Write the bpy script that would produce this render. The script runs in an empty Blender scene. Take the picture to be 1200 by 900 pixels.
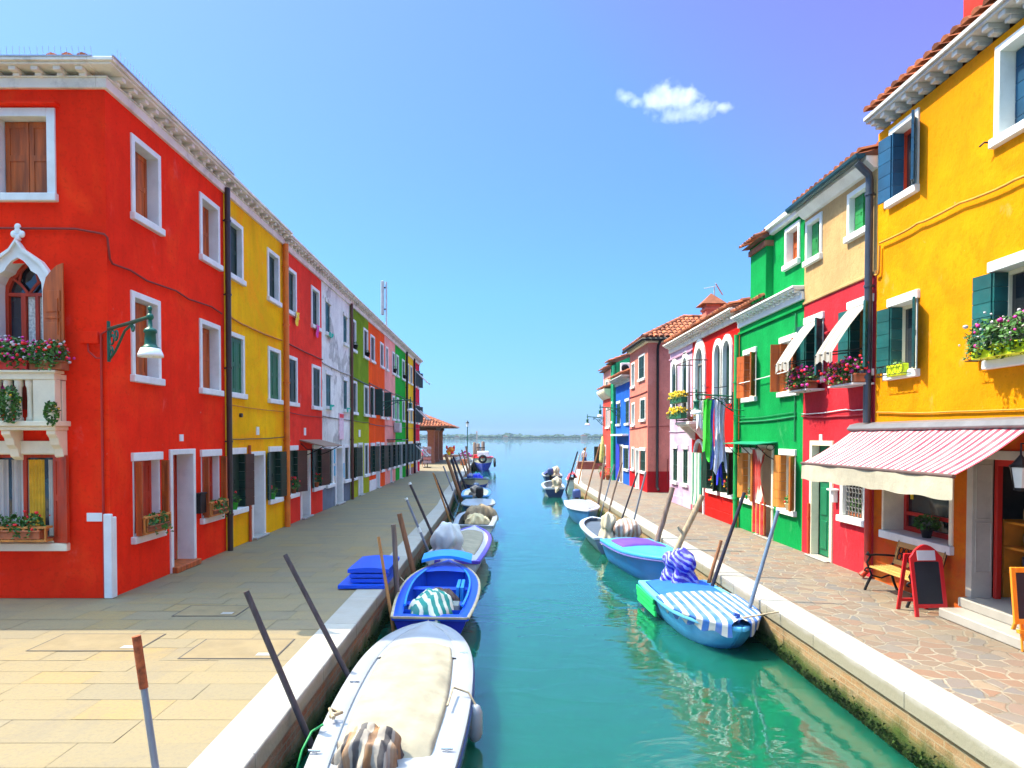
import bpy, bmesh, math, random
from math import radians as R, sin, cos, pi, sqrt, tan, atan2, hypot
from mathutils import Vector as V, Matrix, noise as NZ
RND = random.Random(11)
SC = bpy.context.scene
C = SC.collection

# ------------------------------------------------------------------ camera geometry
TH = R(1.3); F = 800.0; CX = 588.0; CY = 512 + F * tan(TH); EYE = 2.5
WATER = -0.62
XL, XR = -6.06, 6.55            # facade planes of the two rows of houses
def ray(px, py):
    u = (px - CX) / F; v = (CY - py) / F
    return V((u, cos(TH) + v * sin(TH), -sin(TH) + v * cos(TH)))
def atX(px, py, X): d = ray(px, py); return V((0, 0, EYE)) + d * (X / d.x)
def atY(px, py, Y): d = ray(px, py); return V((0, 0, EYE)) + d * (Y / d.y)
def atZ(px, py, Z): d = ray(px, py); return V((0, 0, EYE)) + d * ((Z - EYE) / d.z)

# ------------------------------------------------------------------ node helpers
def nn(nt, typ, **kw):
    n = nt.nodes.new(typ)
    for k, v in kw.items(): setattr(n, k, v)
    return n
def put(nt, sock, v):
    if hasattr(v, 'is_output'): nt.links.new(v, sock)
    elif isinstance(v, (tuple, list)) and len(v) == 3 and sock.type == 'RGBA': sock.default_value = (*v, 1)
    else: sock.default_value = v
def pos(nt, scale=(1, 1, 1), kind='P', rot=(0, 0, 0)):
    if kind == 'P': s = nn(nt, 'ShaderNodeNewGeometry').outputs['Position']
    else: s = nn(nt, 'ShaderNodeTexCoord').outputs['Object']
    m = nn(nt, 'ShaderNodeMapping'); nt.links.new(s, m.inputs[0]); m.inputs['Scale'].default_value = scale
    m.inputs['Rotation'].default_value = rot
    return m.outputs[0]
def nz(nt, vec, scale, detail=4, rough=.55, dist=0):
    n = nn(nt, 'ShaderNodeTexNoise'); nt.links.new(vec, n.inputs['Vector'])
    n.inputs['Scale'].default_value = scale; n.inputs['Detail'].default_value = detail
    n.inputs['Roughness'].default_value = rough; n.inputs['Distortion'].default_value = dist
    return n.outputs['Fac']
def ramp(nt, fac, stops):
    r = nn(nt, 'ShaderNodeValToRGB'); nt.links.new(fac, r.inputs[0]); e = r.color_ramp.elements
    while len(e) < len(stops): e.new(.5)
    for i, (p, c) in enumerate(stops):
        e[i].position = p; e[i].color = (c, c, c, 1) if isinstance(c, (int, float)) else (*c, 1)
    return r.outputs[0]
def mix(nt, fac, a, b, blend='MIX'):
    m = nn(nt, 'ShaderNodeMix', data_type='RGBA', blend_type=blend)
    put(nt, m.inputs[0], fac); put(nt, m.inputs[6], a); put(nt, m.inputs[7], b)
    return m.outputs[2]
def mth(nt, op, a, b=0.0, clamp=False):
    m = nn(nt, 'ShaderNodeMath', operation=op, use_clamp=clamp)
    put(nt, m.inputs[0], a); put(nt, m.inputs[1], b); return m.outputs[0]
def sepz(nt, vec, axis=2):
    s = nn(nt, 'ShaderNodeSeparateXYZ'); nt.links.new(vec, s.inputs[0]); return s.outputs[axis]
def bump(nt, bs, h, strength=.3, dist=.02):
    b = nn(nt, 'ShaderNodeBump'); b.inputs['Strength'].default_value = strength; b.inputs['Distance'].default_value = dist
    nt.links.new(h, b.inputs['Height']); nt.links.new(b.outputs[0], bs.inputs['Normal'])
def newmat(name, rough=.7, metal=0, spec=.5):
    m = bpy.data.materials.new(name); m.use_nodes = True; nt = m.node_tree; bs = nt.nodes['Principled BSDF']
    bs.inputs['Roughness'].default_value = rough; bs.inputs['Metallic'].default_value = metal
    bs.inputs['Specular IOR Level'].default_value = spec
    return m, nt, bs
def sc3(c, k): return tuple(min(1, x * k) for x in c)
_mc = {}
def paint(name, col, rough=.6, var=.16, sc=5, bmp=.1, metal=0, grain=(1, 1, 1), spec=.4, dirt=0, rndv=0):
    """an even coat with slight mottling, wear and grain"""
    if name in _mc: return _mc[name]
    m, nt, bs = newmat(name, rough, metal, spec); _mc[name] = m
    p = pos(nt, grain, 'P')
    a = nz(nt, p, sc, 5)
    c = mix(nt, ramp(nt, a, [(.3, 0), (.7, 1)]), sc3(col, 1 - var), sc3(col, 1 + var))
    if dirt:
        d = ramp(nt, nz(nt, pos(nt), 3.1, 8, .7), [(.5, 0), (.72, 1)])
        c = mix(nt, mth(nt, 'MULTIPLY', d, dirt), c, (.12, .10, .08))
    if rndv:
        at = nn(nt, 'ShaderNodeAttribute', attribute_name='rnd').outputs['Fac']
        c = mix(nt, 1.0, c, ramp(nt, at, [(0, 1 - rndv), (1, 1.0)]), 'MULTIPLY')
    nt.links.new(c, bs.inputs['Base Color'])
    if bmp: bump(nt, bs, nz(nt, p, sc * 6, 3), bmp, .01)
    return m
def plaster(name, col, alt=None, alt_at=.62, amount=.5, rough=.88, streak=.36, patch=None, patch_at=.6, damp=None):
    """painted lime render: cloudy repaints, rain streaks, hairline wear, old patches and rising damp"""
    if name in _mc: return _mc[name]
    m, nt, bs = newmat(name, rough, 0, .05); _mc[name] = m
    p = pos(nt)
    big = nz(nt, p, .55, 6, .6, .4); mid = nz(nt, p, 2.6, 8, .62); fin = nz(nt, p, 17, 6, .65)
    stv = nz(nt, pos(nt, (3.2, 3.2, .28)), 1.6, 6, .6)
    c = mix(nt, ramp(nt, big, [(.3, 0), (.7, 1)]), sc3(col, .78), sc3(col, 1.14))
    c = mix(nt, mth(nt, 'MULTIPLY', ramp(nt, mid, [(.45, 0), (.68, 1)]), .55), c, sc3(col, .72))
    if alt: c = mix(nt, mth(nt, 'MULTIPLY', ramp(nt, nz(nt, p, .9, 7, .6, .8), [(alt_at - .06, 0), (alt_at + .06, 1)]), amount), c, alt)
    c = mix(nt, mth(nt, 'MULTIPLY', ramp(nt, stv, [(.5, 0), (.75, 1)]), streak), c, sc3(col, .6))
    c = mix(nt, mth(nt, 'MULTIPLY', ramp(nt, fin, [(.36, 1), (.46, 0)]), .28), c, sc3(col, .5))
    ef = ramp(nt, nz(nt, pos(nt, (1, 1, .55)), 1.9, 9, .68, .3), [(.62, 0), (.70, 1)])
    c = mix(nt, mth(nt, 'MULTIPLY', ef, .22), c, tuple(min(1, x * .75 + .22) for x in col))
    sp = ramp(nt, nz(nt, p, 5.5, 6, .7), [(.70, 0), (.725, 1)])
    c = mix(nt, mth(nt, 'MULTIPLY', sp, .5), c, (.50, .42, .34))
    if patch:
        f = ramp(nt, nz(nt, pos(nt, (.9, .9, .75)), .8, 8, .55, .5), [(patch_at - .012, 0), (patch_at + .012, 1)])
        pc = mix(nt, ramp(nt, nz(nt, p, 5, 8, .65), [(.35, 0), (.65, 1)]), sc3(patch, .7), sc3(patch, 1.25))
        c = mix(nt, f, c, pc)
    if damp:
        z = sepz(nt, p); f = mth(nt, 'ADD', mth(nt, 'MULTIPLY', z, -1.0 / damp[1]), mth(nt, 'MULTIPLY', mid, 2.2))
        c = mix(nt, mth(nt, 'MULTIPLY', ramp(nt, f, [(.2, 0), (.8, 1)]), damp[2]), c, damp[0])
    nt.links.new(c, bs.inputs['Base Color'])
    bump(nt, bs, mth(nt, 'ADD', mth(nt, 'MULTIPLY', mid, 1.2), mth(nt, 'MULTIPLY', fin, .5)), .5, .03)
    return m
def stripes(name, a, b, period, axis=1, duty=.5, kind='P', rough=.85, wob=.0, rot=(0, 0, 0), third=None):
    if name in _mc: return _mc[name]
    m, nt, bs = newmat(name, rough, 0, .2); _mc[name] = m
    p = pos(nt, (1, 1, 1), kind, rot)
    t = sepz(nt, p, axis)
    if wob: t = mth(nt, 'ADD', t, mth(nt, 'MULTIPLY', nz(nt, p, 3, 3), wob))
    f = mth(nt, 'FRACT', mth(nt, 'DIVIDE', t, period))
    st = ramp(nt, f, [(0, 0), (duty - .03, 0), (duty + .03, 1), (.97, 1), (1, 0)])
    c = mix(nt, st, a, b)
    if third:
        f2 = mth(nt, 'FRACT', mth(nt, 'DIVIDE', t, period * 1.7))
        c = mix(nt, mth(nt, 'MULTIPLY', ramp(nt, f2, [(.7, 0), (.75, 1)]), .8), c, third)
    c = mix(nt, mth(nt, 'MULTIPLY', ramp(nt, nz(nt, p, 4, 6), [(.4, 0), (.8, 1)]), .35), c, (.35, .33, .3))
    nt.links.new(c, bs.inputs['Base Color'])
    bump(nt, bs, nz(nt, p, 9, 4), .4, .03)
    bs.inputs['Subsurface Weight'].default_value = 0
    return m
def glassy(name, col=(.02, .025, .03), rough=.04):
    if name in _mc: return _mc[name]
    m, nt, bs = newmat(name, rough, 0, .9); _mc[name] = m
    c = mix(nt, ramp(nt, nz(nt, pos(nt), 1.3, 3), [(.35, 0), (.7, 1)]), sc3(col, .6), sc3(col, 1.7))
    nt.links.new(c, bs.inputs['Base Color'])
    bump(nt, bs, nz(nt, pos(nt), 1.1, 1), .05, .02)
    return m

# ------------------------------------------------------------------ mesh builder
class MB:
    def __init__(s): s.v = []; s.f = []; s.r = []; s.s = []
    def add(s, vs, fs, r=None, sm=False):
        o = len(s.v); s.v += [tuple(v) for v in vs]
        if r is None: r = RND.random()
        for f in fs: s.f.append([i + o for i in f]); s.r.append(r); s.s.append(sm)
        return s
    def box(s, a, b, p=None, r=None):
        p = p or (lambda x, y, z: (x, y, z))
        c = [(a[0], a[1], a[2]), (b[0], a[1], a[2]), (b[0], b[1], a[2]), (a[0], b[1], a[2]),
             (a[0], a[1], b[2]), (b[0], a[1], b[2]), (b[0], b[1], b[2]), (a[0], b[1], b[2])]
        return s.add([p(*q) for q in c], [(0, 3, 2, 1), (4, 5, 6, 7), (0, 1, 5, 4), (1, 2, 6, 5), (2, 3, 7, 6), (3, 0, 4, 7)], r)
    def quad(s, *q, r=None): return s.add(q, [tuple(range(len(q)))], r)
    def tube(s, pts, rad, n=8, cap=True, sm=True, r=None):
        pts = [V(p) for p in pts]; k = len(pts)
        rads = rad if isinstance(rad, (list, tuple)) else [rad] * k
        vs = []; up = None
        for i, p in enumerate(pts):
            d = (pts[min(i + 1, k - 1)] - pts[max(i - 1, 0)]).normalized()
            if up is None:
                up = V((0, 0, 1)) if abs(d.z) < .9 else V((1, 0, 0))
            x = d.cross(up)
            if x.length < 1e-4: x = d.orthogonal()
            x.normalize(); y = x.cross(d).normalized(); up = y
            for j in range(n):
                a = 2 * pi * j / n; vs.append(p + (x * cos(a) + y * sin(a)) * rads[i])
        fs = [(i * n + j, i * n + (j + 1) % n, (i + 1) * n + (j + 1) % n, (i + 1) * n + j) for i in range(k - 1) for j in range(n)]
        rr = RND.random() if r is None else r
        s.add(vs, fs, rr, sm)
        if cap:
            s.add(vs[:n], [tuple(range(n))], rr); s.add(vs[-n:], [tuple(range(n))], rr)
        return s
    def lathe(s, prof, c=(0, 0, 0), n=16, sm=True, mat=None, r=None):
        vs = []; c = V(c)
        for (q, z) in prof:
            for j in range(n):
                a = 2 * pi * j / n; w = V((q * cos(a), q * sin(a), z))
                if mat: w = mat @ w
                vs.append(c + w)
        k = len(prof)
        fs = [(i * n + j, i * n + (j + 1) % n, (i + 1) * n + (j + 1) % n, (i + 1) * n + j) for i in range(k - 1) for j in range(n)]
        if prof[0][0] > 1e-3: fs.append(tuple(range(n)))
        if prof[-1][0] > 1e-3: fs.append(tuple((k - 1) * n + j for j in range(n)))
        return s.add(vs, fs, r, sm)
    def blob(s, c, rx, ry, rz, nu=12, nv=8, jit=0, fr=1.5, pw=1.0, seed=0, sm=True, zmin=None):
        c = V(c); vs = []
        def sg(x): return (abs(x) ** pw) * (1 if x >= 0 else -1)
        for i in range(nv + 1):
            ph = -pi / 2 + pi * i / nv
            for j in range(nu):
                a = 2 * pi * j / nu
                d = V((sg(cos(ph)) * sg(cos(a)), sg(cos(ph)) * sg(sin(a)), sg(sin(ph))))
                k = 1 + jit * NZ.noise(d * fr + V((seed * 3.7, seed * 1.3, seed)))
                q = c + V((d.x * rx * k, d.y * ry * k, d.z * rz * k))
                if zmin is not None: q.z = max(q.z, zmin)
                vs.append(q)
        fs = [(i * nu + j, i * nu + (j + 1) % nu, (i + 1) * nu + (j + 1) % nu, (i + 1) * nu + j) for i in range(nv) for j in range(nu)]
        return s.add(vs, fs, None, sm)
    def grid(s, fn, nu, nv, sm=True, r=None):
        vs = [fn(i / nu, j / nv) for j in range(nv + 1) for i in range(nu + 1)]
        fs = [(j * (nu + 1) + i, j * (nu + 1) + i + 1, (j + 1) * (nu + 1) + i + 1, (j + 1) * (nu + 1) + i) for j in range(nv) for i in range(nu)]
        return s.add(vs, fs, r, sm)
    def ring(s, inner, outer, o0, o1, p, closed=False):
        """plate between two outlines (u,z), from depth o0 to o1"""
        k = len(inner); vs = []
        for q in (inner, outer):
            for o in (o0, o1): vs += [p(u, o, z) for (u, z) in q]
        fs = []
        for i in range(k if closed else k - 1):
            j = (i + 1) % k
            fs += [(k + i, k + j, 3 * k + j, 3 * k + i), (i, j, k + j, k + i), (2 * k + i, 2 * k + j, 3 * k + j, 3 * k + i), (i, j, 2 * k + j, 2 * k + i)]
        if not closed:
            fs += [(0, k, 3 * k, 2 * k), (k - 1, 2 * k - 1, 4 * k - 1, 3 * k - 1)]
        return s.add(vs, fs)
    def prism(s, poly, o0, o1, p):
        k = len(poly); vs = [p(u, o0, z) for u, z in poly] + [p(u, o1, z) for u, z in poly]
        return s.add(vs, [tuple(range(k)), tuple(range(2 * k - 1, k - 1, -1))] + [(i, (i + 1) % k, k + (i + 1) % k, k + i) for i in range(k)])
    def leaves(s, c, rx, ry, rz, n, size, shell=.55, zc=None):
        for _ in range(n):
            d = V((RND.gauss(0, 1), RND.gauss(0, 1), RND.gauss(0, 1))).normalized() * (shell + (1 - shell) * RND.random()) ** .7
            q = V(c) + V((d.x * rx, d.y * ry, d.z * rz))
            a = V((RND.gauss(0, 1), RND.gauss(0, 1), RND.gauss(0, 1))).normalized(); b = a.orthogonal().normalized()
            z = size * RND.uniform(.6, 1.3)
            s.add([q - a * z, q + b * z * .55, q + a * z, q - b * z * .55], [(0, 1, 2, 3)])
        return s
    def petals(s, c, rx, ry, rz, n, size):
        for _ in range(n):
            d = V((RND.gauss(0, 1), RND.gauss(0, 1), RND.gauss(0, 1))).normalized()
            if d.z < -.55: d.z = -d.z
            s.blob(V(c) + V((d.x * rx, d.y * ry, d.z * rz)) * RND.uniform(.9, 1.12), size * RND.uniform(.7, 1.2), size * RND.uniform(.7, 1.2), size * .8, 6, 4, .5, 3, 1, RND.random() * 9)
        return s
OFF = {}
def obj(name, mb, mat, parent=None, world=True, bevel=0, label=None, cat=None, group=None, kind=None, subd=0, loc=None):
    off = V((0, 0, 0))
    if parent is not None and world: off = OFF.get(parent.name, V((0, 0, 0)))
    if parent is None and loc is not None: off = V(loc)
    me = bpy.data.meshes.new(name)
    me.from_pydata([tuple(V(v) - off) for v in mb.v] if off.length else mb.v, [], mb.f)
    at = me.attributes.new('rnd', 'FLOAT', 'FACE'); at.data.foreach_set('value', mb.r)
    me.polygons.foreach_set('use_smooth', mb.s)
    bm = bmesh.new(); bm.from_mesh(me); bmesh.ops.recalc_face_normals(bm, faces=bm.faces); bm.to_mesh(me); bm.free()
    me.materials.append(mat); me.update()
    o = bpy.data.objects.new(name, me); C.objects.link(o)
    if parent is not None: o.parent = parent; OFF[o.name] = off
    if parent is None and loc is not None: o.location = loc; OFF[o.name] = V(loc)
    if bevel:
        b = o.modifiers.new('bevel', 'BEVEL'); b.width = bevel; b.segments = 1; b.limit_method = 'ANGLE'; b.angle_limit = R(40)
    if subd:
        b = o.modifiers.new('sub', 'SUBSURF'); b.levels = subd; b.render_levels = subd
    tag(o, label, cat, group, kind); return o
def tag(o, label=None, cat=None, group=None, kind=None):
    if label: o['label'] = label
    if cat: o['category'] = cat
    if group: o['group'] = group
    if kind: o['kind'] = kind
    return o
def thing(name, label, cat, loc=(0, 0, 0), rz=0, group=None, world=True):
    o = bpy.data.objects.new(name, None); C.objects.link(o); o.empty_display_size = .2
    o.location = loc; o.rotation_euler = (0, 0, rz); OFF[o.name] = V(loc) if world else V((0, 0, 0))
    return tag(o, label, cat, group)
def frame(kind, b):
    if kind == 'L': return lambda u, o, z: (b + o, u, z)
    if kind == 'R': return lambda u, o, z: (b - o, u, z)
    if kind == 'S': return lambda u, o, z: (u, b - o, z)
    if kind == 'N': return lambda u, o, z: (u, b + o, z)
HAZE = .00016; SKY0 = (.082, .150, .33); SKY1 = (.135, .238, .37); SKY2 = (.24, .295, .37); SKY3 = (.35, .195, .42); SKYFILL = (2.45, 2.55, 2.1); SKYV = 1.0; SKYS = .15; SUNS = 2.0; EXPO = 2.3
# ------------------------------------------------------------------ shared materials
WHITE = paint('white_paint', (.71, .73, .69), .6, .08, 3, .12, dirt=.14)
CREAM = paint('cream_paint', (.80, .71, .50), .6, .08, 3, .12, dirt=.15)
STONE = paint('istrian_stone', (.74, .70, .61), .75, .12, 2.2, .3, dirt=.45)
GREYSTONE = paint('grey_stone', (.50, .50, .48), .8, .14, 3, .3, dirt=.4)
MARBLE = paint('white_marble', (.34, .325, .29), .4, .10, 2, .1, dirt=.2)
BROWNW = paint('orange_brown_wood', (.40, .082, .010), .55, .45, 2.2, .25, grain=(6, 6, .6), dirt=.2)
REDW = paint('red_brown_wood', (.44, .034, .006), .5, .35, 2.2, .2, grain=(6, 6, .6), dirt=.15)
OCHREW = paint('ochre_wood', (.52, .19, .03), .55, .25, 2.2, .2, grain=(6, 6, .6), dirt=.15)
DKGREEN = paint('dark_green_paint', (.003, .034, .019), .5, .25, 3, .15, dirt=.1, rndv=.25)
TEAL = paint('teal_paint', (.006, .105, .10), .5, .35, 2.5, .15, dirt=.2, rndv=.35)
BLUEP = paint('petrol_blue_paint', (.005, .07, .155), .5, .25, 2.5, .15, dirt=.12, rndv=.3)
MIDGREEN = paint('mid_green_paint', (.015, .22, .05), .55, .35, 2.5, .2, dirt=.3)
IRON = paint('black_iron', (.009, .009, .010), .5, .2, 8, .1, metal=.4)
GREENIRON = paint('green_iron', (.006, .10, .06), .4, .2, 6, .1, metal=.1)
DKPIPE = paint('dark_brown_pipe', (.035, .025, .022), .4, .2, 4, .1)
GUTTER = paint('grey_blue_gutter', (.05, .065, .085), .4, .2, 3, .1, metal=.3)
TERRA = paint('terracotta', (.52, .15, .055), .85, .3, 6, .25, dirt=.2, rndv=.62)
ROOFB = paint('roof_bedding', (.12, .055, .035), .9, .3, 4, .2)
CABLE = paint('cable_black', (.05, .035, .03), .6)
LEAFM = paint('plant_leaf', (.055, .19, .014), .55, .4, 9, 0, rndv=.7)
REDFL = paint('red_blossom', (.75, .015, .02), .6, .2, 9, 0)
PINKFL = paint('pink_blossom', (.66, .03, .28), .6, .25, 9, 0)
WHITEFL = paint('white_blossom', (.55, .50, .50), .6, .1, 9, 0)
YELFL = paint('yellow_blossom', (.85, .55, .01), .6, .2, 9, 0)
PANE = glassy('window_pane')
PANEB = glassy('arched_pane', (.10, .16, .18))
CURT = stripes('lace_curtain', (.62, .58, .5), (.45, .42, .36), .11, 0, .5)

def shutter(mb, p, hu, ho, z0, z1, w, d, ang, style='panel'):
    a = R(ang); du, do = d * cos(a), sin(a); nu, no = -d * sin(a), cos(a)
    q = lambda s, t, z: p(hu + du * s + nu * t, ho + do * s + no * t, z)
    h = z1 - z0
    if style == 'plank':                       # ledged leaf: horizontal boards with open joints
        n = max(4, round(h / .2)); mb.box((.004, .012, z0 + .004), (w - .004, .024, z1 - .004), q, .2)
        for i in range(n): mb.box((0, 0, z0 + h * i / n + .004), (w, .036, z0 + h * (i + 1) / n - .004), q)
        mb.box((w * .7, .036, z0 + h * .45), (w * .8, .05, z0 + h * .53), q, 0)
    elif style == 'louver':
        for s in (0, w - .06): mb.box((s, 0, z0), (s + .06, .04, z1), q)
        for z in (z0, (z0 + z1) / 2 - .04, z1 - .07): mb.box((.06, 0, z), (w - .06, .04, z + .07), q)
        n = int(h / .055)
        for i in range(n): mb.box((.058, .006, z0 + .06 + i * .055), (w - .058, .03, z0 + .06 + i * .055 + .036), q)
    else:
        mb.box((0, .008, z0), (w, .03, z1), q)
        st = min(.07, w * .2)
        for t0, t1 in ((.03, .042), (-.004, .008)):
            for s in (0, w - st): mb.box((s, t0, z0), (s + st, t1, z1), q)
            for z in (z0, z0 + h * .48, z1 - .09): mb.box((st, t0, z), (w - st, t1, z + .09), q)
    return mb

def clip_grid(mb, p, u0, u1, z0, z1, ops, o=0):
    us = sorted({u0, u1} | {min(max(x, u0), u1) for q in ops for x in q[:2]})
    zs = sorted({z0, z1} | {min(max(x, z0), z1) for q in ops for x in q[2:4]})
    for i in range(len(us) - 1):
        for j in range(len(zs) - 1):
            a, b, c, d = us[i], us[i + 1], zs[j], zs[j + 1]
            if b - a < 1e-5 or d - c < 1e-5: continue
            um, zm = (a + b) / 2, (c + d) / 2
            if any(q[0] < um < q[1] and q[2] < zm < q[3] for q in ops): continue
            mb.quad(p(a, o, c), p(b, o, c), p(b, o, d), p(a, o, d))

def tiles(mb, A, e, up, width, tf, pitch=.21, course=.36):
    A, e, up = V(A), V(e).normalized(), V(up).normalized(); n = e.cross(up).normalized()
    if n.z < 0: n = -n
    k = max(1, round(width / pitch)); pw = width / k
    for i in range(k):
        s = (i + .5) * pw; t0, t1 = tf(s); t = t0
        while t < t1 - .05:
            te = min(t + course * 1.12, t1 + .05); js = RND.uniform(-.012, .012); jh = RND.uniform(0, .012)
            vs = []
            for tt, rr, hh in ((t, pw * .44, .045 + jh), (te, pw * .37, .012)):
                for a in (0, 45, 90, 135, 180):
                    vs.append(A + e * (s + js + rr * cos(R(a))) + up * tt + n * (hh + rr * .75 * sin(R(a))))
            mb.add(vs, [(j, j + 1, j + 6, j + 5) for j in range(4)] + [(0, 1, 2, 3, 4)], None, False)
            t += course

class House:
    def __init__(s, name, label, kind, base, u0, u1, top, cat='house', group=None):
        s.p = frame(kind, base); s.kind = kind; s.u0, s.u1, s.top = u0, u1, top
        c = s.p((u0 + u1) / 2, -3, 0); s.root = thing(name, label, cat, c, 0, group); s.ops = {}; s.extra = []
        s.P = {None: s.p}
    def op(s, u0, u1, z0, z1, face=None): s.ops.setdefault(face, []).append((u0, u1, z0, z1))
    def window(s, u0, u1, z0, z1, fw=.1, dep=.2, fill='closed', sm=None, leaves=(), style='panel', top='full', wm=None, face=None,
               sill=.05, lm=None, pane=None, lstyle=None, bars=True):
        p = s.P[face]; wm = wm or WHITE
        if u0 > u1: u0, u1 = u1, u0
        a, b = (u0 + fw, u1 - fw); lo, hi = z0 + .12, z1 - (fw if top == 'full' else .14)
        s.op(a, b, lo, hi, face)
        m = MB()
        if top == 'full':
            m.box((u0, -dep, lo), (a, .03, z1), p); m.box((b, -dep, lo), (u1, .03, z1), p); m.box((a, -dep, hi), (b, .03, z1), p)
        else:
            m.box((u0 - .02, -dep, hi), (u1 + .02, .05, z1), p)
            m.box((a - .03, -dep, lo), (a + .015, .006, hi), p); m.box((b - .015, -dep, lo), (b + .03, .006, hi), p)
        w = obj('window', m, wm, s.root, bevel=.006)
        m = MB().box((u0 - sill, -dep, z0), (u1 + sill, .085, lo), p)
        obj('sill', m, wm, w, bevel=.01)
        mid = (a + b) / 2
        if fill == 'closed':
            for d, h in ((1, a + .016), (-1, b - .016)):
                m = shutter(MB(), p, h, -dep + .03, lo + .01, hi - .01, (b - a) / 2 - .022, d, 0, style)
                obj('shutter', m, sm, w)
            m = MB().box((a, -dep - .03, lo), (b, -dep, hi), p); obj('pane', m, pane or PANE, w)
        elif fill in ('glass', 'half'):
            m = MB().box((a, -dep - .03, lo), (b, -dep, hi), p); obj('pane', m, pane or PANE, w)
            m = MB(); t = .055
            for x in (a, mid - t / 2, b - t): m.box((x, -dep, lo), (x + t, -dep + .045, hi), p)
            for z in (lo, hi - t): m.box((a, -dep, z), (b, -dep + .043, z + t), p)
            obj('sash', m, sm or WHITE, w)
            if fill == 'half':
                d, h = (1, a + .016) if s.kind == 'L' else (-1, b - .016)
                m = shutter(MB(), p, h, -dep + .05, lo + .01, hi - .01, (b - a) / 2 - .01, d, 0, style); obj('shutter', m, lm or sm, w)
        for lf in leaves:
            if lf[0] in ('ra', 'rb'):          # half leaf folded back against the reveal
                x = a + .004 if lf[0] == 'ra' else b - .04
                m = MB(); nb = max(4, round((hi - lo) / .2)) if (lstyle or style) == 'plank' else 2
                for k in range(nb): m.box((x, -dep + .012, lo + .01 + (hi - lo - .02) * k / nb + .003), (x + .036, lf[1], lo + .01 + (hi - lo - .02) * (k + 1) / nb - .003), p)
                obj('shutter', m, lf[2] if len(lf) > 2 else (lm or sm), w); continue
            sd, wd, an = lf[:3]; lmat = lf[3] if len(lf) > 3 else (lm or sm)
            h, d = (a + .005, 1) if sd == 'a' else (b - .005, -1)
            m = shutter(MB(), p, h, .05, lo + .01, hi - .01, wd, d, an, lstyle or style); obj('shutter', m, lmat, w)
        return w
    def door(s, u0, u1, z1, fw=.11, dep=.28, dm=None, step=.1, wm=None, face=None, glass=0, knob=True, smat=None):
        p = s.P[face]; wm = wm or WHITE
        if u0 > u1: u0, u1 = u1, u0
        a, b, hi = u0 + fw, u1 - fw, z1 - fw; s.op(a, b, 0, hi, face)
        m = MB(); m.box((u0, -dep, 0), (a, .035, z1), p); m.box((b, -dep, 0), (u1, .035, z1), p); m.box((a, -dep, hi), (b, .035, z1), p)
        o = obj('door_frame', m, wm, s.root, bevel=.006)
        if step: obj('doorstep', MB().box((u0 + .02, -dep, .002), (u1 - .02,   .14, step), p), smat or MARBLE, s.root, bevel=.012)
        m = MB(); q = p; lo = step + .002; o0 = -dep - .01
        m.box((a, o0 - .03, lo), (b, o0, hi), q)
        w = b - a
        for (x0, x1) in ((.1, .45), (.55, .9)):
            for (y0, y1) in ((.06, .32), (.37, .62), (.67, .95)):
                m.box((a + w * x0, o0, lo + (hi - lo) * y0), (a + w * x1, o0 + .018, lo + (hi - lo) * y1), q)
        d = obj('door', m, dm or BROWNW, s.root, bevel=.008)
        if knob: obj('handle', MB().blob(p(a + w * .12, o0 + .05, 1.05), .035, .035, .035, 8, 6), paint('brass', (.5, .32, .08), .3, metal=1), d)
        return d
    def arch(s, uc, r, zb, zs, fw=.16, rise=1.0, sm=None, fill='leaf', dep=.22, name='arched_window', face=None, wm=None, proud=.05):
        p = s.P[face]; n = 10
        top = zs + r * rise; s.op(uc - r, uc + r, zb, top, face)
        f = lambda rr, z0, k: [(uc - rr, z0), (uc - rr, zs)] + [(uc - rr * cos(pi * i / n), zs + rr * rise * sin(pi * i / n)) for i in range(1, n)] + [(uc + rr, zs), (uc + rr, z0)]
        inn = f(r, zb, 0); out = f(r + fw, zb, 0)
        w = obj(name, MB().ring(inn, out, -dep, proud, p), wm or WHITE, s.root)
        obj('pane', MB().prism(inn, -dep - .03, -dep, p), PANEB, w)
        if fill == 'leaf':
            m = MB().prism(f(r * .98, zb + .02, 0), -dep + .01, -dep + .05, p)
            obj('shutter', m, sm or DKGREEN, w)
        elif fill == 'louver':
            m = shutter(MB(), p, uc - r, -dep + .01, zb, zs, r - .01, 1, 0, 'louver'); shutter(m, p, uc + r, -dep + .01, zb, zs, r - .01, -1, 0, 'louver')
            obj('shutter', m, sm or DKGREEN, w)
        else:
            m = MB()
            for u in (uc - r, uc - .025, uc + r - .05): m.box((u, -dep, zb), (u + .05, -dep + .04, zs + (r if abs(u - uc) < .1 else 0) * rise * .96), p)
            m.box((uc - r, -dep, zs - .03), (uc + r, -dep + .042, zs + .03), p); obj('sash', m, paint('grey_frame', (.2, .19, .17)), w)
        return w
    def cornice(s, z0, m=None, band=True, over=.32, step=.34, cw=.11, u0=None, u1=None, face=None, h=.34, mat=None, ext=False):
        p = s.P[face]; u0 = s.u0 if u0 is None else u0; u1 = s.u1 if u1 is None else u1; mb = m or MB()
        E = lambda o: u0 - (o if ext else 0)
        if band: mb.box((E(.06), -.1, z0), (u1, .06, z0 + .15), p); mb.box((E(.085), -.1, z0 + .15), (u1, .085, z0 + .17), p)
        n = max(1, round((u1 - u0) / step)); cs = (u1 - u0) / n
        for i in range(n):
            u = u0 + (i + .5) * cs
            mb.box((u - cw / 2, -.1, z0 + h * .62), (u + cw / 2, over * .72, z0 + h * .82), p)
            mb.box((u - cw / 2 + .004, -.1, z0 + h * .46), (u + cw / 2 - .004, over * .42, z0 + h * .62), p)
        mb.box((E(over * .85), -.1, z0 + h * .82), (u1, over * .85, z0 + h * .94), p)
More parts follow.
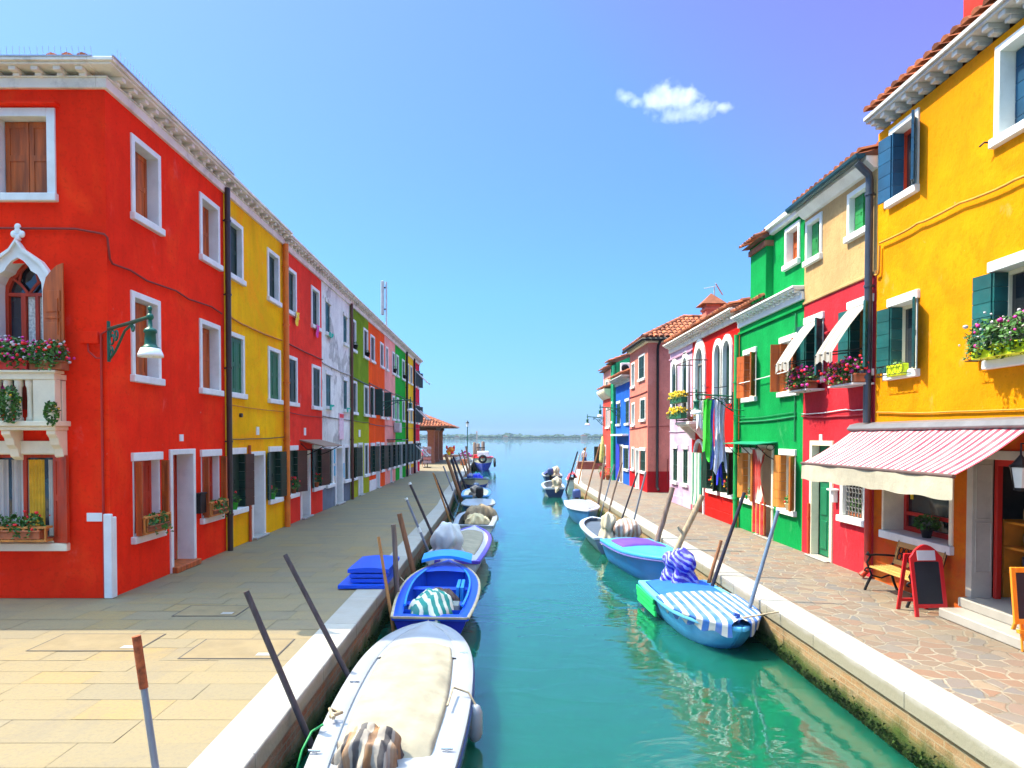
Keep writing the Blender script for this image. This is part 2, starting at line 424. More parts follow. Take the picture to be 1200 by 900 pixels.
        mb.box((E(over), -.1, z0 + h * .94), (u1, over, z0 + h * 1.12), p)
        if m is None: return obj('cornice', mb, mat or STONE, s.root, bevel=.008)
    def roof(s, z, over=.34, depth=6, pitch=19, u0=None, u1=None, tiled=True, tz=0):
        if s.kind == 'L': over, tiled, z = .04, False, z - .04
        p = s.p; u0 = s.u0 if u0 is None else u0; u1 = s.u1 if u1 is None else u1
        h = (depth / 2 + over) * tan(R(pitch)); r0 = (over, z); rr = (-depth / 2, z + h); r1 = (-depth, z + .2)
        m = MB(); pl = [(over, z), (over, z + .05), (-depth / 2, z + h + .05), (-depth, z + .25), (-depth, z)]
        k = len(pl); vs = [p(u0, o, zz) for o, zz in pl] + [p(u1, o, zz) for o, zz in pl]
        m.add(vs, [tuple(range(k)), tuple(range(2 * k - 1, k - 1, -1))] + [(i, (i + 1) % k, k + (i + 1) % k, k + i) for i in range(k)])
        o = obj('roof', m, ROOFB, s.root)
        if tiled:
            m = MB(); A = V(p(u0, over + .05, z + .06)); B = V(p(u1, over + .05, z + .06)); U = V(p(u0, -depth / 2, z + h + .06)) - A
            L = U.length; tiles(m, A, B - A, U, (B - A).length, lambda q: (0, L)); obj('roof_tiles', m, TERRA, o)
        return o
    def pipe(s, u, z0, z1, mat=None, o=.09, r=.05, face=None, name='drainpipe', turn=None):
        p = s.P[face]; pts = [p(u, o, z0), p(u, o, z1)]
        if turn: pts += [p(u, o + .02, z1 + .1), p(u, turn, z1 + .3)]
        m = MB().tube(pts, r, 10)
        z = z0 + .8
        while z < z1: m.tube([p(u, o, z - .02), p(u, o, z + .02)], r * 1.25, 10); m.box((u - .012, 0, z - .015), (u + .012, o, z + .015), p); z += 1.6
        return obj(name, m, mat or DKPIPE, s.root)
    def cable(s, pts, r=.012, mat=None, face=None, o=.025):
        p = s.P[face]; m = MB(); q = []
        for i in range(len(pts) - 1):
            (a, za), (b, zb) = pts[i], pts[i + 1]
            for k in range(6):
                t = k / 6; q.append(p(a + (b - a) * t, o, za + (zb - za) * t - .02 * sin(pi * t) + RND.uniform(-.006, .006)))
        q.append(p(pts[-1][0], o, pts[-1][1])); return obj('cable', m.tube(q, r, 6), mat or CABLE, s.root)
    def part(s, name, m, mat, bevel=0, parent=None, label=None): return obj(name, m, mat, parent or s.root, bevel=bevel, label=label)
    def finish(s, bands, depth=6, sidemat=None, sides=(True, True), other=()):
        for (z0, z1, mat, nm) in bands:
            ops = s.ops.get(None, [])
            if nm != 'wall':                    # a door cuts a low band into separate pieces
                cuts = sorted(q for q in ops if q[2] <= z0 and q[3] >= z1); e = [s.u0] + [v for q in cuts for v in q[:2]] + [s.u1]
                for a, b in zip(e[::2], e[1::2]):
                    if b - a > .01: m = MB(); clip_grid(m, s.p, a, b, z0, z1, ops); obj(nm, m, mat, s.root)
                continue
            m = MB(); clip_grid(m, s.p, s.u0, s.u1, z0, z1, ops)
            if nm == 'wall':
                zt = s.top
                p = s.p
                if sides[0]: m.quad(p(s.u0 + .004, 0, 0), p(s.u0 + .004, -depth, 0), p(s.u0 + .004, -depth, zt), p(s.u0 + .004, 0, zt))
                if sides[1]: m.quad(p(s.u1 - .004, 0, 0), p(s.u1 - .004, -depth, 0), p(s.u1 - .004, -depth, zt), p(s.u1 - .004, 0, zt))
                m.quad(p(s.u0, -depth, 0), p(s.u1, -depth, 0), p(s.u1, -depth, zt), p(s.u0, -depth, zt))
            obj(nm, m, mat, s.root)

# ------------------------------------------------------------------ plants, lamps
def planter(name, label, p, u0, u1, o, z, h=.2, mat=None, cols=((PINKFL, 40),), leaf=420, rz=.2, ro=.22, droop=0, cat='flower box', group=None, sz=.035, fz=.03):
    uc = (u0 + u1) / 2; t = thing(name, label, cat, p(uc, o, z), 0, group)
    if mat:
        m = MB(); m.box((u0, o - .1, z + .002), (u1, o + .1, z + h), p); m.box((u0 - .012, o - .115, z + h - .03), (u1 + .012, o + .115, z + h), p)
        obj('planter', m, mat, t, bevel=.008)
    L = (u1 - u0); m = MB(); n = max(2, int(L / .25))
    swap = abs(V(p(1, 0, 0)).x - V(p(0, 0, 0)).x) > .5
    rad = lambda a, b: (a, b) if swap else (b, a)
    for i in range(n):
        c = p(u0 + (i + .5) * L / n, o + .03, z + h + rz * .45 - droop * RND.random()); rx, ry = rad(L / n * .62, ro)
        m.leaves(c, rx, ry, rz, leaf // n, sz)
    for i in range(int(L * 9)):                # trailing stems
        c = V(p(u0 + RND.random() * L, o + ro * .8, z + h + rz * .2)); q = V(p(0, 1, 0)) - V(p(0, 0, 0)); a = RND.uniform(.05, .16)
        for k_ in range(5): m.leaves(c + q * (.02 * k_) + V((0, 0, .03 - a * k_ * .4)), .02, .02, .02, 3, sz * .8)
    obj('foliage', m, LEAFM, t)
    for (mt, k) in cols:
        m = MB()
        for i in range(int(k * .95)):
            c = V(p(u0 + RND.random() * L, o + .03, z + h + rz * .5 - droop * RND.random())); rx, ry = rad(L / n * .5, ro)
            m.petals(c, rx, ry, rz * RND.uniform(.7, 1.15), 1, fz * RND.uniform(.45, 1.1))
        obj('blossoms', m, mt, t)
    return t
def pot_plant(name, label, c, r=.1, h=.16, mat=None, cols=(), n=120, R_=.16, H_=.16, group=None):
    t = thing(name, label, 'potted plant', c, 0, group); c = V(c)
    obj('pot', MB().lathe([(r * .7, 0.002), (r, h), (r * 1.08, h), (r * 1.08, h + .02), (r * .9, h + .02), (r * .85, h - .02)], c, 14), mat or TERRA, t)
    obj('foliage', MB().leaves(c + V((0, 0, h + H_ * .6)), R_, R_, H_, n, .035), LEAFM, t)
    for mt, k in cols: obj('blossoms', MB().petals(c + V((0, 0, h + H_ * .8)), R_, R_, H_, k, .028), mt, t)
    return t
GLASSW = paint('milk_glass', (.80, .80, .78), .25, .04, 2, 0)
def wall_lamp(label, base, d, L, group='green street lamps on wall brackets', rise=.12, sc=1.0, ls=.85):
    """scrolled iron bracket with a bell lamp; d = outward direction"""
    t = thing('wall_lamp', label, 'street lamp', base, 0, group); b = V(base); d = V(d).normalized(); z = V((0, 0, 1))
    e = b + d * L + z * rise
    m = MB().tube([b, b + d * L * .5 + z * rise * .6, e], .028 * sc, 8); m.blob(e, .05, .05, .05, 8, 6)
    m.tube([e, e + z * .09], .02, 6); m.blob(e + z * .11, .03, .03, .04, 8, 6)
    m.tube([b - z * .5 * sc, b + z * .12], .025 * sc, 8)
    def curl(c, r, a0, a1, k=14, sh=.35):
        pts = []
        for i in range(k + 1):
            q = i / k; a = R(a0 + (a1 - a0) * q); rr = r * (1 - (1 - sh) * q); pts.append(c + d * cos(a) * rr + z * sin(a) * rr)
        m.tube(pts, .014 * sc, 6)
    m.tube([b - z * .48 * sc, b + d * L * .18 - z * .36 * sc, b + d * L * .42 - z * .1 * sc, b + d * L * .6 + z * (rise * .5 - .03)], .02 * sc, 6)
    curl(b + d * .16 * sc - z * .16 * sc, .14 * sc, 0, 500); curl(b + d * .34 * sc - z * .12 * sc, .1 * sc, 180, 650); curl(b + d * .12 * sc - z * .36 * sc, .08 * sc, 90, -330)
    curl(b + d * L * .62 + z * (rise * .4 - .09), .07 * sc, 60, 480)
    obj('bracket', m, GREENIRON, t)
    c = e - z * .06; LS = lambda pr: [(a * ls, b_ * ls) for a, b_ in pr]
    obj('lamp_cap', MB().lathe(LS([(.02, .06), (.03, .0), (.035, -.10), (.085, -.125), (.10, -.15), (.10, -.18), (.082, -.20), (.088, -.36), (.105, -.40), (.145, -.42), (.145, -.44), (.02, -.43)]), c, 16), GREENIRON, t)
    obj('lamp_shade', MB().lathe(LS([(.15, -.435), (.19, -.53), (.195, -.57), (.18, -.57), (.14, -.45)]), c, 18), GLASSW, t)
    obj('bulb', MB().blob(c - z * .53 * ls, .04, .04, .05, 10, 8), GLASSW, t)
    return t
# ================================================================== LEFT ROW
def yl(px, py=512): return atX(px, py, XL).y
LB = [10.54] + [yl(x) for x in (264, 333, 377.6, 410.5, 432.3, 451, 463.3, 475.5, 484.5, 491.7)]
TOP = 7.80
RED1 = plaster('red_render', (.97, .028, .006), (.98, .075, .012), .6, .35)
GOLD = plaster('golden_render', (.98, .50, .004), (.96, .34, .006), .55, .55, patch=(.42, .33, .20), patch_at=.70)
BRICKRED = plaster('brick_red_render', (.84, .045, .024), (.88, .08, .04), .6, .4)
PEEL = plaster('peeling_white_render', (.76, .78, .70), (.5, .51, .47), .6, .6, patch=(.47, .48, .43), patch_at=.575, streak=.45)
SLATE = plaster('slate_blue_dado', (.16, .20, .24), None)
OLIVE = plaster('olive_render', (.17, .29, .010), (.26, .36, .02), .6, .4)
OLIVE2 = plaster('bright_olive_render', (.38, .44, .015), None)
ORANGE = plaster('orange_red_render', (.96, .095, .006), None, streak=.12)
PINK1 = plaster('salmon_pink_render', (.88, .36, .29), None, streak=.12)
GREEN1 = plaster('leaf_green_render', (.015, .40, .03), (.03, .46, .05), .6, .4)
LEMON = plaster('lemon_render', (.86, .55, .01), None)
CRIM = plaster('crimson_render', (.68, .012, .045), None)
DKW = paint('dark_brown_wood', (.05, .02, .012), .55, .3, 3, .1)
# ---- corner house
h = House('corner_house', 'red three-storey corner house with white ogee window and stone balcony, nearest on the left', 'L', XL, LB[0], LB[1], TOP)
FY = LB[0]; h.P['F'] = frame('S', FY)
xf = lambda px, py=300: atY(px, py, FY).x
zf = lambda px, py: atY(px, py, FY).z
zl = lambda px, py: atX(px, py, XL).z
for (xa, xb, yt, yb) in ((152.3, 186.5, 155, 256), (233, 256, 224, 304)):
    h.window(yl(xa, yt), yl(xb, yt), zl(xa, yb), zl(xa, yt), .1, .24, 'closed', BROWNW, sill=.03, lm=BROWNW)
for (xa, xb, yt, yb) in ((152.3, 186.5, 339.5, 447), (233, 257, 372.5, 461)):
    h.window(yl(xa, yt), yl(xb, yt), zl(xa, yb), zl(xa, yt), .1, .24, 'closed', BROWNW, sill=.03, lm=BROWNW)
GW = []
for (xa, xb) in ((154.5, 188), (235, 257.5)):
    u0, u1 = yl(xa, 560), yl(xb, 560); GW.append((u0, u1))
    h.window(u0, u1, .74, 2.24, .05, .2, 'closed', REDW, [('a', .10, 86), ('b', .12, 86)], top='lintel', lm=BROWNW, sill=.05)
h.door(yl(198.3, 590), yl(228, 590), 2.27, .1, .3, REDW, .11, smat=BROWNW)
# planter rails with plants, two ground windows
for i, (u0, u1) in enumerate(GW):
    m = MB(); p = h.p
    for z in (.88, 1.14): m.box((u0 + .03, .06, z), (u1 - .03, .20, z + .035), p)
    k = 9
    for j in range(k + 1):
        u = u0 + .03 + (u1 - u0 - .06) * j / k; m.box((u - .018, .17, .915), (u + .018, .195, 1.14), p)
    h.part('planter_rail', m, OCHREW, .004)
    planter('window_plants', ['bushy green plants on the sill of the red ground-floor window by the wall corner', 'small plants with red flowers on the sill right of the white door frame'][i],
            p, u0 + .12, u1 - .12, .12, .92, .10, TERRA, ((REDFL, 4 + 5 * i),), 260, .14, .09, 0, 'window plants', 'plants on the red house sills')
# front face
h.window(-7.84, xf(67.5), zf(60, 237), zf(60, 127), .13, .22, 'closed', BROWNW, face='F', sill=.03)
h.part('window_hood', MB().box((-7.95, -.02, zf(60, 127) + .02), (xf(72.5), .12, zf(60, 127) + .055), h.P['F']), RED1)
# ogee window
p = h.P['F']; xc = atY(23.75, 350, FY).x
zfl = zf(20, 480)
inn = [(-.37, zfl), (-.37, 4.72), (-.36, 4.86), (-.30, 4.98), (-.20, 5.04), (-.17, 5.1), (-.09, 5.19), (0, 5.24), (.09, 5.19), (.17, 5.1), (.20, 5.04), (.30, 4.98), (.36, 4.86), (.37, 4.72), (.37, zfl)]
out = [(-.44, zfl), (-.44, 4.72), (-.52, 4.84), (-.46, 4.98), (-.36, 5.13), (-.24, 5.22), (-.10, 5.32), (0, 5.47), (.10, 5.32), (.24, 5.22), (.36, 5.13), (.46, 4.98), (.52, 4.84), (.44, 4.72), (.44, zfl)]
inn = [(xc + a, b) for a, b in inn]; out = [(xc + a, b) for a, b in out]
h.op(xc - .37, xc + .37, zfl, 5.16, 'F')
m = MB().ring(inn, out, -.25, .05, p); m.ring(out[2:13], [(xc + (a - xc) * 1.07, b + .045) for a, b in out[2:13]], -.02, .10, p)
m.lathe([(.03, 0), (.05, .02), (.03, .05), (.045, .09)], p(xc, .03, 5.50), 10)
for dx, dz in ((0, .17), (-.06, .12), (.06, .12), (0, .23)): m.blob(p(xc + dx, .03, 5.48 + dz), .052, .03, .055, 10, 8)
ow = h.part('ogee_window', m, WHITE)
h.part('pane', MB().prism(inn, -.28, -.25, p), PANE, parent=ow)
m = MB(); t = .05
m.ring(inn, [(xc + (a - xc) * .86, b - .045) for a, b in inn], -.25, -.19, p)
m.box((xc - .34, -.25, 4.70), (xc + .34, -.185, 4.75), p); m.box((xc - .12, -.25, zfl), (xc - .05, -.186, 4.7), p); m.box((xc + .10, -.25, zfl), (xc + .15, -.186, 4.7), p)
for sg in (-1, 1):
    m.tube([p(xc + .02 * sg, -.2, 4.75), p(xc + .10 * sg, -.2, 4.86), p(xc + .27 * sg, -.2, 5.0)], .022, 6)
    m.tube([p(xc + .02 * sg, -.2, 4.76), p(xc + .15 * sg, -.2, 4.92), p(xc + .12 * sg, -.2, 5.08), p(xc, -.2, 5.2)], .02, 6)
h.part('sash', m, REDW, parent=ow)
h.part('curtain', MB().grid(lambda a, b: p(xc - .04 + a * .36, -.235 + .006 * sin(a * 40), zfl + b * (4.7 - zfl)), 40, 4), paint('lace', (.62, .58, .5), .9, .4, 26, 0), parent=ow)
for sd in (1, -1):
    m = MB(); hu = xc + .40 * sd
    q = lambda s_, t_, z: p(hu + sd * s_ * cos(R(12)), .055 + s_ * sin(R(12)) + t_, z)
    prof = [(0, 4.74), (.06, 4.93), (.16, 5.03), (.26, 5.1), (.37, 5.13), (.37, 3.78), (0, 3.78)]
    m.prism([(a, b) for a, b in prof], 0, .03, lambda u, o, z: q(u, o, z))
    for a, b, c, d in ((.05, 3.88, .32, 4.24), (.05, 4.3, .32, 4.34), (.05, 4.4, .32, 4.72)): m.box((a, .03, b), (b and c, .045, d), q)
    m.box((.27, .03, 4.05), (.285, .06, 4.6), q)
    h.part('shutter', m, BROWNW, .004, ow)
# balcony
bx0, bx1, by = xc - .80, -6.70, 10.24
pb = lambda x, y, z: (x, y, z)
m = MB(); fz = 2.74
m.box((bx0 - .06, by - .06, fz - .08), (bx1 + .06, FY - .004, fz), pb); m.box((bx0 - .02, by - .02, fz - .14), (bx1 + .02, FY - .004, fz - .08), pb)
bal = h.part('balcony', m, CREAM, .008)
m = MB()
m.box((bx0, by, 3.36), (bx1, by + .16, 3.46), pb); m.box((bx0 - .03, by - .03, 3.46), (bx1 + .03, by + .2, 3.50), pb)
m.box((bx1 - .14, by + .16, 3.37), (bx1, FY - .004, 3.45), pb); m.box((bx0, by + .16, 3.37), (bx0 + .14, FY - .004, 3.45), pb)
m.box((bx1 - .33, by + .01, fz), (bx1, by + .15, 3.36), pb); m.box((bx0, by + .01, fz), (bx0 + .3, by + .15, 3.36), pb)
m.box((bx1 - .13, FY - .10, fz), (bx1 - .01, FY - .004, 3.36), pb)
x = bx0 + .42
while x < bx1 - .38:
    m.lathe([(.055, 0), (.055, .05), (.04, .06), (.034, .3), (.042, .5), (.06, .54), (.06, .62)], (x, by + .08, fz), 10); x += .165
h.part('balustrade', m, CREAM, .006, bal)
for x0 in (bx1 - .14, bx0, (bx0 + bx1) / 2 - .07):
    pr = [(by + .01, fz - .14), (by + .01, fz - .2), (by + .07, fz - .26), (by + .10, fz - .36), (by + .17, fz - .42), (by + .20, fz - .54), (FY - .004, fz - .6), (FY - .004, fz - .14)]
    h.part('corbel', MB().prism([(a, b) for a, b in pr], x0, x0 + .14, lambda u, o, z: (o, u, z)), CREAM, .006, bal)
# balcony window below with lintel, curtains, shutters
gx1 = xf(60); gz0, gz1 = zf(60, 645), zf(60, 522)
w = h.window(gx1 - 1.25, gx1 + .06, gz0, gz1, .04, .24, 'glass', REDW, top='lintel', face='F', sill=.17, lm=REDW, leaves=[('b', .24, 168), ('a', .24, 168)], wm=CREAM)
h.part('lintel_band', MB().box((gx1 - 1.4, -.02, gz1 - .13), (xf(68), .07, gz1 + .07), h.P['F']), CREAM, .008)
h.part('curtain', MB().grid(lambda a, b: p(gx1 - .55 + a * .24, -.225 + .012 * sin(a * 30), gz0 + .2 + b * 1.2), 30, 3), paint('yellow_curtain', (.8, .45, .03), .9, .15, 6, 0), parent=w)
h.part('curtain', MB().grid(lambda a, b: p(gx1 - .24 + a * .22, -.225 + .012 * sin(a * 30), gz0 + .2 + b * 1.2), 30, 3), CURT, parent=w)
for k in range(2): h.part('curtain', MB().grid(lambda a, b: p(gx1 - [.82, 1.14][k] + a * .26, -.225 + .012 * sin(a * 30), gz0 + .2 + b * 1.2), 30, 3), CURT, parent=w)
m = MB()
for z in (gz0 + .16, gz0 + .36): m.box((gx1 - 1.15, .05, z), (gx1, .22, z + .035), p)
for j in range(11): m.tube([p(gx1 - 1.12 + j * .11, .2, gz0 + .19), p(gx1 - 1.12 + j * .11, .2, gz0 + .36)], .018, 6)
h.part('planter_rail', m, OCHREW, .004)
planter('geranium_box', 'red geraniums in a terracotta trough behind the wooden rail of the curtained window', p, gx1 - .95, gx1 - .1, .12, gz0 + .2, .14, TERRA, ((REDFL, 16),), 420, .18, .1, 0, 'flower box', 'flower boxes on the red corner house')
# balcony flowers
pbx = lambda u, o, z: (u, by + .1 - o, z)
planter('flower_box', 'red pot trough of pink and white flowers on the middle of the balcony rail', pbx, xc - .42, xc + .3, .02, 3.505, .14, paint('red_plastic_pot', (.55, .03, .015), .5), ((PINKFL, 70), (WHITEFL, 60), (REDFL, 30)), 900, .24, .2, 0, 'flower box', 'flower boxes on the red corner house', .035, .028)
planter('flower_box', 'terracotta trough of red and white flowers at the right end of the balcony rail', pbx, xc + .34, bx1 + .12, .02, 3.505, .14, TERRA, ((REDFL, 34), (WHITEFL, 34), (PINKFL, 22)), 620, .22, .2, 0, 'flower box', 'flower boxes on the red corner house', .035, .028)
planter('flower_box', 'pink flower trough at the far left of the balcony rail', pbx, xc - 1.0, xc - .48, .02, 3.505, .14, TERRA, ((REDFL, 20), (PINKFL, 40)), 500, .22, .2, 0, 'flower box', 'flower boxes on the red corner house', .035, .028)
for lb, x, zz in (('leafy green plant hanging outside the balcony balusters', xc + .1, 2.98), ('small trailing plant at the right corner of the balcony floor', bx1 + .02, 2.86)):
    t = thing('hanging_plant', lb, 'plant', (x, by - .1, zz), 0, 'hanging plants of the balcony'); k = 1 if 'leafy' in lb else .55
    obj('foliage', MB().leaves((x, by - .1, zz), .17 * k, .12, .24 * k + .06, int(330 * k), .032), LEAFM, t)
    obj('blossoms', MB().petals((x, by - .1, zz), .15 * k, .1, .2 * k, 6, .02), YELFL, t)
t = thing('hanging_plant', 'pink flowers in a pot inside the balcony balusters', 'plant', (xc - .2, by + .2, fz), 0, 'hanging plants of the balcony')
obj('foliage', MB().leaves((xc - .2, by + .2, fz + .3), .2, .08, .2, 200, .035), LEAFM, t); obj('blossoms', MB().petals((xc - .2, by + .2, fz + .36), .2, .08, .2, 34, .03), PINKFL, t)
# corner details
m = MB().box((xf(98), -.003, zf(100, 611)), (xf(117), .018, zf(100, 601)), p); h.part('wall_plaque', m, WHITE, .003)
m = MB().box((XL - .085, FY - .05, .002), (XL + .045, FY - .002, zf(130, 602))); m.box((XL + .002, FY - .002, .002), (XL + .045, FY + .10, zf(130, 606))); h.part('corner_guard', m, WHITE, .01)
m = MB().box((xf(95), -.003, zf(100, 403)), (xf(116), .07, zf(100, 389)), p); h.part('junction_box', m, RED1, .01)
m = MB().tube([p(xf(118.5), .03, .01), p(xf(118.5), .03, zf(118, 392)), p(xf(128), .04, zf(126, 387))], .018, 8)
m.tube([p(xf(103), .03, zf(104, 403)), p(xf(104), .04, zf(104, 412)), p(xf(113), .04, zf(104, 420)), p(xf(118), .03, zf(104, 420))], .014, 6)
h.part('conduit', m, paint('red_conduit', (.45, .02, .012), .6))
m = MB().tube([p(-14, .03, 5.74), p(xf(90), .03, 5.68), p(XL - .02, .03, 5.6), (XL + .03, FY - .03, 5.55), (XL + .03, FY + .03, 5.24), (XL + .03, FY + .1, 5.18)] + [(XL + .03, FY + .1 + (LB[1] - FY - .3) * i / 8, 5.18 + .03 * sin(i * 2.1)) for i in range(1, 9)], .017, 6)
h.part('cable', m, paint('dark_red_cable', (.22, .02, .014), .7))
m = MB().box((yl(210, 512), 0, zl(210, 517)), (yl(214, 512), .02, zl(210, 509)), h.p); h.part('number_plate', m, WHITE)
u0, u1 = yl(228.3, 580), yl(237.5, 580); z0, z1 = .86, 1.26
m = MB().box((u0, .0, z0 + .12), (u0 + .26, .11, z1 + .1), h.p); m.box((u0 - .01, -.0, z1 + .1), (u0 + .27, .13, z1 + .13), h.p); h.part('mailbox', m, IRON, .008)
obj('front_wall', (lambda mm: (clip_grid(mm, p, -14.5, XL, 0, TOP, h.ops['F']), mm)[1])(MB()), RED1, h.root)
h.pipe(LB[1] - .02, 0, 7.9, DKPIPE, .1, .06)
h.cornice(TOP, ext=True, over=.29, h=.31)
cm = MB(); h.cornice(TOP, cm, over=.29, h=.31, u0=-14.5, u1=XL - .102, face='F'); h.part('cornice', cm, STONE, .008)
z = TOP + .33; x0, x1, y0, y1 = XL + .06, XL - 9, LB[0] - .06, LB[1]; rz = z + 1.35
rm = h.part('roof', MB().add([(x0, y0, z), (x0, y1, z), (x0 - 4, y1, rz), (x0 - 4, y0 + 4, rz), (-15, y0 + 4, rz), (-15, y0, z), (-15, y1, rz), (x0 - 9, y1, z)], [(0, 1, 2, 3), (0, 3, 4, 5), (3, 2, 6, 4)]), ROOFB)
m = MB(); tiles(m, (x0 + .05, y0 + 1.3, z + .02), (0, 1, 0), (-4, 0, 1.35), .9, lambda q: (0, 1.2)); tiles(m, (-6.9, y0 - .05, z + .03), (1, 0, 0), (0, 4, 1.35), .7, lambda q: (0, 1.2)); h.part('roof_tiles', m, TERRA, 0, rm)
m = MB().box((-14.2, FY - .3, TOP + .342), (XL - .02, FY - .26, TOP + .36)).box((XL + .28, FY - .3, TOP + .342), (XL + .31, FY + 4.3, TOP + .36))
for i in range(90):
    x = XL - .02 - i * .09; m.tube([(x, FY - .28, TOP + .345), (x + RND.uniform(-.02, .02), FY - .3, TOP + .48)], .0035, 4, False)
for i in range(50):
    y = FY - .2 + i * .09; m.tube([(XL + .3, y, TOP + .345), (XL + .32, y + RND.uniform(-.02, .02), TOP + .48)], .0035, 4, False)
h.part('bird_spikes', m, paint('steel_spike', (.5, .5, .52), .3, metal=.6))
h.finish([(0, TOP, RED1, 'wall')], depth=9, sides=(False, True))
wall_lamp('green street lamp on a scrolled bracket at the corner of the near red house', (XL + .03, FY - .03, zf(128, 386)), (1, -.95, 0), 1.72, rise=-.02, sc=1.0)

# ---- the rest of the row
def std(h, wins, z0, z1, **k):
    for (xa, xb) in wins: h.window(yl(xa, 460), yl(xb, 460), z0, z1, **k)
# golden house
h = House('terraced_house', 'golden yellow house between dark drainpipe and orange pipe', 'L', XL, LB[1], LB[2], TOP, group='left row of painted houses')
std(h, ((267.3, 285.5), (313.9, 327.8)), 6.02, 7.4, fill='closed', sm=DKGREEN, sill=.03, dep=.16)
std(h, ((267.3, 286), (314, 328.4)), 3.38, 4.86, fill='closed', sm=paint('bottle_green', (.01, .13, .05), .5, .2, 3, .1), sill=.03, dep=.09)
gw = [(yl(268.6, 560), yl(286.6, 560)), (yl(314.8, 560), yl(328.4, 560))]
for a, b in gw: h.window(a, b, .74, 2.25, .05, fill='closed', sm=DKGREEN, leaves=[('rb', .04), ('a', .3, 172), ('b', [.36, .5][a > 17], 168, [DKW, DKGREEN][a > 17])], dep=.16, style='plank', top='lintel', sill=.05, lstyle='plank')
h.door(yl(293.7, 560), yl(309.8, 560), 2.14, .1, .34, WHITE, .06)
for i, (a, b) in enumerate(gw):
    pot_plant('pot_plant', ['green pot with a red flower on the yellow house sill next to the dark drainpipe', 'green pot with a leafy plant on the yellow house sill next to the orange pipe'][i], h.p(a + .2, .04, .862), .07, .14, paint('lime_pot', (.05, .55, .04), .5), ((REDFL, 4),), 70, .13, .14, group='pots on the yellow house sills')
h.pipe(LB[2] - .06, 0, 7.82, paint('orange_pipe', (.68, .17, .012), .5, .15, 4), .1, .075)
h.pipe(yl(296 - 2.5, 590) - .16, 0, 2.3, paint('rust_red_pipe', (.4, .06, .012), .5), .05, .035, name='service_pipe')
h.cable([(LB[1] + .1, 5.2), (LB[1] + 1.2, 5.12), (LB[2] - .2, 5.15)], .02, paint('ochre_cable', (.5, .17, .02), .7))
h.cable([(LB[1], 3.22), (LB[2], 3.2)], .01, paint('ochre_cable', (.5, .17, .02), .7)); h.cable([(LB[1] + .1, 2.45), (LB[2], 2.5)], .012)
h.part('number_plate', MB().box((yl(300, 512), 0, 2.55), (yl(303, 512), .02, 2.75), h.p), WHITE)
h.part('wall_vent', MB().tube([h.p(yl(281, 480), -.01, 3.0), h.p(yl(281, 480), .06, 3.0)], .05, 10), DKPIPE)
h.cornice(TOP, over=.29, h=.31); h.roof(TOP + .383); h.finish([(0, TOP, GOLD, 'wall')])
# brick red house
h = House('terraced_house', 'brick red house with dark green shutters and brown door canopy, right of the orange pipe', 'L', XL, LB[2], LB[3], TOP, group='left row of painted houses')
std(h, ((335, 347.6), (365, 374.5)), 5.98, 7.33, fill='closed', sm=DKGREEN, sill=.03, dep=.13)
std(h, ((336, 348), (365.2, 375.4)), 3.38, 4.83, fill='closed', sm=DKGREEN, sill=.03, dep=.08)
for (a, b) in ((336.9, 348), (366.1, 376)): h.window(yl(a, 560), yl(b, 560), .74, 2.25, .05, .13, 'closed', DKGREEN, [('rb', .05), ('a', .32, 170), ('b', .46, 160, [DKGREEN, DKW][a > 21])], style='plank', top='lintel', lstyle='plank')
h.door(yl(351.6, 560), yl(362.9, 560), 2.08, .1, .3, WHITE, .06)
m = MB(); a, b = yl(351, 520), yl(378, 520); m.prism([(0, 2.38), (.75, 2.2), (.75, 2.23), (0, 2.42)], a, b - .4, lambda u, o, z: h.p(o, u, z)); h.part('door_canopy', m, paint('brown_canopy', (.25, .16, .10), .6))
m = MB()
for u in (a + .1, b - .5): m.tube([h.p(u, .02, 1.9), h.p(u, .3, 2.0), h.p(u, .68, 2.2)], .016, 6); m.tube([h.p(u, .02, 2.3), h.p(u, .2, 2.12), h.p(u, .4, 2.14)], .014, 6)
h.part('canopy_bracket', m, IRON)
pot_plant('pot_plant', 'pot of red geraniums on the sill left of the brown door canopy', h.p(yl(343, 560), .03, .862), .08, .14, TERRA, ((REDFL, 10),), 120, .2, .18, group='geranium pots on the brick red house')
pot_plant('pot_plant', 'pot of red geraniums on the sill under the right end of the brown door canopy', h.p(yl(370, 560), .03, .862), .08, .14, TERRA, ((REDFL, 10),), 100, .18, .18, group='geranium pots on the brick red house')
for lb, px, z, mt in (('yellow cloth hanging over the upper sill of the brick red house', 345, 6.0, YELFL), ('pink cloth hanging over the upper sill of the brick red house', 369, 5.98, PINKFL)):
    u = yl(px, 380); m = MB().grid(lambda a, b: h.p(u - .2 + a * .38, .1 + .02 * sin(a * 9 + b * 4), z + .14 - b * (.3 + .12 * sin(a * 5))), 10, 6); obj('cloth', m, mt, None, label=lb, cat='cloth', group='cloths drying on window sills', loc=h.p(u, .1, z))
h.cable([(LB[2] + .1, 5.15), (LB[3], 5.1)], .02, paint('dark_red_cable', (.22, .02, .014), .7)); h.cable([(LB[2], 3.2), (LB[3], 3.16)], .012, paint('dark_red_cable', (.22, .02, .014), .7))
h.part('number_plate', MB().box((yl(356, 512), 0, 2.55), (yl(358, 512), .02, 2.78), h.p), WHITE)
h.cornice(TOP - .06, over=.29, h=.31); h.roof(TOP + .323); h.finish([(0, TOP - .06, BRICKRED, 'wall')])
